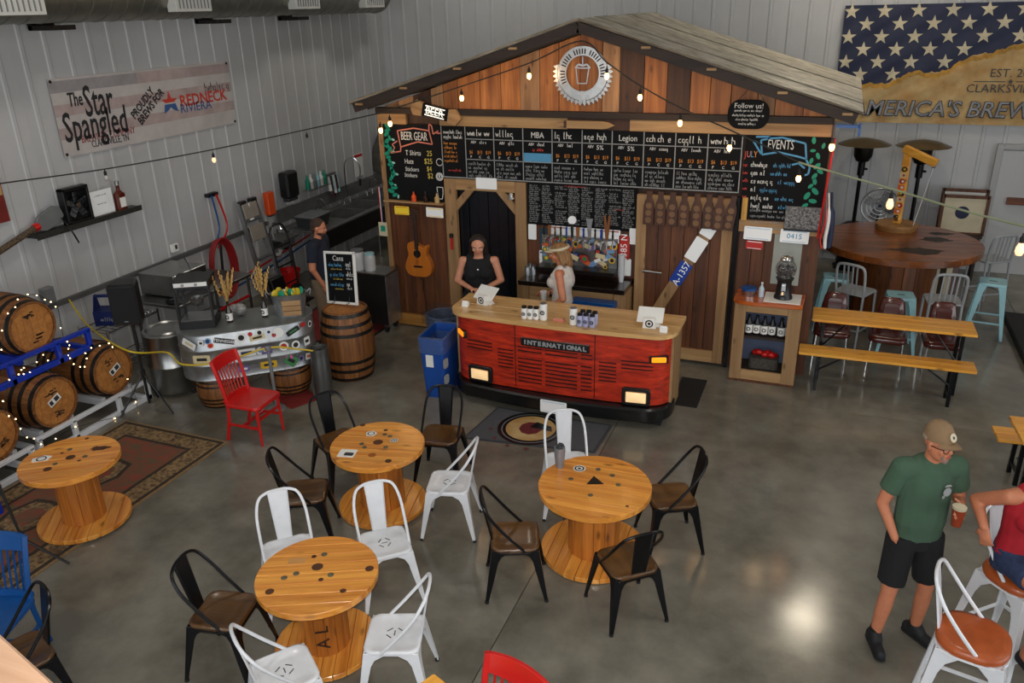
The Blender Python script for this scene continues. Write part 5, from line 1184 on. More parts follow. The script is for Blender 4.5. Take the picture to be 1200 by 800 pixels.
def slat_chair(label, paint, loc, facing, grp='painted slat back chairs'):
    t = thing('slat_chair', label, 'chair', loc, R(facing - 90), grp)
    pr = rrect(.44, .43, .06, 5); n = len(pr); vs = [(p[0] * k, p[1] * k, z) for k, z in ((1, .42), (1, .445), (.97, .455), (.7, .448), (.3, .443)) for p in pr]
    MB().add(vs, [(i * n + j, i * n + (j + 1) % n, (i + 1) * n + (j + 1) % n, (i + 1) * n + j) for i in range(4) for j in range(n)] + [tuple(range(n))[::-1], tuple(4 * n + j for j in range(n))]).build('seat', paint, t, smooth=50)
    for sx in (-1, 1):
        MB().tube([(sx * .18, .17, .43), (sx * .19, .185, 0)], [.023, .018], 4).build('leg', paint, t, smooth=0, bevel=.003)
        MB().tube(catmull([(sx * .175, -.26, 0), (sx * .178, -.20, .25), (sx * .18, -.19, .46), (sx * .19, -.24, .72), (sx * .195, -.29, .90)], 4), .024, 4).build('leg', paint, t, smooth=20, bevel=.003)
        MB().beam((sx * .186, .178, .2), (sx * .178, -.21, .2), .02, .03).build('stretcher', paint, t, bevel=.003)
    MB().beam((-.18, -.02, .21), (.18, -.02, .21), .02, .03).build('stretcher', paint, t); MB().beam((-.18, .18, .3), (.18, .18, .3), .02, .03).build('stretcher', paint, t)
    def rail(z0, z1, ya, yb):
        m = MB(); vs = []
        for k in range(9):
            f = k / 8; x = -.205 + .41 * f; b = .025 * (1 - (2 * f - 1) ** 2); arch = .018 * (1 - (2 * f - 1) ** 2)
            vs += [(x, ya - b - .012, z0), (x, ya - b + .012, z0), (x, yb - b + .012, z1 + arch), (x, yb - b - .012, z1 + arch)]
        fs = [(0, 1, 2, 3), (35, 34, 33, 32)] + [(4 * k + i, 4 * k + 4 + i, 4 * k + 4 + (i + 1) % 4, 4 * k + (i + 1) % 4) for k in range(8) for i in range(4)]
        return m.add(vs, fs)
    rail(.79, .90, -.262, -.292).build('top_rail', paint, t, bevel=.003); rail(.455, .485, -.195, -.198).build('lower_rail', paint, t)
    for k in range(7):
        x = -.132 + k * .044; b = .025 * (1 - (x / .205) ** 2)
        MB().tube([(x, -.197 - b, .47), (x * 1.03, -.225 - b, .63), (x * 1.05, -.265 - b, .80)], .0125, 4, sq=.6).build('slat', paint, t, smooth=0)
    return t
q = P(296, 466, .45); slat_chair('red painted wooden slat chair in front of the sticker covered tub', m_red, (q.x, q.y, 0), 2)
q = P(-14, 722, .45); slat_chair('blue painted wooden slat chair by the rug and microphone stand', m_blue, (q.x, q.y, 0), -70)
qa, qb = P(570, 763, .9), P(634, 800, .88); dd_ = (qb - qa); dd_.z = 0; dd_.normalize(); fc = math.atan2(dd_.y, dd_.x) - PI / 2; mid = qa + dd_ * .205
slat_chair('red painted wooden slat chair tucked under the varnished table corner', m_red, (mid.x + .29 * math.cos(fc), mid.y + .29 * math.sin(fc), 0), math.degrees(fc))
# ================================================================== LEFT SIDE
def barrel_mesh(L=0.88, rb=0.325, rh=0.268, n=22):
    """one stave (axis along Z, base at 0)"""
    m = MB(); vs = []; a = PI / n - .004; K = 6
    for k in range(K + 1):
        f = k / K; z = L * f; r = rh + (rb - rh) * (1 - (2 * f - 1) ** 2)
        for rr, s in ((r, -1), (r, 1), (r - .025, 1), (r - .025, -1)): vs.append((rr * math.cos(s * a), rr * math.sin(s * a), z))
    fs = [(0, 1, 2, 3), tuple(4 * K + i for i in (3, 2, 1, 0))] + [(4 * k + i, 4 * k + 4 + i, 4 * k + 4 + (i + 1) % 4, 4 * k + (i + 1) % 4) for k in range(K) for i in range(4)]
    return m.add(vs, fs).mesh('stave', 40)
STAVE = barrel_mesh()
def hoop_mesh(f, L=0.88, rb=0.325, rh=0.268, w=.042):
    rr = lambda z: rh + (rb - rh) * (1 - (2 * z / L - 1) ** 2) + .004
    z = L * f; return MB().lathe([(rr(z - w / 2) - .006, z - w / 2), (rr(z - w / 2), z - w / 2), (rr(z + w / 2), z + w / 2), (rr(z + w / 2) - .006, z + w / 2)], 30, cap=False).mesh('hoop', 40)
HOOPS = [hoop_mesh(f) for f in (.035, .17, .30, .70, .83, .965)]
def head_meshes(r=.243, n=6):
    out = []
    for k in range(n):
        a, b = -r + 2 * r * k / n, -r + 2 * r * (k + 1) / n
        pl = clip(circ(r, 32), a + .001, b - .001, 0); out.append(MB().prism([(p[0], p[1]) for p in pl], -.012, .012).mesh('head_plank', 0))
    return out
HEADS = head_meshes()
def barrel(label, M4, sticker=None, stamp=True, grp='oak barrels', heads=(1, 0)):
    t = thing('oak_barrel', label, 'barrel', (0, 0, 0), 0, grp); t.matrix_world = M4
    for k in range(22): s = link('stave', STAVE, m_stave, t); s.rotation_euler = (0, 0, 2 * PI * k / 22)
    for h in HOOPS: link('hoop', h, m_hoop, t)
    for z in (.862, .018):
        for me in HEADS: o = link('head_plank', me, m_head, t); o.location = (0, 0, z - (.012 if z > .4 else -.012))
    zt = .8635
    if stamp:
        for cx_, cy_, s in ((-.02, .12, 1), (.03, -.13, 1)):
            m = MB(); r_ = random.Random(label + str(cy_))
            for k in range(7):
                x, y = cx_ + r_.uniform(-.06, .06), cy_ + r_.uniform(-.035, .035); m.prism(rrect(r_.uniform(.02, .07), .014, .003, 1, x, y), zt, zt + .001)
            m.build('burnt_stamp', m_char, t, smooth=0)
    if sticker:
        T = Matrix.Translation((sticker[0], sticker[1], zt + .002)) @ Matrix.Rotation(sticker[2], 4, 'Z')
        o = MB(T).box((0, 0, 0), (.15, .075, .002)).build('paper_label', m_paper, t, smooth=0)
        for dx, w_ in ((-.045, .04), (.03, .055)): MB(T).box((dx, 0, .0015), (w_, .05, .001)).build('label_print', m_dkgrey, o, smooth=0)
    return t
def lying(x, y, z, yaw=0.0, roll=0.0):   # head towards +X, centre of the front head at (x,y,z)
    ax = Vector((math.cos(yaw), math.sin(yaw), 0)); up = Vector((0, 0, 1)); sd = up.cross(ax)
    M3 = Matrix((sd, up, ax)).transposed().to_4x4(); return Matrix.Translation(Vector((x, y, z)) - ax * .88) @ M3 @ Matrix.Rotation(roll, 4, 'Z')
barrel('oak barrel with a barcode label lying nearest the speaker stand', lying(-7.30, 6.05, .50, 0.0, .2), (.03, .0, .25), grp='oak barrels on the racks')
barrel('oak barrel with a barcode label lying below the blue rack', lying(-7.26, 5.24, .50, 0, -.1), (.0, .02, .5), grp='oak barrels on the racks')
barrel('oak barrel lying under the blue rack beside the spool table', lying(-7.2, 4.48, .50, 0, .4), grp='oak barrels on the racks')
barrel('oak barrel lying on top of the blue rack with fairy lights', lying(-7.46, 5.36, 1.27, 0, 0), grp='oak barrels on the racks')
def rack(label, paint, y0, y1, zb, xs, seats, rear, bot):
    t = thing('barrel_rack', label, 'rack', (xs[0], (y0 + y1) / 2, zb))
    for x in xs:
        MB().beam((x, y0, zb + .03), (x, y1, zb + .03), .05, .06).build('lower_rail', paint, t, True, bevel=.004)
        zu = zb + (.23 if x == xs[0] else rear)
        MB().beam((x, y0, zu), (x, y1, zu), .05, .04).build('upper_rail', paint, t, True, bevel=.004)
        for y in (y0 + .03, y0 + (y1 - y0) * .3, y0 + (y1 - y0) * .7, y1 - .03): MB().beam((x, y, zb), (x, y, zu), .05, .05).build('upright', paint, t, True, bevel=.004)
    for y in (y0 + .1, y1 - .1): MB().beam((xs[0], y, zb + .05), (xs[1], y, zb + .05), .05, .05).build('cross_bar', paint, t, True)
    for y in seats:
        for s in (-1, 1): MB().beam((xs[0] - .1, y + s * .19, bot), (xs[1] - .03, y + s * .19, bot), .05, .09).build('cradle_bar', paint, t, True)
    return t
rack('white steel barrel rack on the floor beside the rug', m_white, 4.9, 6.42, 0.0, (-7.235, -8.02), (5.24, 6.05), .14, .195); rack('white steel barrel rack on the floor behind the spool table', m_white, 3.3, 4.8, 0.0, (-7.15, -8.02), (4.48,), .14, .195)
rack('bright blue steel barrel rack stacked above the lower barrels', m_rblue, 4.55, 5.95, .805, (-7.415, -8.05), (5.36,), .12, .965)
bx = thing('storage_rack', 'blue metal rack frame standing behind the black microphone stand', 'rack', (-6.75, 3.9, 0))
for y in (3.55, 4.05):
    for x in (-6.75, -7.1): MB().beam((x, y, .0115), (x, y, .55), .05, .05).build('upright', m_rblue, bx, True)
for z in (.1, .53): MB().bb((-7.12, 3.53, z), (-6.73, 4.07, z + .05)).build('rail', m_rblue, bx, True)
# fairy lights over barrels and racks
fy = thing('fairy_lights', 'tangled fairy lights over the blue rack and barrels', 'string lights', (-7.3, 5.2, .4))
path = [PX(2, 410, -7.35), PX(6, 375, -7.5), PX(17, 360, -7.5), PX(25, 348, -7.5), PX(43, 345, -7.5), PX(57, 352, -7.5), PX(67, 358, -7.45), PX(74, 394, -7.45), PX(82, 404, -7.4), PX(79, 413, -7.35), PX(83, 419, -7.3), PX(88, 427, -7.3), PX(100, 429, -7.3), PX(99, 416, -7.3), PX(106, 408, -7.3), PX(123, 405, -7.3), PX(130, 406, -7.3), PX(157, 460, -7.2), PX(160, 481, -7.2), PX(152, 485, -7.2), PX(90, 500, -7.2), PX(53, 519, -7.1), PX(38, 515, -7.1), PX(27, 508, -7.1), PX(17, 490, -7.1), PX(5, 482, -7.1), PX(11, 445, -7.35), PX(24, 437, -7.35), PX(33, 436, -7.35), PX(22, 432, -7.35), PX(44, 424, -7.35), PX(53, 414, -7.35), PX(60, 442, -7.35), PX(73, 441, -7.3)]
cpth = catmull(path, 3); MB().tube(cpth, .003, 4).build('wire', m_wire, fy, True)
fb_ = MB().ell((0, 0, 0), .0072, 8, 5).mesh('fairy_bulb')
for i in range(0, len(cpth), 2):
    o = link('fairy_bulb', fb_, m_fairy, fy); o.location = cpth[i] - fy.location + Vector((random.uniform(-.01, .02), random.uniform(-.015, .015), random.uniform(-.012, .012)))
# upright barrel with the menu board
q = P(408, 402, .45); barrel('upright oak barrel carrying the framed cans chalkboard', Matrix.Translation((-5.31, 7.78, 0)), stamp=False)
cbd = thing('easel_board', 'white framed chalkboard listing cans on top of the upright barrel', 'chalkboard', (-5.36, 7.83, .915)); cbd.rotation_euler = (R(-9), R(-6), R(-10))
MB().box((0, 0, .30), (.44, .02, .60)).build('slate', m_chalk, cbd)
for a, b in (((-.235, .0), (-.235, .62)), ((.235, .0), (.235, .62))): MB().beam((a[0], -.005, a[1]), (b[0], -.005, b[1]), .03, .03).build('frame', m_paper, cbd, bevel=.003)
for z in (0.0, .61): MB().beam((-.25, -.005, z), (.25, -.005, z), .03, .03).build('frame', m_paper, cbd, bevel=.003)
o = txt('Cans', .09, m_cw, None, (0, 0, 0)); o.parent = cbd; o.location = (-.02, -.013, .54)
for mm, sp_ in ((m_cb, [(-.19, .46, .25, .045, .009), (-.17, .34, .24, .045, .009), (-.17, .22, .24, .045, .009)]), (m_cy, [(-.15, .41, .2, .02, .005), (-.12, .29, .16, .02, .005), (-.1, .17, .14, .02, .005)]), (m_cw, [(.1, .47, .11, .06, .009), (.1, .42, .1, .025, .005), (.1, .35, .11, .06, .009), (.1, .30, .1, .025, .005), (.1, .23, .11, .06, .009), (.1, .18, .1, .025, .005)])):
    m = MB()
    for s_ in sp_: scrib(m, s_[0], s_[1], s_[2], s_[3], -.0115, crnd, s_[4])
    tag(m.build('chalk_writing', mm, cbd, smooth=0, fix=False), kind='stuff')
for s in (-1, 1): MB().tube([(s * .12, -.06, 0.0), (s * .12, -.02, -.0), (s * .11, .03, .3)], .006, 6).build('easel_wire', m_black, cbd)
# galvanized tub on barrels, laid across as a counter
TUBA = R(42); TU = Vector((-6.07, 6.90, 0))
tub = thing('stock_tank', 'galvanized oval stock tank turned into a sticker covered counter', 'tub counter', TU, TUBA)
def stad(w, h, k=1.0, n=10):
    r = h / 2; p = []
    for i in range(n + 1): t = R(-90 + 180 * i / n); p.append((w / 2 - r + r * math.cos(t), r * math.sin(t)))
    for i in range(n + 1): t = R(90 + 180 * i / n); p.append((-w / 2 + r + r * math.cos(t), r * math.sin(t)))
    return p
TW, TH, Z0, Z1 = 1.50, .69, .40, .95
lv = [(1.0, Z0), (1.02, Z0 + .012), (1.0, Z0 + .03), (1.0, .565), (1.025, .58), (1.025, .595), (1.0, .61), (1.0, .745), (1.025, .76), (1.025, .775), (1.0, .79), (.99, Z1 - .01), (.975, Z1)]
vs = []; base = stad(TW, TH); n = len(base)
for k, z in lv: vs += [(p[0] * (1 + (k - 1) * .4), p[1] * k, z) for p in base]
fs = [(i * n + j, i * n + (j + 1) % n, (i + 1) * n + (j + 1) % n, (i + 1) * n + j) for i in range(len(lv) - 1) for j in range(n)] + [tuple(range(n))[::-1], tuple((len(lv) - 1) * n + j for j in range(n))]
MB().add(vs, fs).build('tank_shell', m_galv, tub, smooth=40)
MB().prism(stad(TW + .02, TH + .02), Z1, Z1 + .012).build('counter_top', mat('grey_zinc_top', S(122, 126, 124), .38, .4, .12, 3), tub, bevel=.003)
srn = random.Random(21)
def tub_sticker(x, z, w, h, mm, a=0, kind='rect', side=-1, pr=None):
    c_ = TW / 2 - TH / 2; dx_ = min(.3, max(0, abs(x) - c_)); an = math.asin(dx_ / (TH / 2)) * (1 if x > 0 else -1)
    def pl_(e): return Matrix.Translation(((x if dx_ == 0 else math.copysign(c_, x) + (TH / 2 + e) * math.sin(an)), -(TH / 2 + e) * math.cos(an), z)) @ Matrix.Rotation(an, 4, 'Z') @ Matrix.Rotation(a, 4, 'Y')
    m = MB(pl_(.011)); pl = rrect(w, h, min(w, h) * .12, 2) if kind == 'rect' else circ(w / 2, 16)
    m.add([(p[0], 0, p[1]) for p in pl], [tuple(range(len(pl)))]); o = m.build('sticker', mm, tub, smooth=0, fix=False)
    if pr is not None:
        m = MB(pl_(.0125)); pl = rrect(w * .6, h * .35, .004, 1) if kind == 'rect' else circ(w * .3, 12)
        m.add([(p[0], 0, p[1]) for p in pl], [tuple(range(len(pl)))]); m.build('sticker_print', pr, o, smooth=0, fix=False)
    return o
W_, Y_, O_, NV, SK, RD, PU, BK, CR, GR = stc
for a in ((-.62, .86, .17, .085, W_, .45, 'rect', CR), (-.50, .875, .055, .07, W_, 0, 'rect', BK), (-.43, .89, .07, .07, SK, 0, 'c', NV), (-.41, .835, .065, .065, O_, 0, 'c', RD), (-.08, .875, .11, .11, W_, 0, 'c', BK), (.02, .90, .05, .05, RD, 0, 'c', None), (.09, .85, .17, .06, CR, -.1, 'rect', BK), (.12, .905, .08, .05, W_, 0, 'c', BK), (.22, .895, .06, .06, W_, 0, 'c', NV), (.32, .87, .12, .12, W_, 0, 'c', None), (.27, .85, .05, .05, RD, 0, 'c', None), (.48, .86, .16, .06, BK, -.4, 'rect', GR), (.60, .90, .07, .05, RD, 0, 'rect', None), (.68, .87, .08, .08, W_, 0, 'c', BK),
          (-.52, .68, .19, .10, CR, 0, 'rect', BK), (-.05, .69, .20, .09, W_, 0, 'rect', NV), (.10, .69, .09, .09, W_, 0, 'c', SK), (.17, .685, .12, .10, PU, 0, 'rect', CR), (.36, .70, .11, .11, W_, 0, 'c', RD), (.49, .69, .10, .10, W_, 0, 'c', BK), (.62, .69, .09, .10, W_, 0, 'rect', BK), (-.30, .69, .09, .06, BK, 0, 'rect', W_),
          (.17, .505, .18, .085, Y_, 0, 'rect', BK), (.42, .51, .14, .12, GR, .7, 'rect', BK), (.40, .555, .08, .05, mat('sticker_pink', S(206, 70, 150), .5, 0, 0), 0, 'rect', None), (.53, .51, .07, .07, PU, 0, 'c', BK), (-.1, .5, .12, .07, PU, 0, 'rect', W_), (.62, .5, .1, .08, W_, .2, 'rect', O_)):
    tub_sticker(a[0], a[1], a[2], a[3], a[4], a[5], a[6] if a[6] == 'rect' else 'c', pr=a[7])
o = tub_sticker(-.26, .865, .22, .06, BK, .28); o2 = txt('TENNESSEE', .045, m_plate, None, (0, 0, 0)); o2.parent = o; o2.location = (-.26, -TH / 2 - .014, .865); o2.rotation_euler = (R(90), R(16), 0)
half = lambda lab, p: barrel(lab, Matrix.Translation(p) @ Matrix.Diagonal((.78, .78, .445, 1)), stamp=False, grp='small oak barrels under the stock tank')
half('short oak barrel under the stock tank beside the red chair', (-6.37, 6.63, 0)); half('short oak barrel under the stock tank beside the steel keg', (-5.77, 7.17, .0102))
ZT = Z1 + .0125
def on_tub(u, v): return P(u, v, ZT)
# popcorn warmer
q = on_tub(228, 378); pc = thing('popcorn_machine', 'black framed glass popcorn machine on the stock tank counter', 'popcorn machine', (-6.46, 6.62, ZT), R(30)); w, d, h = .39, .34, .56
MB().bb((-w / 2, -d / 2, 0), (w / 2, d / 2, .09)).build('base', m_black, pc, bevel=.006); MB().bb((-w / 2, -d / 2, h - .10), (w / 2, d / 2, h)).build('hood', m_black, pc, bevel=.006)
for sx in (-1, 1):
    for sy in (-1, 1): MB().bb((sx * w / 2 - sx * .025, sy * d / 2 - sy * .025, .09), (sx * w / 2, sy * d / 2, h - .1)).build('post', m_black, pc)
m_pane = mat('thin_glass_pane', S(60, 64, 66), .03, 0, 0, alpha=.14)
for a, b in (((-w / 2 + .025, -d / 2 + .006), (w / 2 - .025, -d / 2 + .01)), ((-w / 2 + .006, -d / 2 + .025), (-w / 2 + .01, d / 2 - .025)), ((w / 2 - .01, -d / 2 + .025), (w / 2 - .006, d / 2 - .025))): MB().bb((a[0], a[1], .09), (b[0], b[1], h - .1)).build('pane', m_pane, pc)
MB().bb((-w / 2 + .02, -d / 2 - .004, h - .065), (w / 2 - .02, -d / 2, h - .02)).build('switch_plate', m_paper, pc)
for k in (-.08, .06): MB().cyl((k, -d / 2 - .004, h - .042), (k, -d / 2 - .016, h - .042), .016, n=10).build('switch_knob', m_steel, pc)
MB().lathe([(.0, 0), (.06, .01), (.07, .07), (.068, .07)], 16, (0, .02, .24), cap=False).build('kettle', m_steel, pc); MB().bb((-w / 2 + .02, -d / 2 + .02, .09), (w / 2 - .02, d / 2 - .02, .1)).build('tray', m_steel, pc)
MB().tube(catmull([(-.05, .17, h), (-.08, .2, h + .1), (-.12, .25, h + .16)], 5), .006, 5).build('power_cord', m_black, pc)
# bottles with wheat
def wheat(u, v, lab, seed):
    t = thing('bottle_vase', lab, 'bottle', on_tub(u, v)); r_ = random.Random(seed)
    MB().lathe([(0, 0), (.034, 0), (.036, .01), (.036, .12), (.014, .18), (.012, .24), (.015, .25), (0, .25)], 16).build('bottle', m_brownglass, t)
    MB().lathe([(.0365, .025), (.0368, .11)], 16, cap=False).build('label', m_paper, t); g = MB(Matrix.Translation((0, -.0373, .068)) @ Matrix.Rotation(R(90), 4, 'X')); g.lathe([(.013, 0), (.025, 0)], 14, cap=False); g.build('label_ring', m_black, t)
    for k in range(15):
        a = r_.uniform(0, 6.28); s_ = r_.uniform(.02, .12); x, y = s_ * math.cos(a), s_ * math.sin(a); z = r_.uniform(.42, .56)
        m = MB(); m.tube(catmull([(0, 0, .2), (x * .25, y * .25, .32), (x * .7, y * .7, z - .08), (x, y, z)], 3), .0025, 4)
        for i in range(7): f = i / 6; m.ell((x * (.7 + .38 * f) + (-1) ** i * .006, y * (.7 + .38 * f), z - .1 + .16 * f), (.007, .007, .018), 6, 4)
        m.build('wheat_stalk', MATS.get('dry_wheat') or mat('dry_wheat', S(206, 164, 92), .8, 0, .12), t)
wheat(270, 377, 'dark bottle holding dry wheat next to the popcorn machine', 1); wheat(311, 371, 'dark bottle holding dry wheat next to the snack bucket', 2)
bkq = on_tub(351, 368); bk2 = thing('metal_bucket', 'oval galvanized bucket of yellow snack bags with a wooden sign', 'bucket', Vector((-5.66, 7.2, ZT)), TUBA - R(10))
vs = []; base = stad(.40, .24); n = len(base)
for k, z in ((.82, 0), (.9, .1), (1.0, .26), (1.04, .265), (1.0, .255), (.86, .05)): vs += [(p[0] * k, p[1] * k, z) for p in base]
MB().add(vs, [(i * n + j, i * n + (j + 1) % n, (i + 1) * n + (j + 1) % n, (i + 1) * n + j) for i in range(5) for j in range(n)] + [tuple(5 * n + j for j in range(n))]).build('bucket', m_galv, bk2, smooth=40)
MB().tube(catmull([(.2, 0, .25), (.25, 0, .29), (.24, 0, .22)], 5), .007, 6).build('handle', m_galv, bk2); MB().tube(catmull([(-.2, 0, .25), (-.25, 0, .29), (-.24, 0, .22)], 5), .007, 6).build('handle', m_galv, bk2)
for k in range(3): MB().box((.03, -.128, .05 + k * .062), (.21, .014, .055), (R(-6), 0, 0)).build('sign_slat', m_framex, bk2, bevel=.003)
for k in range(9):
    x, y = -.14 + .035 * k, srn.uniform(-.06, .06); MB().ell((x, y, .25 + srn.uniform(0, .02)), (.05, .022, .06), 8, 6, (srn.uniform(-.4, .4), srn.uniform(-.4, .4), srn.uniform(0, 3))).build('snack_bag', (m_yellow, m_yellow, m_green)[k % 3], bk2)
pb = thing('plastic_bag', 'crumpled clear plastic bag behind the dark wheat bottle', 'bag', (-6.2, 6.98, ZT)); m = MB()
for k in range(6): m.ell((srn.uniform(-.05, .05), srn.uniform(-.04, .04), .07 + srn.uniform(-.02, .03)), (.06, .055, .065), 9, 6, (srn.uniform(0, 3), srn.uniform(0, 3), 0))
m.build('bag', mat('clear_bag', S(190, 186, 182), .3, 0, .3, 30, bump=.6, alpha=.7), pb)
# steel drums behind: small round tank
tk = thing('steel_tank', 'round stainless tank with rolling ribs next to the barrels', 'tank', (-7.08, 6.70, 0)); MB().lathe([(0, .05), (.26, .05), (.27, .08), (.27, .36), (.285, .38), (.285, .40), (.27, .42), (.27, .76), (.285, .78), (.27, .80), (.0, .80)], 36).build('tank', m_steel, tk, smooth=40)
for k in range(3): a = 2.1 * k; MB().cyl((.24 * math.cos(a), .24 * math.sin(a), 0), (.24 * math.cos(a), .24 * math.sin(a), .06), .03, n=10).build('foot', m_rubber, tk)
MB().lathe([(.2, .80), (.22, .82), (.24, .80)], 30, cap=False).build('lid_ring', m_steel, tk)
# steel keg standing alone, stanchion post and yellow rope
kg = thing('beer_keg', 'slim stainless keg standing beside the upright barrel', 'keg', (-5.295, 7.15, .0102)); MB().lathe([(.095, 0), (.108, .01), (.108, .05), (.103, .06), (.108, .10), (.108, .48), (.103, .52), (.106, .56), (.106, .60), (.095, .60), (.092, .56), (.0, .555)], 26).build('shell', mat('keg_steel', S(118, 118, 116), .4, .8, .1, 5), kg, smooth=40); MB().cyl((0, 0, .555), (0, 0, .585), .03, n=14).build('valve', m_steel, kg)
so = thing('rope_post', 'thin grey stanchion post carrying yellow rope at the stock tank', 'stanchion', (-5.61, 6.66, 0)); MB().cyl((0, 0, 0), (0, 0, .015), .10, n=20).cyl((0, 0, .015), (0, 0, .74), .02, n=12).build('pole', m_grey, so); MB().lathe([(.018, .72), (.036, .735), (.036, .765), (.018, .78)], 14).build('cap', m_grey, so)
rp2 = catmull([PX(81, 351, -8.3), Vector((-7.9, 6.35, .86)), P(150, 411, .92), Vector((-6.72, 6.3, .70)), Vector((-6.42, 6.2, .64)), Vector((-6.03, 6.37, .65)), Vector((-5.61, 6.66, .76)), Vector((-5.42, 6.93, .66)), Vector((-5.30, 7.06, .60))], 8)
tag(MB().tube(rp2, .0105, 6).build('yellow_rope', m_yellow), 'yellow rope strung from the white wall past the stock tank', 'rope')
# speaker on its stand
sk = thing('speaker_stand', 'thin black tripod pole holding the loudspeaker', 'speaker stand', (-6.98, 6.15, 0)); MB().cyl((0, 0, .1), (0, 0, 1.11), .016, n=10).build('pole', m_black, sk)
for k in range(3): a = 2.0944 * k; MB().tube([(0, 0, .48), (.33 * math.cos(a), .33 * math.sin(a), .0225 if k == 2 else .012)], .011, 6).build('leg', m_black, sk)
MB().cyl((0, 0, .44), (0, 0, .52), .028, n=10).build('collar', m_black, sk)
sp_ = thing('loudspeaker', 'black loudspeaker box on a pole before the white wall', 'speaker', (-6.98, 6.15, 1.10), R(28)); sp_.rotation_euler = (R(0), R(0), R(28))
MB().prism([(-.15, -.13), (.15, -.13), (.11, .13), (-.11, .13)], 0.0, .46).build('cabinet', m_black, sp_, bevel=.02); MB().bb((-.135, -.138, .03), (.135, -.128, .43)).build('grille', mat('speaker_grille', S(14, 14, 15), .7, .2, .2, 90), sp_, bevel=.004); MB().bb((-.02, -.142, .045), (.02, -.138, .055)).build('badge', m_grey, sp_)
# microphone stand at the left edge
ms = thing('microphone_stand', 'black boom microphone stand on the rug by the blue chair', 'stand', P(37, 666)); MB().cyl((0, 0, .28), (-.12, .0, 1.0), .011, n=8).build('pole', m_black, ms)
for a in (.45, 2.55, 4.6): MB().tube([(0, 0, .30), (.31 * math.cos(a), .31 * math.sin(a), .023)], .011, 6).build('leg', m_black, ms)
MB().cyl((0, 0, .24), (0, 0, .36), .024, n=10).build('collar', m_black, ms); MB().tube([(-.12, 0, 1.0), (-.35, .1, 1.12)], .009, 6).build('boom', m_black, ms)
# blue caddy with utensils on a wire shelf behind the speaker
wsf = thing('wire_shelf', 'chrome wire shelf unit against the white wall behind the barrels', 'shelf', (-7.95, 6.95, 0))
for x in (-8.2, -7.75):
    for y in (6.45, 7.25): MB().cyl((x, y, 0), (x, y, .78), .012, n=8).build('post', m_chrome, wsf, True)
for z in (.25, .74):
    m = MB()
    for k in range(12): m.beam((-8.2, 6.45 + k * .0727, z), (-7.75, 6.45 + k * .0727, z), .005, .005)
    for x in (-8.2, -7.98, -7.75): m.beam((x, 6.45, z), (x, 7.25, z), .008, .012)
    m.build('shelf', m_chrome, wsf, True)
cd = thing('blue_caddy', 'navy blue cardboard bottle caddy with a carrying handle', 'caddy', (-7.95, 6.78, .745), R(25))
MB().bb((-.2, -.12, 0), (.2, .12, .18)).build('box', mat('navy_card', S(18, 34, 92), .5, 0, .08), cd, bevel=.003)
for s in (-1, 1): MB().add([(s * .2, -.1, .18), (s * .2, .1, .18), (s * .19, .03, .36), (s * .19, -.03, .36), (s * .192, -.1, .18), (s * .192, .1, .18), (s * .182, .03, .36), (s * .182, -.03, .36)], [(0, 1, 2, 3), (4, 7, 6, 5), (0, 3, 7, 4), (1, 5, 6, 2), (2, 6, 7, 3)]).build('end_flap', MATS['navy_card'], cd, smooth=0)
MB().box((0, 0, .345), (.38, .04, .03)).build('handle', MATS['navy_card'], cd); m = MB(); scrib(m, -.12, .08, .24, .05, -.1215, crnd, .01); tag(m.build('print', m_cgrey, cd, smooth=0, fix=False), kind='stuff')
for k in range(4): u_ = thing('steel_utensil', ('long steel spoon', 'steel ladle', 'steel tongs', 'steel whisk')[k] + ' lying on the wire shelf behind the speaker', 'utensil', (-7.95, 7.015 + .06 * k, .748), R(2)); MB().tube([(-.15, 0, .01), (.12, 0, .02)], .008, 6).build('handle', m_chrome, u_); MB().ell((.15, 0, .02), (.04, .022, .012), 10, 6).build('bowl', m_chrome, u_)
# steel work tables, oven and small table behind the tub
wt = thing('steel_table', 'stainless work table against the left wall behind the popcorn machine', 'table', (-7.9, 7.9, 0)); MB().bb((-8.25, 7.3, .78), (-7.45, 8.75, .815)).build('top', m_steel, wt, True, bevel=.005)
for x in (-8.2, -7.5):
    for y in (7.35, 8.7): MB().cyl((x, y, 0), (x, y, .78), .02, n=8).build('leg', m_steel, wt, True)
MB().bb((-8.2, 7.35, .25), (-7.5, 8.7, .27)).build('lower_shelf', m_steel, wt, True)
MB().beam((-7.5, 7.35, .5), (-7.5, 8.7, .5), .02, .03).build('red_rail', m_red, wt, True)
ov_ = thing('pizza_oven', 'boxy stainless countertop oven on the work table at the wall', 'oven', (-7.95, 7.8, .815)); MB().bb((-8.25, 7.52, .835), (-7.66, 8.12, 1.12)).build('body', m_steel, ov_, True, bevel=.008); MB().bb((-7.66, 7.57, .88), (-7.645, 8.0, 1.06)).build('door', m_dkgrey, ov_, True); MB().cyl((-7.63, 7.6, 1.05), (-7.63, 7.98, 1.05), .009, n=8).build('handle', m_chrome, ov_, True)
for y in (7.58, 8.06): MB().cyl((-7.7, y, .815), (-7.7, y, .84), .02, n=8).build('foot', m_rubber, ov_, True)
pn = thing('frying_pan', 'black pan lid on the steel work table corner', 'pan', (-7.6, 7.42, .815), R(10)); MB().lathe([(0, 0), (.1, .0), (.115, .03), (.112, .03), (.1, .006), (0, .006)], 20).build('pan', m_black, pn); MB().beam((.11, 0, .025), (.26, 0, .04), .02, .01).build('handle', m_black, pn)
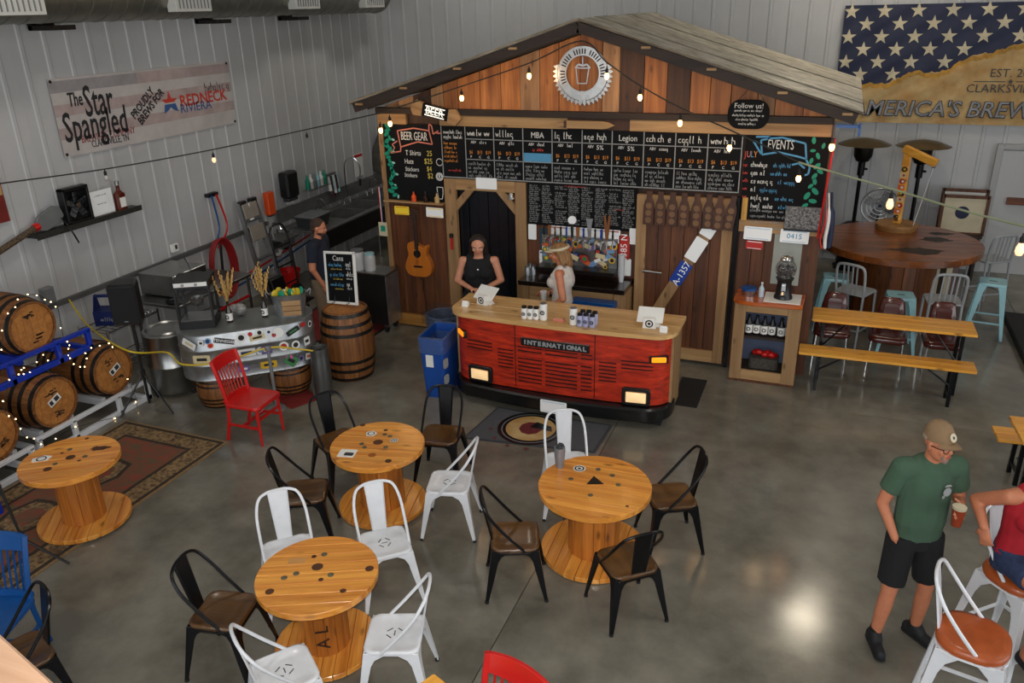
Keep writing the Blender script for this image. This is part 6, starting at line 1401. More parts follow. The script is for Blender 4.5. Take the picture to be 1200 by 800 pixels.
# wall outlet, wall light, conduit box
def on_left(u, v, x=WX + .03): return PX(u, v, x)
q = on_left(203, 290); t = thing('wall_thermostat', 'small white control box on the left wall above the girt rail', 'control box', q); MB().box((.02, 0, 0), (.05, .12, .11)).build('box', m_paper, t, bevel=.005); MB().box((.047, .01, .01), (.004, .04, .06)).build('display', m_dkgrey, t)
q = on_left(53, 346); t = thing('junction_box', 'grey electrical box on the left wall end of the girt rail', 'electrical box', q); MB().box((.04, 0, 0), (.08, .14, .2)).build('box', m_grey, t, bevel=.004); MB().box((.083, 0, 0), (.006, .12, .17)).build('cover', m_grey, t)
# ------------------------------------------------------------------ left wall: brewery banner
TLb, TRb, BLb, BRb = (on_left(*p) for p in ((55, 92), (266, 72), (76, 185), (277, 144)))
bn = thing('wall_banner', 'pale printed banner with black script lettering on the left wall', 'banner', (WX + .03, (TLb.y + TRb.y) / 2, BLb.z))
y0, y1, z0, z1 = (TLb.y + BLb.y) / 2, (TRb.y + BRb.y) / 2, (BLb.z + BRb.z) / 2, (TLb.z + TRb.z) / 2
bx_ = WX + .032; m_ban = mat('faded_banner', S(190, 182, 178), .7, 0, .08, 3); m_bst = mat('faded_red_stripe', S(178, 158, 154), .7, 0, .12, 4); m_bst2 = mat('faded_grey_stripe', S(150, 144, 146), .7, 0, .1, 5)
MB().bb((WX + .027, y0, z0), (bx_, y1, z1)).build('sheet', m_ban, bn, True, smooth=0)
for k, (zz, mm) in enumerate(((z1 - .16, m_bst2), (z1 - .16, m_bst), (z1 - .42, m_bst), (z1 - .68, m_bst))):
    a, b = (y0, y0 + 1.3) if k == 0 else ((y0 + 1.3, y1) if k == 1 else (y0, y1)); MB().bb((bx_, a, zz), (bx_ + .001, b, zz + .13)).build('printed_stripe', mm, bn, True, smooth=0)
RL = (R(90), 0, R(90)); m_ink = mat('black_print', S(30, 30, 32), .7, 0, .05)
def bt_(s, size, mm, u, v, **k):
    q = on_left(u, v, bx_ + .004); o = txt(s, size, mm, bn, (bx_ + .003, q.y, q.z), RL, **k); return o
bt_('The', .22, m_ink, 88, 117, xs=.6, bold=.004, shear=.1); bt_('Star', .50, m_ink, 115, 119, xs=.54, bold=.005, shear=.08); bt_('Spangled', .47, m_ink, 113, 146, xs=.58, bold=.005, shear=.08)
bt_('BREWING  COMPANY', .12, mat('dark_red_ink', S(140, 50, 50), .7, 0, .05), 128, 158, xs=.7); bt_('CLARKSVILLE, TN', .115, m_ink, 130, 165, xs=.65)
for s, u, v in (('PROUDLY', 167, 121), ('BREWS FOR', 177, 125)): q = on_left(u, v, bx_); txt(s, .14, m_ink, bn, (bx_ + .003, q.y, q.z), (R(90), R(-36), R(90)), xs=.8, bold=.004)
m_inkr = mat('red_print', S(196, 60, 44), .7, 0, .05); m_inkb = mat('blue_print', S(50, 86, 140), .7, 0, .05)
bt_('REDNECK', .21, m_inkr, 239, 115, xs=1.0, bold=.004); bt_('RIVIERA', .17, m_inkb, 230, 125, xs=1.05)
q = on_left(199, 120, bx_); st_ = star(.15)
m = MB(Matrix.Translation((bx_ + .002, q.y, q.z)) @ Matrix.Rotation(R(90), 4, 'Z')); m.face(clip(st_, -1, 1, 0) and [p for p in clip(st_, 0.0, 1, 1)], -.001, 0); m.build('printed_star', m_inkr, bn, True, smooth=0)
m = MB(Matrix.Translation((bx_ + .002, q.y, q.z)) @ Matrix.Rotation(R(90), 4, 'Z')); m.face([(-.1, -.02), (.1, -.02), (.13, -.13), (.05, -.1), (0, -.06), (-.05, -.1), (-.13, -.13)], -.001, 0); m.build('printed_star', m_inkb, bn, True, smooth=0)
q = on_left(254, 102, bx_); m = MB(Matrix.Translation((bx_ + .004, q.y, q.z)) @ Matrix.Rotation(R(90), 4, 'Z')); scrib(m, -.25, 0, .55, .12, 0, crnd, .01); tag(m.build('signature', m_ink, bn, True, smooth=0, fix=False), kind='stuff')
for y, z in ((y0 + .03, z0 + .03), (y1 - .03, z0 + .03), (y0 + .03, z1 - .03), (y1 - .03, z1 - .03)): MB().cyl((bx_ - .002, y, z), (bx_ + .008, y, z), .018, n=10).build('grommet', m_hoop, bn, True)
# poster at the left edge
q = on_left(-14, 225); t = thing('wall_poster', 'red and tan poster at the edge of the left wall', 'poster', (WX + .03, q.y, 2.1)); MB().bb((WX + .028, q.y - .35, q.z - .35), (WX + .036, q.y + .16, q.z + .36)).build('sheet', mat('poster_red', S(128, 34, 24), .6, 0, .15, 4), t, True); MB().bb((WX + .036, q.y - .33, q.z - .06), (WX + .038, q.y + .15, q.z + .16)).build('print', m_tan, t, True)
# oar, shelf and things on it
q0, q1 = on_left(0, 294, WX + .1), on_left(70, 252, WX + .1)
q1 = on_left(67, 250, WX + .1); c1 = on_left(37, 263, WX + .1); L1 = (c1 - q0).length; L2_ = (q1 - c1).length
oar = thing('wooden_paddle', 'grey bladed paddle with patterned shaft leaning on the left wall shelf', 'paddle', q0); d = (q1 - q0).normalized()
MB().tube([q0 - d * .7, q0 + d * L1], .035, 10).build('shaft', mat('patterned_strap', S(110, 88, 62), .7, 0, 0, 55, col2=S(20, 18, 18)), oar, True); MB().tube([q0 + d * L1, q0 + d * (L1 + .06)], .045, 10).build('collar', m_red, oar, True)
e_ = d.cross(Vector((1, 0, 0))).normalized(); mb_ = MB(Matrix.Translation(q0 + d * (L1 + .05)) @ Matrix((e_, d, e_.cross(d))).transposed().to_4x4())
mb_.prism([(u_, v_ * L2_) for u_, v_ in ((-.06, 0), (.06, 0), (.1, .2), (.105, .8), (.05, 1), (-.06, 1), (-.105, .8), (-.1, .2))], -.02, .02); mb_.build('blade', mat('grey_blade', S(110, 112, 112), .6, 0, .08), oar, True, bevel=.006)
MB().tube(catmull([q1 + Vector((.05, 0, -.05)), q1 + Vector((.2, -.02, -.2)), q1 + Vector((.2, .03, -.34)), q1 + Vector((.14, -.02, -.1))], 6), .008, 5).build('strap', m_black, oar, True)
a, b = on_left(37, 276, WX + .12), on_left(160, 241, WX + .12); SZ = (a.z + b.z) / 2
sh = thing('wall_shelf', 'narrow diamond plate shelf on the left wall', 'shelf', (WX + .1, (a.y + b.y) / 2, SZ)); MB().bb((WX + .03, a.y, SZ - .03), (WX + .2, b.y, SZ)).build('board', mat('tread_plate', S(88, 88, 84), .4, .7, .3, 60, bump=.5), sh, True); MB().bb((WX + .195, a.y, SZ - .05), (WX + .205, b.y, SZ + .015)).build('lip', MATS['tread_plate'], sh, True)
q = on_left(89.5, 243, WX + .12); t = thing('box_fan', 'black square box fan on the wall shelf', 'fan', (WX + .12, q.y, SZ)); s_ = .18
MB().add([], []); MB().bb((WX + .07, q.y - s_, SZ), (WX + .17, q.y - s_ + .03, SZ + .42)).bb((WX + .07, q.y + s_ - .03, SZ), (WX + .17, q.y + s_, SZ + .42)).bb((WX + .07, q.y - s_, SZ), (WX + .17, q.y + s_, SZ + .03)).bb((WX + .07, q.y - s_, SZ + .39), (WX + .17, q.y + s_, SZ + .42)).bb((WX + .07, q.y - s_, SZ), (WX + .08, q.y + s_, SZ + .42)).build('housing', m_black, t, True, bevel=.004)
m = MB(Matrix.Translation((WX + .16, q.y, SZ + .21)) @ Matrix.Rotation(R(90), 4, 'Y'))
for r_ in (.06, .11, .165): m.tube([(r_ * math.cos(a_), r_ * math.sin(a_), 0) for a_ in [2 * PI * k / 24 for k in range(24)]], .004, 5, True)
m.build('guard', m_blackmet, t, True); MB().cyl((WX + .14, q.y, SZ + .21), (WX + .17, q.y, SZ + .21), .03, n=14).build('hub', m_chrome, t, True)
for k in range(5): MB(Matrix.Translation((WX + .13, q.y, SZ + .21)) @ Matrix.Rotation(k * 1.2566, 4, 'X')).box((0, 0, .095), (.02, .07, .12), (0, 0, .5)).build('blade', m_dkgrey, t, True)
q = on_left(119.5, 238.5, WX + .12); t = thing('white_sign', 'bright white licence plate standing on the wall shelf', 'licence plate', (WX + .1, q.y, SZ)); MB().bb((WX + .1, q.y - .19, SZ + .002), (WX + .105, q.y + .19, SZ + .30)).build('plate', m_plate, t, True); m = MB(Matrix.Translation((WX + .107, q.y, SZ + .24)) @ Matrix.Rotation(R(90), 4, 'Z')); scrib(m, -.08, 0, .18, .02, 0, crnd, .005); scrib(m, -.06, -.1, .14, .02, 0, crnd, .004); tag(m.build('print', m_grey, t, True, smooth=0, fix=False), kind='stuff')
q = on_left(140.5, 233, WX + .12); t = thing('liquor_bottle', 'brown liquor bottle with a pale label at the end of the wall shelf', 'bottle', (WX + .12, q.y, SZ)); MB().prism(rrect(.09, .13, .025), 0, .21).lathe([(.06, .21), (.025, .25), (.022, .3), (.026, .31), (0, .31)], 14).build('bottle', mat('amber_bottle', S(92, 34, 18), .12, 0, .05, coat=.5), t); MB().bb((.0455, -.045, .04), (.047, .045, .16)).build('label', m_paper, t); MB().cyl((0, 0, .31), (0, 0, .36), .027, n=12).build('cap', m_steel, t)
# hoses
q = on_left(249, 228, WX + .08); hs = thing('hose_reel', 'coiled red and blue hoses hanging on the left wall', 'hose', (WX + .08, q.y, 1.0)); MB().box((WX + .06, q.y, q.z), (.08, .2, .05)).build('hook', m_black, hs, True)
c = on_left(263, 314, WX + .18)
MB().tube(catmull([(WX + .1, q.y - .05, q.z), (WX + .1, q.y, q.z - .5), (WX + .12, c.y - .1, c.z + .3)], 6), .013, 6).build('blue_hose', m_blue, hs, True); MB().tube(catmull([(WX + .1, q.y + .05, q.z), (WX + .12, q.y + .15, q.z - .5), (WX + .14, c.y, c.z + .3)], 6), .015, 6).build('red_hose', m_red, hs, True)
for k in range(4): MB().tube([(WX + .12 + .03 * k, c.y + (.22 + .012 * k) * math.cos(a_), c.z + (.42 + .01 * k) * math.sin(a_)) for a_ in [2 * PI * i / 28 for i in range(28)]], .018, 7, True).build('hose_coil', MATS.get('hose_red') or mat('hose_red', S(150, 20, 24), .5, 0, .06), hs, True)
MB().tube([(WX + .14, c.y + .04, c.z + .34), (WX + .14, c.y - .02, c.z - .25)], .02, 6).build('hose_tie', m_black, hs, True)
# folded ladder with grey platform and black hand truck
lf = PX(298, 350, WX + .42); q = on_left(290, 236, WX + .15)
ld = thing('step_ladder', 'folded aluminium step ladder with beige steps leaning on the left wall', 'ladder', (WX + .35, q.y, 0)); yb = q.y; zt_ = q.z
for s in (-.19, .19): MB().beam((WX + .45, yb + s * 1.15, 0), (WX + .12, yb + s, zt_), .03, .07, up=(1, 0, 0)).build('rail', m_alum, ld, True)
for z in (.35, .68, .98, 1.26): f = z / zt_; MB().box((WX + .45 - .33 * f, yb, z), (.07, .40, .03)).build('step', m_alum, ld, True)
for z in (1.42, 1.08): f = z / zt_; MB().box((WX + .49 - .33 * f, yb, z), (.02, .33, .24), (0, R(-10), 0)).build('platform', mat('beige_step', S(150, 140, 128), .6, 0, .06), ld, True, bevel=.01)
MB().box((WX + .14, yb - .12, zt_), (.07, .14, .06)).box((WX + .14, yb + .12, zt_), (.07, .16, .07)).build('top_cap', m_black, ld, True, bevel=.01)
MB().tube([(WX + .16, yb - .02, zt_ - .02), (WX + .19, yb + .0, zt_ - .28)], .045, 8, sq=.5).build('rag', m_paper, ld, True)
ht_ = thing('hand_truck', 'black tubular hand truck parked in front of the step ladder', 'hand truck', (WX + .75, yb, 0)); 
MB().tube(catmull([(WX + .75, yb - .2, .05), (WX + .68, yb - .2, .8), (WX + .62, yb - .17, 1.15), (WX + .6, yb, 1.22), (WX + .62, yb + .17, 1.15), (WX + .68, yb + .2, .8), (WX + .75, yb + .2, .05)], 5), .016, 7).build('frame', m_black, ht_, True)
for z in (.3, .6, .9): MB().cyl((WX + .73 - .06 * z, yb - .2, z), (WX + .73 - .06 * z, yb + .2, z), .012, n=7).build('cross_bar', m_black, ht_, True)
MB().box((WX + .88, yb, .02), (.24, .42, .012)).build('toe_plate', m_blackmet, ht_, True)
for s in (-.24, .24): MB().cyl((WX + .68, yb + s - .03, .11), (WX + .68, yb + s + .03, .11), .11, n=18).build('wheel', m_rubber, ht_, True)
for s in (-.06, .05): t = thing('folding_chair' if s > 0 else 'tool_bag', 'black folded chair leaning behind the wheat bottles' if s > 0 else 'black tool bag on the floor behind the stock tank', 'folding chair' if s > 0 else 'bag', (WX + (1.0 if s > 0 else 1.45), yb - (.62 if s > 0 else .9), 0 if s > 0 else .0102)); (MB().box((0, 0, .3), (.12, .3, .6), (0, R(-12), 0)) if s > 0 else MB().prism(rrect(.3, .4, .06), 0, .3)).build('panel', m_black, t, bevel=.01); (MB().tube([(.05, -.16, 0), (-.1, -.16, .7), (-.1, .16, .7), (.05, .16, 0)], .012, 6) if s > 0 else MB().tube(catmull([(0, -.12, .3), (0, -.08, .4), (0, .08, .4), (0, .12, .3)], 4), .012, 6)).build('frame' if s > 0 else 'handle', m_dkgrey, t)
# red bucket on floor
t = thing('red_bucket', 'red plastic bucket on the floor below the sink pipes', 'bucket', (-8.06, 10.36, 0)); MB().lathe([(0, 0), (.13, 0), (.17, .30), (.18, .30), (.18, .325), (.165, .32), (.125, .02)], 22, cap=False).build('pail', m_red, t); MB().tube([(-.175, 0, .3), (-.1, .12, .22), (.1, .12, .22), (.175, 0, .3)], .005, 5).build('handle', m_steel, t)
# ------------------------------------------------------------------ sinks along the left wall behind the barn edge
sn = thing('steel_sink', 'long stainless three basin sink along the left wall', 'sink', (-7.9, 12.0, 0)); m_dks = mat('dull_sink_steel', S(138, 138, 136), .35, .6, .12, 4)
MB().bb((-8.36, 10.6, 1.0), (-8.33, 14.3, 1.22)).build('backsplash', m_dks, sn, True)
fsy = [10.62, 11.5, 12.2, 12.9, 13.6, 14.3]
MB().bb((-8.33, 10.6, .90), (-8.2, 14.3, .93)).bb((-7.6, 10.6, .90), (-7.5, 14.3, .93)).build('rim', m_dks, sn, True, bevel=.004)
for i, (a, b) in enumerate(zip(fsy[:-1], fsy[1:])):
    if i in (0, 4): MB().bb((-8.2, a, .895), (-7.6, b, .92)).build('drainboard', m_dks, sn, True)
    else:
        MB().bb((-8.2, a, .60), (-7.6, b, .62)).bb((-8.2, a, .6), (-8.19, b, .92)).bb((-7.61, a, .6), (-7.6, b, .92)).bb((-8.2, a, .6), (-7.6, a + .02, .92)).bb((-8.2, b - .02, .6), (-7.6, b, .92)).build('basin', m_dks, sn, True)
MB().bb((-7.52, 10.6, .62), (-7.49, 14.3, .90)).build('apron', mat('black_apron', S(36, 35, 34), .35, .5, .1), sn, True)
for y in (10.7, 12.4, 14.2):
    for x in (-8.25, -7.55): MB().cyl((x, y, 0), (x, y, .9), .02, n=8).build('leg', m_steel, sn, True)
def faucet(y, label, tall=False):
    t = thing('sink_faucet', label, 'faucet', (-8.28, y, .93)); MB().cyl((0, -.1, .0), (0, -.1, .08), .016, n=8).cyl((0, .1, 0), (0, .1, .08), .016, n=8).cyl((0, -.12, .08), (0, .12, .08), .018, n=8).build('body', m_chrome, t)
    if tall: MB().tube(catmull([(0, 0, .08), (0, 0, .62), (.06, .02, .78), (.2, .05, .80), (.28, .08, .64), (.26, .08, .42)], 7), .013, 7).build('spout', m_chrome, t); MB().cyl((.26, .08, .43), (.255, .08, .3), .026, .02, n=10).build('spray_head', m_black, t)
    else: MB().tube(catmull([(0, 0, .08), (.03, 0, .26), (.14, 0, .27), (.2, 0, .16)], 6), .011, 7).build('spout', m_chrome, t)
    for s in (-1, 1): MB().beam((0, s * .1, .09), (.05, s * .13, .1), .018, .01).build('handle', m_chrome, t)
faucet(11.6, 'low chrome faucet at the first sink basin'); faucet(12.6, 'tall looped chrome spray faucet over the middle sink basin', True); faucet(13.4, 'low chrome faucet at the far sink basin')
hsn = thing('hand_sink', 'small steel wall hand sink before the long sink', 'sink', (-8.1, 10.38, .72)); MB().bb((-8.36, 10.19, .84), (-7.95, 10.58, .87)).bb((-8.33, 10.23, .70), (-8.0, 10.53, .72)).bb((-8.33, 10.23, .70), (-8.31, 10.53, .86)).bb((-8.02, 10.23, .7), (-8.0, 10.53, .86)).build('basin', m_dks, hsn, True); MB().tube(catmull([(-8.3, 10.38, .87), (-8.28, 10.38, 1.06), (-8.18, 10.38, 1.07), (-8.12, 10.38, .98)], 5), .012, 7).build('spout', m_chrome, hsn, True)
for s in (-.12, .12): MB().cyl((-8.3, 10.38 + s, .87), (-8.3, 10.38 + s, .94), .02, n=8).build('tap', m_chrome, hsn, True)
MB().tube(catmull([(-8.2, 10.38, .7), (-8.2, 10.38, .6), (-8.25, 10.38, .56), (-8.36, 10.38, .57)], 5), .028, 8).build('waste_pipe', m_paper, hsn, True)
t = thing('grey_tote', 'grey plastic bus tub on the sink drainboard', 'bin', (-7.9, 10.95, .92)); vs = [(p[0] * k, p[1] * k, z) for k, z in ((.85, 0), (1, .17), (1.06, .17), (1.06, .185), (.95, .18), (.82, .02)) for p in rrect(.38, .52, .05)]; n = len(rrect(.38, .52, .05)); MB().add(vs, [(i * n + j, i * n + (j + 1) % n, (i + 1) * n + (j + 1) % n, (i + 1) * n + j) for i in range(5) for j in range(n)] + [tuple(range(n))[::-1], tuple(5 * n + j for j in range(n))]).build('tub', m_dkgrey, t); MB().prism(rrect(.39, .53, .05), .185, .2).build('lid', m_grey, t, bevel=.004)
for z, mm in ((.46, m_red), (.36, m_blue)): t = tag(MB().tube(catmull([(-8.325, 9.3, z - .05), (-8.325, 10.2, z + .02), (-8.325, 11.4, z + .16)], 6), .014, 6).build('water_pipe', mm), ('red' if mm is m_red else 'blue') + ' flexible water pipe running along the wall under the sink', 'pipe')
# dispensers and baskets on the wall over the sink
q = on_left(312, 238); t = thing('soap_dispenser', 'orange wall dispenser left of the black towel dispenser', 'dispenser', q); MB().box((.06, 0, 0), (.1, .17, .36)).build('body', m_orange, t, bevel=.012); MB().box((.06, 0, -.19), (.07, .1, .03)).build('nozzle', m_dkgrey, t)
q = on_left(333, 219); t = thing('towel_dispenser', 'black paper towel dispenser on the left wall', 'dispenser', q); MB().box((.1, 0, .05), (.18, .32, .42)).build('body', m_black, t, bevel=.03); MB().box((.1, 0, -.19), (.12, .26, .06)).build('mouth', m_dkgrey, t, bevel=.01); MB().box((.08, 0, -.24), (.002, .2, .06)).build('paper', m_paper, t)
q = on_left(366, 213); bsk = thing('wall_basket', 'clear wall basket full of green and white bottles above the sink', 'basket', q); MB().bb((.02, -.32, -.1), (.16, .32, -.08)).bb((.15, -.32, -.1), (.16, .32, .05)).build('tray', m_pane, bsk)
for k in range(6): mm = (m_green, m_paper, m_grey, m_teal, m_paper, m_green)[k]; o = MB().lathe([(0, 0), (.04, 0), (.04, .15), (.015, .2), (.015, .24), (0, .24)], 10, (.08, -.25 + k * .1, -.08)).build('spray_bottle', mm, bsk); 
q = on_left(405, 205) - Vector((0, .62, 0)); t = thing('drying_rack', 'tangle of hanging glass brushes and cups over the sink', 'rack', q); MB().bb((0, -.08, .1), (.04, .25, .13)).build('rail', m_steel, t)
for k in range(8): MB().cyl((.08, -.05 + k * .036, .1), (.1, -.05 + k * .036, -.15 - .06 * (k % 3)), .02, .03, n=8).build('brush', (m_paper, m_dkgrey, m_vinyl, m_teal)[k % 4], t)
q = on_left(420, 193); t = thing('sign_sheet', 'paper notice with a red stripe on the wall above the sink', 'notice', q); MB().box((.004, 0, 0), (.006, .3, .42)).build('sheet', m_paper, t); MB().box((.008, 0, .17), (.003, .28, .05)).build('heading', m_red, t)
gwn = thing('hanging_apron', 'grey jacket and cap hanging at the far sink end', 'jacket', (-8.2, 13.9, 1.0)); MB().tube(catmull([(0, 0, .25), (.04, 0, .5), (.05, .02, .8), (.02, 0, 1.0)], 5), [.2, .21, .22, .23, .23, .23, .22, .22, .21, .2, .18, .16, .14, .12, .1, .09], 10, sq=1.3).build('cloth', mat('grey_jacket', S(92, 88, 80), .85, 0, .2, 8), gwn); MB().ell((.05, 0, 1.08), (.13, .12, .1), 12, 8).build('cap', mat('camo_cap', S(86, 76, 60), .85, 0, .3, 20), gwn)
# steel cart with jars beside the barn
ca = thing('steel_cart', 'stainless cart on casters left of the barn front', 'cart', (-5.85, 9.25, 0)); MB().bb((-6.22, 9.06, .84), (-5.47, 9.43, .87)).build('top', m_steel, ca, True, bevel=.005); MB().bb((-6.2, 9.08, .12), (-5.5, 9.42, .84)).build('body', mat('dark_cart_steel', S(62, 60, 60), .35, .7, .1, 3), ca, True, bevel=.005); MB().bb((-5.5, 9.08, .12), (-5.485, 9.42, .84)).build('side_panel', m_galv, ca, True)
for x in (-6.14, -5.56):
    for y in (9.13, 9.37): MB().cyl((x - .015, y, .05), (x + .015, y, .05), .05, n=14).build('caster', m_rubber, ca, True); MB().box((x, y, .1), (.05, .06, .05)).build('caster_bracket', m_steel, ca, True)
for i, (u, v, lab, h, r_, mm, lid) in enumerate(((435, 312, 'big clear jar of red and green packets on the steel cart', .25, .10, None, m_steel), (454, 314, 'clear jar with a teal lid on the steel cart', .22, .075, None, m_teal), (447, 309, 'small orange jar between the two clear jars on the cart', .12, .04, m_orange, m_paper))):
    t = thing('glass_jar', lab, 'jar', (-5.98 + (.3, 0, .0)[0] * 0 + i * .195 if i < 2 else -5.88, 9.2 + (.1 if i == 2 else 0), .8803)); MB().lathe([(0, 0), (r_, 0), (r_ * 1.03, h * .5), (r_, h * .85), (r_ * .85, h)], 20).build('jar', mm or m_cup, t); MB().cyl((0, 0, h), (0, 0, h + .025), r_ * .9, n=18).build('lid', lid, t)
    if mm is None:
        for k in range(6): MB().ell((srn.uniform(-.4, .4) * r_, srn.uniform(-.4, .4) * r_, h * (.2 + .1 * k)), (r_ * .35, r_ * .3, .03), 8, 5).build('packet', (m_red, m_paper, m_green)[k % 3], t)
ca.location.z = .0102
# blue recycling bin and grey bin by the bar
bn1 = thing('recycling_bin', 'blue recycling bin with a clear liner beside the truck bar', 'bin', (-4.02, 7.72, 0), R(4)); vs = [(p[0] * k, p[1] * k, z) for k, z in ((.82, 0), (1, .72), (1.05, .72), (1.05, .75), (.96, .75), (.8, .05)) for p in rrect(.30, .52, .04)]; n = len(rrect(.30, .52, .04)); MB().add(vs, [(i * n + j, i * n + (j + 1) % n, (i + 1) * n + (j + 1) % n, (i + 1) * n + j) for i in range(5) for j in range(n)] + [tuple(range(n))[::-1], tuple(5 * n + j for j in range(n))]).build('bin', mat('recycling_blue', S(20, 74, 158), .45, 0, .05), bn1)
vs = [(p[0] * k, p[1] * k, z) for k, z in ((1.07, .58), (1.09, .68), (1.08, .765), (.98, .77), (.9, .55)) for p in rrect(.30, .52, .04)]; MB().add(vs, [(i * n + j, i * n + (j + 1) % n, (i + 1) * n + (j + 1) % n, (i + 1) * n + j) for i in range(4) for j in range(n)]).build('liner', mat('clear_liner', S(120, 140, 180), .2, 0, .2, 20, bump=.5, alpha=.28), bn1)
MB().box((-.03, -.247, .5), (.09, .004, .2)).build('label', m_paper, bn1); 
for k in range(2): m = MB(Matrix.Translation((.10, -.2, .45 - .2 * k)) @ Matrix.Rotation(R(80), 4, 'Z')); m.face(rrect(.1, .12, .03), -.055, -.05); m.build('recycle_mark', m_cgrey, bn1)
bn2 = thing('trash_bin', 'dark grey bin with a clear bag behind the blue bin', 'bin', (-4.26, 8.33, 0)); MB().lathe([(0, 0), (.17, 0), (.21, .68), (.22, .70), (.2, .70), (.16, .05)], 24, cap=False).build('bin', m_dkgrey, bn2); MB().lathe([(.225, .55), (.228, .72), (.20, .73), (.17, .5)], 24, cap=False).build('liner', MATS['clear_liner'], bn2)
MB().bb((-.2, -.19, .64), (.2, .19, .78)).build('hood', m_pane, bn2)
# ================================================================== RIGHT SIDE
bgt = spool((0.97, 11.95, 0), R(8), 'huge dark stained spool table carrying the stickered wooden post', 1.03, 1.10, 0.52, [('blob', .5, .1, .26, mat('dark_burn_patch', S(44, 30, 22), .5, 0, .3, 9)), ('blob', .12, -.52, .36, MATS['dark_burn_patch']), ('blob', .62, .42, .2, MATS['dark_burn_patch'])], [], base_R=.62, mt_top=m_bigwood, mt_st=m_bigwoodz, top_th=.09, n=11, nst=20)
q = P(1050, 268, 1.1)
po = thing('sticker_post', 'wooden post with stickers and slanted arm on a round wood base', 'post', (q.x, q.y, 1.10), R(-20))
MB().lathe([(0, 0), (.27, 0), (.285, .03), (.285, .07), (.27, .09), (0, .09)], 30).build('base', wood('log_slice', S(168, 122, 70), S(110, 74, 38), 'x', .5, 12, 0), po)
MB().bb((-.05, -.04, .09), (.05, .04, 1.12)).build('upright', m_bench, po, bevel=.005)
MB().beam((-.06, 0, 1.14), (.40, -.05, .98), .09, .10).build('arm', m_bench, po, bevel=.006)
for k in range(9):
    m = MB(Matrix.Translation((srnd.uniform(-.015, .015), -.0415, .18 + k * .085))); m.face(rrect(.085, .07, .01, 2) if k % 2 else circ(.038, 14), -.0015, 0); o = m.build('sticker', (stc[7], stc[2], stc[5], stc[8])[k % 4], po); m = MB(Matrix.Translation((0, -.0435, .18 + k * .085))); m.face(circ(.018, 8), -.001, 0); m.build('sticker_print', (stc[1], stc[0], stc[0], stc[5])[k % 4], o)
MB().tube([(.37, -.05, .95), (.32, -.06, .6), (.24, -.08, .1)], .005, 5).build('cord', m_paper, po); MB().cyl((.37, -.05, .99), (.37, -.05, .92), .02, n=8).build('reel', m_blue, po); MB().box((.0, -.06, .16), (.05, .05, .06)).build('bracket', m_chrome, po)
def heater(u, v, label):
    q = PY(u, v, 14.15); t = thing('patio_heater', label, 'patio heater', (q.x, 14.15, 0)); m_h = mat('bronze_dome', S(128, 116, 92), .3, .85, .1, 4) if 'bronze_dome' not in MATS else MATS['bronze_dome']
    MB().lathe([(.40, 2.04), (.39, 2.045), (.25, 2.10), (.08, 2.135), (0, 2.14)], 32).build('dome', m_h, t); MB().lathe([(.15, 2.02), (.14, 1.86), (.10, 1.78), (.06, 1.76)], 24).build('burner', mat('burner_mesh', S(46, 42, 38), .4, .8, .2, 60) if 'burner_mesh' not in MATS else MATS['burner_mesh'], t)
    MB().cyl((0, 0, 1.55), (0, 0, 1.78), .055, n=14).build('control_housing', m_blackmet, t); MB().cyl((0, 0, .75), (0, 0, 1.56), .03, n=12).build('pole', m_blackmet, t); MB().lathe([(.23, 0), (.24, .05), (.2, .06), (.2, .72), (.12, .78), (.03, .8)], 24).build('tank_cover', m_blackmet, t); MB().cyl((.05, -.04, 1.66), (.09, -.06, 1.66), .018, n=8).build('knob', m_black, t)
heater(1014, 163, 'patio heater with bronze dome near the barn corner'); heater(1083, 167, 'patio heater with bronze dome behind the stickered post')
q = PY(1031, 240, 13.7); fn = thing('pedestal_fan', 'round grey metal pedestal fan behind the huge table', 'fan', (q.x, 13.7, 0)); z = q.z
for r_ in (.08, .14, .20, .27): MB(Matrix.Translation((0, -.08, z)) @ Matrix.Rotation(R(90), 4, 'X')).tube([(r_ * math.cos(a), r_ * math.sin(a), 0) for a in [2 * PI * k / 30 for k in range(30)]], .006 if r_ < .27 else .014, 5, True).build('guard_ring', m_alum, fn)
m = MB()
for k in range(24): a = 2 * PI * k / 24; m.beam((.03 * math.cos(a), -.08, z + .03 * math.sin(a)), (.27 * math.cos(a), -.08, z + .27 * math.sin(a)), .004, .004)
m.build('guard_spokes', m_alum, fn)
for k in range(4): MB(Matrix.Translation((0, -.03, z)) @ Matrix.Rotation(k * PI / 2 + .4, 4, 'Y')).box((0, 0, .13), (.12, .012, .2), (0, 0, .45)).build('blade', m_grey, fn)
MB().cyl((0, -.04, z), (0, .14, z), .07, n=16).build('motor', m_dkgrey, fn); MB().cyl((0, .06, .03), (0, .06, z), .022, n=10).build('pole', m_blackmet, fn); MB().cyl((0, .06, 0), (0, .06, .03), .22, n=24).build('base', m_blackmet, fn)
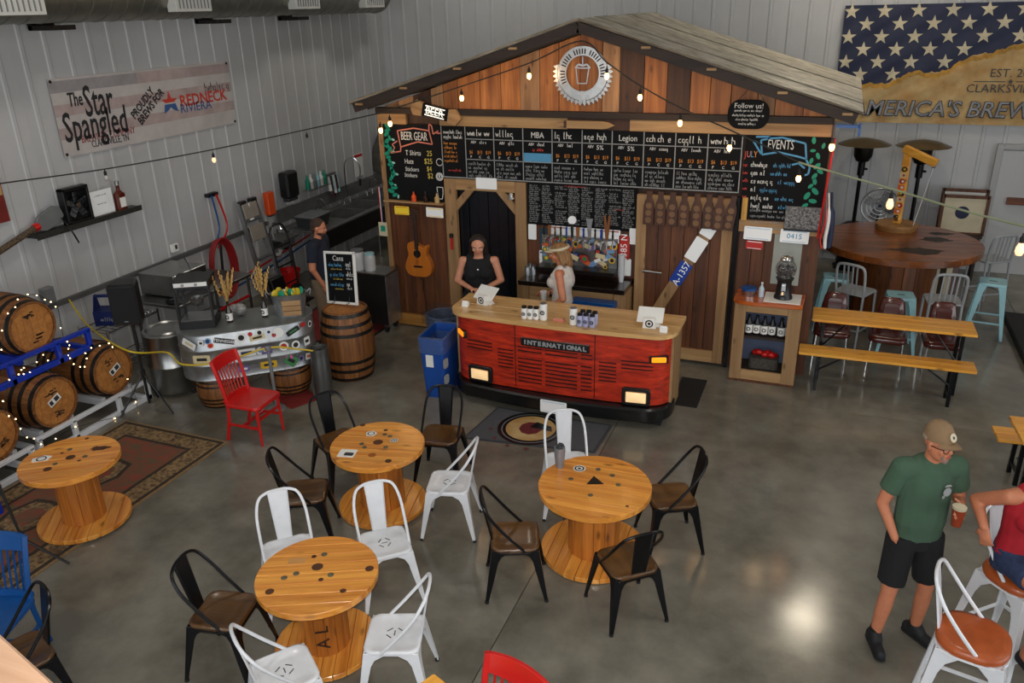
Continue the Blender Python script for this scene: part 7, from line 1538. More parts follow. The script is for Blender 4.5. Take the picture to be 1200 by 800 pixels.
# banner on the back wall
bnr = thing('flag_banner', 'navy starred banner with torn parchment lower half on the back wall', 'banner', (1.4, WY - .06, 2.3))
BX0, BX1, BZ0, BZ1 = -.12, 3.1, 2.33, 4.08
def drape(x, z): return WY - .065 - .012 * math.sin(9 * x + 4 * (z - 3)) * (z - 2.2) / 2 - .010 * math.sin(17 * (x * .6 - z)) - .006
MB().grid(lambda u, v: (BX0 + (BX1 - BX0) * u, drape(BX0 + (BX1 - BX0) * u, BZ0 + (BZ1 - BZ0) * v), BZ0 + (BZ1 - BZ0) * v), 64, 34).build('cloth', m_navy, bnr, True, smooth=60, fix=False)
edge = [(-.12, 2.94), (.15, 2.93), (.45, 2.91), (.62, 2.93), (.8, 3.03), (1.0, 3.11), (1.2, 3.09), (1.45, 3.13), (1.6, 3.24), (1.8, 3.36), (2.0, 3.38), (2.15, 3.42), (2.3, 3.50), (2.6, 3.55), (3.1, 3.5)]
def ez(x):
    for (a, za), (b, zb) in zip(edge[:-1], edge[1:]):
        if a <= x <= b: return za + (zb - za) * (x - a) / (b - a)
    return edge[-1][1]
def ezn(x): return ez(x) + .012 * math.sin(37 * x) + .008 * math.sin(83 * x)
MB().grid(lambda u, v: ((lambda x: (lambda zz: (x, drape(x, zz) - .004, zz))(BZ0 + (ezn(x) - BZ0) * v))(BX0 + .0 + (BX1 - BX0) * u)), 90, 12).build('parchment', m_tan, bnr, True, smooth=60, fix=False)
MB().grid(lambda u, v: ((lambda x: (lambda zz: (x, drape(x, zz) - .006, zz))(ezn(x) - .05 - .04 * (math.sin(11 * x) + 1) * .5 + (.05 + .02) * v))(BX0 + (BX1 - BX0) * u)), 90, 3).build('torn_edge', mat('burnt_gold_edge', S(196, 146, 50), .65, 0, .2, 12), bnr, True, smooth=60, fix=False)
def bstar(x, z, r):
    if z - r * .5 < ez(x): return
    m = MB(); pl = star(r, x, z); m.add([(p[0], drape(*p) - .005, p[1]) for p in pl] + [(x, drape(x, z) - .006, z)], [(i, (i + 1) % 10, 10) for i in range(10)]); m.build('star', m_cream, bnr, True, smooth=0, fix=False)
for r_ in range(8):
    for c in range(7):
        x = -.02 + c * .47 + (.235 if r_ % 2 else 0); z = 3.99 - r_ * .185 
        if x < BX1 - .1: bstar(x, z, .118)
Yt = WY - .105
txt("AMERICA'S BREWERY", .33, m_black, bnr, (PY(1005, 140, Yt).x - .12, Yt + .006, 2.545), align='LEFT', shear=.15, bold=.012, xs=.98); txt("AMERICA'S BREWERY", .33, mat('silver_letter', S(150, 150, 154), .5, 0, .2, 9), bnr, (PY(1005, 140, Yt).x - .12, Yt, 2.55), align='LEFT', shear=.15, bold=0.0, xs=.98)
q = PY(1160, 86, Yt); txt('EST. 20', .17, m_dkgrey, bnr, (q.x, Yt + .004, q.z), align='LEFT'); q = PY(1132, 104, Yt); txt('CLARKSVILLE, TN', .17, m_dkgrey, bnr, (q.x, Yt + .004, q.z), align='LEFT')
q = PY(1141, 95.5, Yt); MB().bb((q.x, Yt, q.z - .006), (q.x + .42, Yt + .004, q.z + .006)).bb((q.x + .56, Yt, q.z - .006), (q.x + 1.0, Yt + .004, q.z + .006)).build('rule', m_dkgrey, bnr, True); MB().face(star(.045, q.x + .49, q.z), Yt, Yt + .004).build('rule_star', m_dkgrey, bnr, True)
# framed picture leaning at the wall
for i, (dx, dy, lab, mm) in enumerate(((0, 0, 'framed cream picture with a dark round seal behind the huge table', m_cream), (.06, .19, 'second picture frame leaning behind the framed round seal', m_paper))):
    t = thing('framed_picture', lab, 'picture', (1.98 + dx * .0, 14.1 + dy, 0)); w, h, zb = .62, .58, .72
    MB().box((0, 0, zb + h / 2 + dx), (w, .015, h)).build('picture', mm, t)
    for s in (-1, 1): MB().box((s * w / 2, -.008, zb + h / 2 + dx), (.045, .04, h + .05)).build('frame', m_barnlow, t); MB().box((0, -.008, zb + h / 2 + dx + s * h / 2), (w, .04, .045)).build('frame', m_barnlow, t)
    if i == 0: MB(Matrix.Translation((-.02, -.01, zb + .33)) @ Matrix.Rotation(R(90), 4, 'X')).lathe([(0, 0), (.10, 0.0)], 22, cap=False).build('seal', m_navy, t); 
    MB().bb((-.28, -.12, .0), (-.24, .02, zb)).bb((.24, -.12, 0), (.28, .02, zb)).bb((-.3, -.14, zb - .04), (.3, .04, zb)).build('stand', m_dkbeam, t)
# wooden crates with flags under the table
t = thing('striped_panel', 'striped wooden flag panel leaning beside the huge table drum', 'panel', (1.60, 12.80, 0), R(-10))
for k in range(7): MB().box((-.24 + k * .08, 0, .34), (.078, .03, .62), (R(-10), 0, 0)).build('stripe_board', (m_cream, MATS['rug_dark'], m_cb, m_cream, MATS['rug_dark'], m_cream, m_vinyl)[k], t, bevel=.003)
# pale teal metal stools
def backless(loc, rz, label):
    t = thing('metal_stool', label, 'stool', loc, rz, 'pale teal metal stools'); sh = .74
    pr = rrect(.32, .32, .05, 4); n = len(pr); vs = [(p[0] * k, p[1] * k, z) for k, z in ((1, sh - .035), (1.01, sh - .01), (.98, sh), (.9, sh + .002), (.5, sh - .002)) for p in pr]
    MB().add(vs, [(i * n + j, i * n + (j + 1) % n, (i + 1) * n + (j + 1) % n, (i + 1) * n + j) for i in range(4) for j in range(n)] + [tuple(range(n))[::-1], tuple(4 * n + j for j in range(n))]).build('seat', m_teal, t, smooth=50)
    MB().prism(rrect(.09, .025, .01, 2), sh - .0015, sh + .0012).build('hand_hole', m_dkgrey, t)
    for sx in (-1, 1):
        for sy in (-1, 1):
            vs = []; prof = [(0.0, .10), (.15, .075), (1.0, .032)]
            for tt, arm in prof:
                z = (sh - .01) * (1 - tt) + .005 * tt; c = (sx * (.155 + .075 * tt), sy * (.155 + .075 * tt))
                for p in ((0, 0), (arm, 0), (arm, .01), (.01, .01), (.01, arm), (0, arm)): vs.append((c[0] - sx * p[0], c[1] - sy * p[1], z))
            MB().add(vs, [tuple(range(6)), tuple(range(12, 18))] + [(i * 6 + k, i * 6 + (k + 1) % 6, i * 6 + 6 + (k + 1) % 6, i * 6 + 6 + k) for i in range(2) for k in range(6)]).build('leg', m_teal, t, smooth=25)
    for a, b in (((-1, -1), (1, -1)), ((1, -1), (1, 1)), ((1, 1), (-1, 1)), ((-1, 1), (-1, -1))): MB().beam((a[0] * .195, a[1] * .195, .22), (b[0] * .195, b[1] * .195, .22), .01, .02).build('stretcher', m_teal, t)
    return t
q = P(1056, 345, .74); s1 = backless((q.x, q.y, 0), R(5), 'pale teal backless stool between two grey slat chairs')
q = P(1164, 329, .74); copy_tree(s1, (q.x, q.y, 0), R(-8), 'pale teal backless stool beside the black floor box')
s3 = copy_tree(s1, (.21, 11.2, 0), R(3), 'pale teal backless stool between the barn corner and the huge table')
m_gch = mat('grey_chair_paint', S(160, 163, 166), .45, .2, .05)
def navy_chair(loc, rz, label):
    t = thing('slat_metal_chair', label, 'chair', loc, rz, 'grey aluminium slat back chairs'); sh = .74     # front +Y
    MB().prism(rrect(.40, .38, .05, 4), sh - .025, sh).build('seat', m_gch, t, bevel=.006)
    for sx in (-1, 1):
        MB().tube([(sx * .18, .17, sh - .02), (sx * .19, .19, 0)], [.017, .014], 8).build('leg', m_gch, t); MB().tube([(sx * .18, -.17, sh), (sx * .19, -.22, 0)], [.017, .014], 8).build('leg', m_gch, t)
    hp = catmull([(-.18, -.17, sh - .02), (-.185, -.20, .94), (-.17, -.225, 1.08), (-.1, -.235, 1.12), (.1, -.235, 1.12), (.17, -.225, 1.08), (.185, -.20, .94), (.18, -.17, sh - .02)], 5); MB().tube(hp, .018, 8).build('back_frame', m_gch, t)
    for x in (-.085, -.03, .03, .085): MB().beam((x, -.185, sh), (x, -.23, 1.11), .018, .01).build('back_slat', m_gch, t)
    for z in (.26,): MB().beam((-.185, -.2, z), (.185, -.2, z), .014, .02).build('stretcher', m_gch, t); MB().beam((-.185, .18, z), (.185, .18, z), .014, .02).build('stretcher', m_gch, t); MB().beam((-.185, -.2, z), (-.185, .18, z), .014, .02).build('stretcher', m_gch, t); MB().beam((.185, -.2, z), (.185, .18, z), .014, .02).build('stretcher', m_gch, t)
    return t
c1 = navy_chair((.56, 11.35, 0), R(-26), 'grey aluminium slat chair at the huge table nearest the barn'); q = P(1106, 350, .46)
q = P(1003, 339, .74); c1.location = (q.x, q.y, 0); q = P(1105, 350, .74); c2 = copy_tree(c1, (q.x, q.y, 0), R(6), 'grey aluminium slat chair at the huge table beside the teal stool'); q = P(1160, 302, .74); c3 = copy_tree(c1, (q.x, q.y, 0), R(30), 'grey aluminium slat chair by the back door past the huge table')
# brown vinyl chairs at the beer table
def vinyl_chair(loc, rz, label):
    t = thing('vinyl_chair', label, 'chair', loc, rz, 'brown vinyl chairs behind the beer table'); sh = .46     # front +Y
    m = MB(); pr = rrect(.42, .40, .09, 5); n = len(pr); rings = [(.97, sh - .06), (1.02, sh - .03), (1.0, sh), (.85, sh + .015), (.4, sh + .02)]
    MB().add([(p[0] * k, p[1] * k, z) for k, z in rings for p in pr], [(i * n + j, i * n + (j + 1) % n, (i + 1) * n + (j + 1) % n, (i + 1) * n + j) for i in range(4) for j in range(n)] + [tuple(range(n))[::-1], tuple(4 * n + j for j in range(n))]).build('seat', m_vinyl, t, smooth=60)
    MB(Matrix.Translation((0, -.20, .66)) @ Matrix.Rotation(R(10), 4, 'X')).face([(-.15, -.19), (.15, -.19), (.15, .02), (.125, .16), (.09, .19), (-.09, .19), (-.125, .16), (-.15, .02)], -.03, .03).build('backrest', m_vinyl, t, bevel=.018, smooth=60)
    for k in (0,): MB(Matrix.Translation((k, -.163, .66)) @ Matrix.Rotation(R(10), 4, 'X')).face(rrect(.17, .26, .04, 4), -.002, .012).build('tufted_panel', m_vinyl, t, bevel=.006)
    for sx in (-1, 1):
        MB().tube([(sx * .17, .17, sh - .05), (sx * .19, .19, 0)], .012, 7).build('leg', m_chrome, t); MB().tube(catmull([(sx * .19, -.22, 0), (sx * .18, -.17, sh - .05), (sx * .14, -.21, .66)], 5), .012, 7).build('leg', m_chrome, t)
    return t
q = PY(978, 345, 10.2); v1 = vinyl_chair((q.x + .02, 9.97, 0), R(180), 'brown vinyl chair behind the beer table nearest the barn')
q = PY(1045, 352, 10.2); copy_tree(v1, (q.x + .0, 9.97, 0), R(177), 'middle brown vinyl chair behind the beer table'); q = PY(1111, 356, 10.2); copy_tree(v1, (q.x - .02, 9.98, 0), R(183), 'brown vinyl chair behind the beer table farthest from the barn')
# folding beer table and bench
def beer(name, label, cat, xa, xb, y0, y1, h, npl, ang=0.0, leg=m_blackmet, inset=.22, far=.38):
    cx_, cy_ = (xa + xb) / 2, (y0 + y1) / 2; t = thing(name, label, cat, (cx_, cy_, 0), ang); L, W = xb - xa, y1 - y0
    for k in range(npl): a = -W / 2 + W * k / npl; MB().prism(rrect(L, W / npl - .003, .012, 2, 0, a + W / npl / 2), h - .03, h).build('top_plank', m_bench, t, bevel=.004)
    for s in (-1, 1):
        x = s * (L / 2 - inset)
        for yy in (-W * .38, W * far): MB().beam((x, yy, h - .03), (x, yy * 1.1, 0), .035, .03).build('leg', leg, t)
        MB().beam((x, -W * .4, .12), (x, W * .4, .12), .025, .025).build('leg_brace', leg, t); MB().beam((x, -W * .4, h - .045), (x, W * .4, h - .045), .03, .03).build('leg_brace', leg, t)
        MB().tube([(x, 0, h * .45), (x - s * .3, 0, h - .04)], .01, 6).build('strut', leg, t)
    return t
beer('beer_table', 'long varnished folding table between the vinyl chairs and the bench', 'table', -.02, 1.69, 9.40, 9.84, .76, 3, R(0.8), inset=.13, far=.24); beer('beer_bench', 'long varnished folding bench with black legs before the beer table', 'bench', -.12, 1.70, 9.08, 9.36, .46, 2, R(0.8))
beer('beer_table', 'second varnished folding table behind the woman in the red top', 'table', 1.72, 3.5, 7.02, 7.52, .76, 3, R(4)); beer('beer_bench', 'second varnished bench behind the woman in the red top', 'bench', 1.68, 3.46, 7.62, 7.90, .46, 2, R(4))
tag(MB().bb((2.45, 10.4, 0), (3.6, 12.3, .10)).build('floor_platform', m_rubber, bevel=.01), 'low black platform on the floor beside the teal stool', 'platform')
cq = P(508, 788, .76); cq.z = 0; ld_, sd_ = Vector((math.cos(R(247)), math.sin(R(247)), 0)), Vector((math.cos(R(337)), math.sin(R(337)), 0)); cc = cq + ld_ * .89 + sd_ * .25
beer('beer_table', 'varnished table with just its corner showing beside the red slat chair', 'table', cc.x - .89, cc.x + .89, cc.y - .25, cc.y + .25, .76, 3, R(67), inset=.66)
# ================================================================== PEOPLE
def capsule(m, p0, p1, r0, r1, sq=(1, 1), n=14, ref=(1, 0, 0), flat=False):
    """tapered limb; sq scales the section along ref and across it; rounded ends unless flat"""
    p0, p1 = Vector(p0), Vector(p1); d = (p1 - p0); L = d.length; d.normalize(); x = Vector(ref); x = (x - d * x.dot(d))
    x = x.normalized() if x.length > 1e-4 else d.orthogonal().normalized(); y = d.cross(x); rings = []
    if flat: st = [(0, r0), (.5, (r0 + r1) / 2), (1, r1)]; rings = [(t * L, r) for t, r in st]
    else:
        for a in (-80, -55, -28): rings.append((math.sin(R(a)) * r0, math.cos(R(a)) * r0))
        for t in (0, .25, .5, .75, 1): rings.append((t * L, r0 + (r1 - r0) * t))
        for a in (28, 55, 80): rings.append((L + math.sin(R(a)) * r1, math.cos(R(a)) * r1))
    vs = []; k = len(rings)
    for t, r in rings:
        for j in range(n): a = 2 * PI * j / n; vs.append(p0 + d * t + x * math.cos(a) * r * sq[0] + y * math.sin(a) * r * sq[1])
    m.add(vs, [(i * n + j, i * n + (j + 1) % n, (i + 1) * n + (j + 1) % n, (i + 1) * n + j) for i in range(k - 1) for j in range(n)] + [tuple(range(n))[::-1], tuple((k - 1) * n + j for j in range(n))])
def fuse(m, name, mtl, parent, voxel=.009, smooth_it=4, world=False):
    """melt overlapping primitives into one continuous surface"""
    me = bpy.data.meshes.new('raw'); me.from_pydata(m.v, [], m.f)
    bm = bmesh.new(); bm.from_mesh(me); bmesh.ops.recalc_face_normals(bm, faces=bm.faces); bm.to_mesh(me); bm.free()
    o = bpy.data.objects.new('raw', me); COL.objects.link(o)
    r = o.modifiers.new('r', 'REMESH'); r.mode = 'VOXEL'; r.voxel_size = voxel
    s = o.modifiers.new('s', 'SMOOTH'); s.factor = .5; s.iterations = smooth_it
    dg = bpy.context.evaluated_depsgraph_get(); res = bpy.data.meshes.new_from_object(o.evaluated_get(dg))
    bpy.data.objects.remove(o); bpy.data.meshes.remove(me); res.name = name; res.shade_smooth(); res.materials.clear(); res.materials.append(mtl)
    ob = bpy.data.objects.new(name, res); COL.objects.link(ob); ob.parent = parent; return ob
def hand(m, wrist, dirv, palm_n, curl=.5, side=1, s=1.0, spread=.0, thumb=(.6, .5)):
    """palm plus five unequal bent fingers; dirv = wrist->knuckles, palm_n = direction the palm faces, side = +1 when thumb lies on dirv x palm_n"""
    d = Vector(dirv).normalized(); n = Vector(palm_n); n = (n - d * n.dot(d)).normalized(); t = d.cross(n) * side
    w = Vector(wrist); kn = w + d * .085 * s
    capsule(m, w + d * .012, w + d * .075 * s, .030 * s, .036 * s, (1.12, .48), ref=t)
    for i, (off, L) in enumerate(((.030, .072), (.010, .080), (-.010, .074), (-.029, .058))):
        b = kn + t * off * s; ang = curl * (1 + .08 * i); p = b; dd = d + t * spread * (off / .03); dd.normalize()
        for k, f in enumerate((.45, .32, .25)):
            a = ang * (.55, 1.0, .8)[k]; dd = (dd * math.cos(a) + n * math.sin(a)).normalized(); e = p + dd * L * f * s
            capsule(m, p, e, (.0098 - .0008 * k) * s, (.0092 - .001 * k) * s, n=8); n = n
            p = e
    tb = w + d * .03 * s + t * .030 * s; td = (d * thumb[0] + t * thumb[1] + n * .35).normalized(); e = tb + td * .045 * s; capsule(m, tb, e, .014 * s, .0115 * s, n=8); td2 = (td + n * .5 + d * .2).normalized(); capsule(m, e, e + td2 * .034 * s, .0112 * s, .009 * s, n=8)
def head(m, c, look, s=1.0, nose=1.0, jaw=1.0):
    """c = head centre, look = facing; returns frame (c, f, r, u)"""
    f = Vector(look).normalized(); u0 = Vector((0, 0, 1)); r = f.cross(u0).normalized(); u = r.cross(f)
    M3 = Matrix((r, f, u)).transposed().to_4x4(); T = Matrix.Translation(c) @ M3 @ Matrix.Scale(s, 4); old = m.T; m.T = T if old is None else old @ T
    m.ell((0, -.012, .025), (.076, .098, .092), 18, 12); m.ell((0, .012, -.035), (.066 * jaw, .078, .080), 16, 10); m.ell((0, .055, -.085), (.036 * jaw, .034, .026), 12, 8); m.ell((0, .07, .02), (.055, .022, .018), 12, 8)
    m.ell((0, .098, -.022), (.013 * nose, .018 * nose, .020), 10, 8); m.ell((0, .086, .004), (.010, .016, .022), 8, 6); m.ell((.035, .066, -.03), (.026, .02, .024), 10, 8); m.ell((-.035, .066, -.03), (.026, .02, .024), 10, 8)
    m.ell((0, .084, -.058), (.024, .012, .012), 10, 6)
    for sx in (-1, 1): m.ell((sx * .079, -.008, -.012), (.010, .022, .033), 8, 8, (0, 0, sx * -.25))
    m.T = old; return T
def face_parts(T, par, brow, lipm=m_lip, eyes=True, hairmat=None):
    for sx in (-1, 1):
        e = MB(T).ell((sx * .032, .083, -.004), (.012, .006, .007), 10, 8).build('eye', m_eye, par); MB(T).ell((sx * .032, .088, -.004), (.0055, .003, .0055), 8, 6).build('iris', m_black, e)
        MB(T).tube([(sx * .016, .088, .016), (sx * .034, .086, .022), (sx * .052, .072, .016)], [.004, .0045, .003], 6).build('eyebrow', brow, par)
    MB(T).ell((0, .096, -.058), (.022, .007, .0075), 12, 6).build('lips', lipm, par)
def person(label, loc, rz): return thing('person', label, 'person', loc, rz)
# ---------------------------------------------------------------- man in green with a beer (faces -Y locally)
m_green_t = mat('green_cotton', S(62, 88, 68), .9, 0, .06, 9, bump=.08); m_blk_cl = mat('black_cotton', S(16, 16, 18), .9, 0, .1, 12); m_shoe = mat('black_shoe', S(20, 22, 26), .7, 0, .1, 20)
mn_ = person('man in a green t-shirt, black shorts and tan cap holding a glass of beer', (.80, 5.09, 0), R(22))
HR, HL = Vector((-.105, 0, .90)), Vector((.105, 0.01, .90)); KR, KL = Vector((-.155, -.05, .49)), Vector((.15, -.02, .49)); AR, AL = Vector((-.185, -.02, .085)), Vector((.175, .05, .085))
SR, SL = Vector((-.205, .0, 1.455)), Vector((.205, -.005, 1.455)); ER, EL = Vector((-.285, .035, 1.17)), Vector((.29, .03, 1.19)); WR, WL = Vector((-.195, -.06, .945)), Vector((.17, -.215, 1.24))
m = MB()
for H_1, K, A in ((HR, KR, AR), (HL, KL, AL)):
    capsule(m, H_1, K, .088, .060); capsule(m, K, K.lerp(A, .35), .058, .060); capsule(m, K.lerp(A, .35), A, .060, .040); capsule(m, A, A + Vector((0, -.0, -.03)), .038, .032)
capsule(m, (0, .0, .95), (0, .0, 1.12), .155, .16, (1.05, .72)); capsule(m, (0, -.01, 1.12), (0, -.0, 1.38), .165, .17, (1.08, .70)); capsule(m, SR * .8 + Vector((0, 0, .29)), SL * .8 + Vector((0, 0, .29)), .07, .07)
capsule(m, SR, ER, .058, .046); capsule(m, SL, EL, .058, .046); capsule(m, ER, WR, .045, .030); capsule(m, EL, WL, .045, .030)
capsule(m, (0, .0, 1.46), (0, -.035, 1.60), .062, .058); HT = head(m, Vector((0, -.055, 1.665)), (.34, -.93, .02), 1.04)
hand(m, WL, (-.45, -.75, .25), (-.6, .2, -.1), curl=.62, side=-1, s=1.05, thumb=(.3, .8)); hand(m, WR, (.42, .22, -.9), (1, -.2, .2), curl=.2, side=-1, s=.9)
fuse(m, 'body', m_skin2, mn_, .0075, 3)
m = MB(); capsule(m, (0, .005, .93), (0, .0, 1.13), .178, .176, (1.06, .74), flat=True); capsule(m, (0, -.012, 1.05), (0, -.0, 1.38), .178, .182, (1.08, .72)); capsule(m, SR * .78 + Vector((0, 0, .315)), SL * .78 + Vector((0, 0, .315)), .085, .085, (1, .95)); capsule(m, (0, 0, 1.44), (0, -.012, 1.525), .12, .075, (1.1, .8), flat=True)
for s_, S_, E_ in ((-1, SR, ER), (1, SL, EL)): capsule(m, S_ - Vector((s_ * .05, 0, 0)), S_, .08, .079); capsule(m, S_, S_.lerp(E_, .62), .078, .080, flat=True)
fuse(m, 'tshirt', m_green_t, mn_, .009, 4)
m = MB(); capsule(m, (0, .0, .86), (0, .0, 1.0), .162, .160, (1.06, .78), flat=True)
for H_1, K in ((HR, KR), (HL, KL)): capsule(m, H_1 + Vector((0, 0, .03)), H_1.lerp(K, .82), .114, .104, flat=True)
fuse(m, 'shorts', m_blk_cl, mn_, .010, 3)
for A, dv in ((AR, Vector((-.14, -.99, 0))), (AL, Vector((.42, -.9, 0)))):
    dv = Vector(dv).normalized(); m = MB(); b = Vector((A.x, A.y, 0)); capsule(m, b - dv * .055 + Vector((0, 0, .045)), b + dv * .17 + Vector((0, 0, .038)), .05, .044, (1.0, .95), ref=(0, 0, 1)); capsule(m, b + Vector((0, 0, .05)), b + Vector((0, 0, .10)), .056, .052); capsule(m, b + dv * .05 + Vector((0, 0, .06)), b + Vector((0, 0, .10)), .05, .05); o = fuse(m, 'shoe', m_shoe, mn_, .009, 3)
    m = MB(); capsule(m, b - dv * .06 + Vector((0, 0, .012)), b + dv * .175 + Vector((0, 0, .012)), .045, .042, (.26, 1.08), ref=(0, 0, 1)); m.build('sole', m_rubber, o)
    for k in range(3): p = b + dv * (.05 + .03 * k) + Vector((0, 0, .092 - .012 * k)); sd = Vector((-dv.y, dv.x, 0)); MB().tube([p - sd * .025, p + Vector((0, 0, .006)), p + sd * .025], .0035, 5).build('lace', m_dkgrey, o)
    MB().tube([b + Vector((0, 0, .09)), b.lerp(Vector((A.x, A.y, .0)), 1) + Vector((0, 0, .15))], [.048, .045], 14).build('sock', m_blk_cl, mn_)
face_parts(HT, mn_, mat('grey_brow', S(110, 90, 76), .9, 0, .1))
m_cap = mat('tan_cap_cloth', S(134, 108, 78), .85, 0, .06, 20); cap = MB(HT); prof = [(.0, .135), (.035, .131), (.062, .112), (.082, .075), (.089, .035), (.089, .018)]; cap.lathe([(r_, z) for r_, z in prof[::-1]], 28, (0, -.008, .012), sx=.98, sy=1.2); co = cap.build('cap', m_cap, mn_, smooth=60)
MB(HT).grid(lambda u, v: ((u - .5) * .16 * (1 - .18 * v), .085 + .085 * v * (1 - .55 * (2 * u - 1) ** 2) - .03 * (2 * u - 1) ** 2, .040 - .010 * v - .016 * (2 * u - 1) ** 2), 12, 6).build('brim', m_cap, co); MB(HT).grid(lambda u, v: ((u - .5) * .16 * (1 - .18 * v), .085 + .085 * v * (1 - .55 * (2 * u - 1) ** 2) - .03 * (2 * u - 1) ** 2, .035 - .010 * v - .016 * (2 * u - 1) ** 2), 12, 6).build('brim_lining', m_cap, co)
bp_ = MB(HT); bp_.ell((0, -.012, .045), (.0885, .106, .085), 22, 12); 
msh = MB(HT); msh.grid(lambda u, v: ((lambda a, r_, z: (r_ * .985 * math.cos(a), -.008 + r_ * 1.215 * math.sin(a), z))(R(190 + 160 * u), .0905 - .02 * v ** 2, .022 + .075 * v)), 14, 6).build('mesh_back', mat('cap_mesh', S(172, 154, 130), .9, 0, .2, 90), co)
MB(HT @ Matrix.Translation((0, .1, .078)) @ Matrix.Rotation(R(-62), 4, 'X')).lathe([(0, 0), (.028, 0.0), (.028, .002), (0, .002)], 18).build('cap_badge', m_cream, co); MB(HT @ Matrix.Translation((0, .1025, .079)) @ Matrix.Rotation(R(-62), 4, 'X')).lathe([(0, .001), (.01, .001), (.01, .002), (0, .002)], 10).build('cap_badge_mark', m_dkgrey, co)
g = MB(HT)
for sx in (-1, 1): g.tube([(sx * .034 + .026 * math.cos(a), .099 - .006 * abs(math.cos(a)), -.008 + .018 * math.sin(a)) for a in [2 * PI * k / 16 for k in range(16)]], .003, 5, True); g.tube([(sx * .06, .092, 0), (sx * .078, .06, .002), (sx * .082, -.01, .0)], .003, 5)
g.tube([(-.01, .1, -.004), (.01, .1, -.004)], .003, 5); g.build('glasses', m_black, mn_)
gb = MB(HT); gb.ell((0, .068, -.09), (.028, .022, .026), 12, 8); gb.ell((-.031, .066, -.066), (.010, .018, .022), 8, 6); gb.ell((.031, .066, -.066), (.010, .018, .022), 8, 6); fuse(gb, 'goatee', mat('grey_beard', S(140, 116, 104), .95, 0, .15, 60), mn_, .006, 2)
lg = MB(Matrix.Translation((.085, -.133, 1.34)) @ Matrix.Rotation(R(10), 4, 'Z')); lg.face(circ(.032, 16), -.004, 0); lg.face([(-.03, .04), (.03, .04), (.015, .055), (-.015, .055)], -.004, 0); lg.face(rrect(.02, .025, .004, 1, -.025, -.035), -.004, 0); lg.build('shirt_print', m_cgrey, mn_)
# beer in the hand
mn_.scale = (.86, .90, .975); gp2 = WL + Vector((-.075, -.075, -.0)); gp2 = Vector((gp2.x * .86, gp2.y * .9, gp2.z * .975)); R3 = Matrix.Rotation(R(22), 4, 'Z'); gw_ = mn_.location + (R3 @ gp2)
bg_ = thing('beer_glass', 'full pint of amber beer held by the man in green', 'glass', gw_ + Vector((0, 0, -.055))); MB().lathe([(0, 0), (.03, 0), (.034, .01), (.043, .145)], 22, cap=False).build('glass', m_pane, bg_); MB().lathe([(0, .004), (.0285, .004), (.040, .125), (0, .125)], 22).build('beer', mat('amber_beer', S(150, 52, 10), .15, 0, .0, coat=.5), bg_); MB().lathe([(0, .125), (.0405, .125), (.0415, .14), (0, .143)], 22).build('foam', m_cream, bg_)
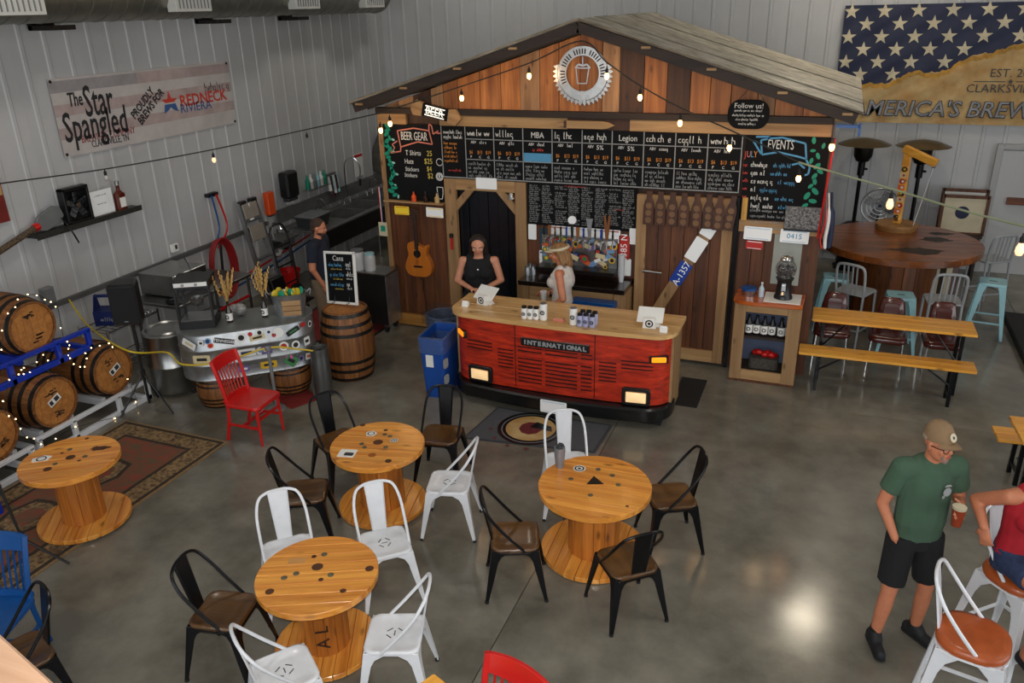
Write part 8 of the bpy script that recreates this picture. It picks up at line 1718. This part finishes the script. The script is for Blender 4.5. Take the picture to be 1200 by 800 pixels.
# ---------------------------------------------------------------- generic upper bodies
def torso_person(label, loc, rz, sh, look, top_m, top_kind, skin, arms, hair_kind, hair_m, lower_m, female=True, hips=True, sleeve=.0, brow=None):
    """standing figure, total height sh, faces -Y; arms = {(side): (elbow, wrist, hand_dir, palm_n, curl)}"""
    k = sh / 1.75; t = person(label, loc, rz); m = MB(); sw = .168 * k if female else .2 * k
    for s_ in (-1, 1):
        Hh, K, A = Vector((s_ * .09, 0, .9)) * k, Vector((s_ * .1, -.02, .48)) * k, Vector((s_ * .1, .02, .08)) * k
        capsule(m, Hh, K, .092 * k, .058 * k); capsule(m, K, A, .057 * k, .038 * k); capsule(m, A, (A.x, A.y - .13, .04), .038 * k, .034 * k)
        S_ = Vector((s_ * sw, 0, 1.42 * k)); E_, W_1, hd, pn, cu = arms[s_]; E_, W_1 = Vector(E_) * k, Vector(W_1) * k
        capsule(m, S_, E_, (.048 if female else .058) * k, (.039 if female else .046) * k); capsule(m, E_, W_1, .039 * k, .026 * k); hand(m, W_1, hd, pn, cu, s_, .92 * k)
    capsule(m, (0, 0, .93 * k), (0, 0, 1.1 * k), (.16 if female else .15) * k, (.125 if female else .155) * k, (1.05, .72)); capsule(m, (0, 0, 1.1 * k), (0, 0, 1.33 * k), (.125 if female else .155) * k, .15 * k, (1.06, .68)); capsule(m, (-sw * .8, 0, 1.41 * k), (sw * .8, 0, 1.41 * k), .055 * k, .055 * k)
    if female:
        for s_ in (-1, 1): m.ell((s_ * .07 * k, -.085 * k, 1.27 * k), (.068 * k, .06 * k, .065 * k), 12, 8)
    capsule(m, (0, 0, 1.42 * k), (0, -.02, 1.55 * k), .05 * k, .048 * k); HT_ = head(m, Vector((0, -.04 * k, 1.625 * k)), look, .98 * k, .9, .92 if female else 1.0); fuse(m, 'body', skin, t, .0085, 3)
    m = MB(); g_ = .014
    capsule(m, (0, 0, .90 * k), (0, 0, 1.1 * k), (.165 * k + g_), (.128 if female else .16) * k + g_, (1.05, .74), flat=True); capsule(m, (0, 0, 1.08 * k), (0, 0, 1.31 * k), (.128 if female else .16) * k + g_, .152 * k + g_, (1.06, .70))
    if female:
        for s_ in (-1, 1): m.ell((s_ * .07 * k, -.085 * k, 1.27 * k), (.068 * k + g_, .06 * k + g_, .065 * k + g_), 12, 8); capsule(m, (s_ * .095 * k, -.07 * k, 1.36 * k), (s_ * .095 * k, .0, 1.465 * k), .045 * k, .04 * k); capsule(m, (s_ * .085 * k, .0, 1.475 * k), (s_ * .09 * k, .07 * k, 1.36 * k), .03 * k, .034 * k)
        if top_kind == 'racer': capsule(m, (0, .075 * k, 1.42 * k), (0, .09 * k, 1.3 * k), .08 * k, .11 * k, (1, .45))
    else:
        capsule(m, (-sw * .8, 0, 1.42 * k), (sw * .8, 0, 1.42 * k), .075 * k, .075 * k)
        for s_ in (-1, 1): S_ = Vector((s_ * sw, 0, 1.42 * k)); E_ = Vector(arms[s_][0]) * k; capsule(m, S_ - Vector((s_ * .04, 0, 0)), S_, .074 * k, .074 * k); capsule(m, S_, S_.lerp(E_, .7), .074 * k, .072 * k, flat=True)
    fuse(m, 'top', top_m, t, .010, 3)
    m = MB(); capsule(m, (0, 0, .85 * k), (0, 0, 1.0 * k), .178 * k, .158 * k, (1.05, .78), flat=True)
    for s_ in (-1, 1): capsule(m, Vector((s_ * .09, 0, .92)) * k, Vector((s_ * .1, -.02, .48)) * k, .108 * k, .078 * k); capsule(m, Vector((s_ * .1, -.02, .48)) * k, Vector((s_ * .1, .02, .1)) * k, .078 * k, .06 * k, flat=True)
    fuse(m, 'trousers', lower_m, t, .012, 3)
    for s_ in (-1, 1): m = MB(); A = Vector((s_ * .1, .02, 0)) * k; capsule(m, A + Vector((0, .04, .05)), A + Vector((0, -.16, .042)), .05, .042, (1, .9), ref=(0, 0, 1)); m.build('shoe', m_shoe, t)
    face_parts(HT_, t, brow or hair_m); h = MB(HT_)
    if hair_kind == 'long':
        h.ell((0, -.034, .044), (.086, .098, .09), 18, 12)
        for s_ in (-1, 1): capsule(h, (s_ * .06, -.01, .06), (s_ * .075, -.03, -.16), .036, .034); capsule(h, (s_ * .07, -.03, -.12), (s_ * .07, -.02, -.24), .03, .016)
        capsule(h, (0, -.075, .02), (0, -.085, -.17), .07, .065, (1.25, .6)); capsule(h, (0, -.085, -.12), (0, -.075, -.25), .06, .03, (1.5, .5))
    elif hair_kind == 'bob':
        h.ell((0, -.022, .038), (.088, .104, .096), 18, 12); capsule(h, (0, -.07, .03), (0, -.085, -.13), .085, .088, (1.1, .62)); capsule(h, (-.03, -.085, -.1), (-.03, -.085, -.17), .06, .035, (1.2, .6)); capsule(h, (.03, -.085, -.1), (.03, -.085, -.16), .06, .035, (1.2, .6))
        for s_ in (-1, 1): capsule(h, (s_ * .068, .0, .05), (s_ * .08, -.02, -.12), .03, .03)
    else: h.ell((0, -.022, .036), (.080, .098, .090), 18, 12); h.ell((0, -.06, -.02), (.07, .055, .06), 12, 8)
    fuse(h, 'hair', hair_m, t, .008, 2); return t, HT_, k
m_dkhair = mat('dark_brown_hair', S(34, 22, 18), .6, 0, .3, 60, stretch=(1, 1, .2)); m_blond = mat('dark_blond_hair', S(158, 116, 72), .55, 0, .25, 60, stretch=(1, 1, .15)); m_brhair = mat('short_brown_hair', S(66, 44, 32), .8, 0, .2, 60)
wb_, HTw, kw = torso_person('woman in a black tank top looking down behind the bar', (-3.90, 8.66, 0), R(18), 1.66, (.03, -.95, -.26), m_blk_cl, 'tank', m_skin, {-1: ((-.235, -.02, 1.15), (-.075, -.24, 1.12), (.75, -.5, 0), (0, -.2, -1), .5), 1: ((.235, -.02, 1.15), (.08, -.24, 1.12), (-.75, -.5, 0), (0, -.2, -1), .5)}, 'long', m_dkhair, m_blk_cl)
wb_.scale = (1.2, 1.08, 1); MB().ell((0, -.135, 1.335 * kw), (.008, .004, .010), 8, 6).build('pendant', m_plate, wb_)
wt_ = MB().tube([(.095 + .02 * math.cos(a), -.215 + .02 * math.cos(a), 1.065 + .028 * math.sin(a)) for a in [2 * PI * k / 14 for k in range(14)]], .008, 6, True).build('wristwatch', m_black, wb_)
m_whtank = mat('white_ribbed_cotton', S(206, 198, 190), .9, 0, .05, 40, stretch=(1, 1, .1)); m_denim = mat('blue_denim', S(44, 58, 92), .85, 0, .15, 40)
w2, HT2, k2 = torso_person('woman in a white tank top and visor with her back half turned at the bar', (-2.81, 8.60, 0), R(-84), 1.66, (.25, -.95, -.2), m_whtank, 'racer', m_skin2, {-1: ((-.235, .03, 1.13), (-.16, -.2, 1.02), (.2, -.9, .1), (1, 0, 0), .7), 1: ((.235, .06, 1.12), (.2, -.13, .98), (-.1, -.9, -.1), (-1, 0, 0), .6)}, 'bob', m_blond, m_denim)
w2.scale = (1.15, 1.12, 1); v_ = MB(HT2); v_.tube([(.085 * math.cos(a), -.02 + .105 * math.sin(a), .062) for a in [2 * PI * k / 24 for k in range(24)]], .016, 6, True, sq=1.2); vo_ = v_.build('visor_band', m_cream, w2); MB(HT2).grid(lambda u, v: ((u - .5) * .15 * (1 - .15 * v), .07 + .085 * v * (1 - .5 * (2 * u - 1) ** 2) - .03 * (2 * u - 1) ** 2, .062 - .01 * v - .012 * (2 * u - 1) ** 2), 10, 5).build('visor_brim', m_cream, vo_)
m = MB(); q_ = Vector((-.16, -.2, 1.02)) * k2; m.tube([(q_.x + .03 * math.cos(a), q_.y + .03, q_.z + .03 * math.sin(a)) for a in [2 * PI * k / 12 for k in range(12)]], .009, 6, True); m.build('wristwatch', m_black, w2)
wr = Matrix.Rotation(R(-84), 4, 'Z') @ Vector((-.13 * 1.15, -.26, .93 * k2)); pt = thing('paper_cup', 'white paper cup held by the woman in the white tank top', 'cup', Vector(w2.location) + wr); MB().lathe([(0, 0), (.032, 0), (.042, .12), (.04, .12), (.03, .006)], 18, cap=False).build('cup', m_paper, pt); MB().cyl((0, 0, .118), (0, 0, .124), .043, n=18).build('lid', m_plate, pt)
m_navy_t = mat('navy_cotton', S(22, 28, 44), .9, 0, .06, 12); m_khaki = mat('khaki_cotton', S(122, 104, 82), .9, 0, .06, 12)
m3, HT3, k3 = torso_person('man in a navy t-shirt standing by the sink behind the barrel', (-6.12, 8.52, .0102), R(103), 1.74, (.1, -.97, -.2), m_navy_t, 'tee', m_skin2, {-1: ((-.27, .0, 1.14), (-.2, -.1, .9), (.1, -.3, -.9), (1, 0, 0), .4), 1: ((.27, .02, 1.14), (.24, -.04, .89), (-.1, -.2, -.95), (-1, 0, 0), .4)}, 'short', m_brhair, m_khaki, female=False)
bd = MB(HT3); bd.ell((0, .06, -.075), (.045, .045, .035), 12, 8); bd.ell((0, .02, -.06), (.066, .06, .05), 12, 8); fuse(bd, 'beard', m_brhair, m3, .008, 2)
# ---------------------------------------------------------------- seated woman in the red top
w4 = person('woman in a red top and denim shorts seated on the bar stool at the edge', (st2.location.x - .035, st2.location.y - .035, 0), R(25)); m = MB(); s_z = .80
for s_ in (-1, 1):
    Hh, K, A = Vector((s_ * .075, 0, s_z + .075)), Vector((s_ * .10 + .06, -.40, s_z + .07)), Vector((s_ * .075 + .03, -.30, .37)); capsule(m, Hh, K, .078, .060); capsule(m, K, A, .058, .038); capsule(m, A, A + Vector((0, -.14, -.03)), .038, .03)
capsule(m, (0, .02, s_z + .12), (0, .02, s_z + .28), .142, .125, (1.03, .75)); capsule(m, (0, .02, s_z + .28), (0, .0, s_z + .47), .125, .15, (1.06, .68)); capsule(m, (-.14, 0, s_z + .55), (.14, 0, s_z + .55), .055, .055)
for s_ in (-1, 1): m.ell((s_ * .07, -.085, s_z + .42), (.068, .06, .065), 12, 8)
capsule(m, (0, 0, s_z + .55), (0, -.02, s_z + .68), .05, .048); HT4 = head(m, Vector((0, -.04, s_z + .765)), (.1, -.97, -.15), .98, .9, .92)
SRr = Vector((-.17, 0, s_z + .55)); ERr = Vector((-.235, .19, s_z + .41)); WRr = Vector((-.29, .0, s_z + .34)); capsule(m, SRr, ERr, .05, .042); capsule(m, ERr, WRr, .041, .027); hand(m, WRr, (.15, -.2, -.95), (.6, .4, -.1), .3, -1, .95, spread=.15)
SLl = Vector((.17, 0, s_z + .55)); ELl = Vector((.25, -.05, s_z + .29)); WLl = Vector((.14, -.27, s_z + .22)); capsule(m, SLl, ELl, .05, .042); capsule(m, ELl, WLl, .041, .027); hand(m, WLl, (-.3, -.9, -.1), (0, 0, -1), .4, 1, .95)
fuse(m, 'body', m_skin2, w4, .0085, 3)
m = MB(); m_redt = mat('red_cotton', S(166, 18, 34), .85, 0, .06, 12); capsule(m, (0, .02, s_z + .12), (0, .02, s_z + .28), .158, .142, (1.03, .77), flat=True); capsule(m, (0, .02, s_z + .27), (0, .0, s_z + .45), .142, .165, (1.06, .70))
for s_ in (-1, 1): m.ell((s_ * .07, -.085, s_z + .42), (.082, .074, .079), 12, 8); capsule(m, (s_ * .09, -.07, s_z + .5), (s_ * .085, .0, s_z + .615), .034, .03); capsule(m, (s_ * .085, .0, s_z + .615), (s_ * .09, .07, s_z + .5), .03, .034)
fuse(m, 'tank_top', m_redt, w4, .010, 3)
m = MB(); capsule(m, (0, .02, s_z - .0), (0, .02, s_z + .17), .155, .155, (1.03, .85), flat=True)
for s_ in (-1, 1): capsule(m, (s_ * .075, 0, s_z + .078), (s_ * .088 + .03, -.20, s_z + .078), .088, .092, flat=True)
fuse(m, 'denim_shorts', m_denim, w4, .010, 3)
for s_ in (-1, 1): m = MB(); A = Vector((s_ * .075 + .03, -.30, .325)); capsule(m, A + Vector((0, .03, 0)), A + Vector((0, -.17, -.01)), .045, .038, (1, .9), ref=(0, 0, 1)); m.build('shoe', m_shoe, w4)
face_parts(HT4, w4, m_dkhair); h = MB(HT4); h.ell((0, -.022, .04), (.087, .104, .095), 18, 12); capsule(h, (0, -.07, .03), (0, -.09, -.1), .08, .06, (1.1, .6))
for s_ in (-1, 1): capsule(h, (s_ * .068, .0, .05), (s_ * .08, -.02, -.1), .03, .024)
fuse(h, 'hair', m_dkhair, w4, .008, 2)
for s, zz, sz in (('IR', .44, .095), ('', .36, .05)):
    if s: o = txt(s, sz, m_plate, None, (0, 0, 0), bold=.003); o.parent = w4; o.location = (-.045, -.175, s_z + zz - .02); o.rotation_euler = (R(82), 0, R(-4))
m = MB(); scrib(m, -.10, 0, .2, .035, 0, crnd, .008); scrib(m, -.09, -.05, .18, .035, 0, crnd, .008); o = m.build('print', m_cgrey, w4, smooth=0, fix=False); tag(o, kind='stuff'); o.location = (.0, -.168, s_z + .34)
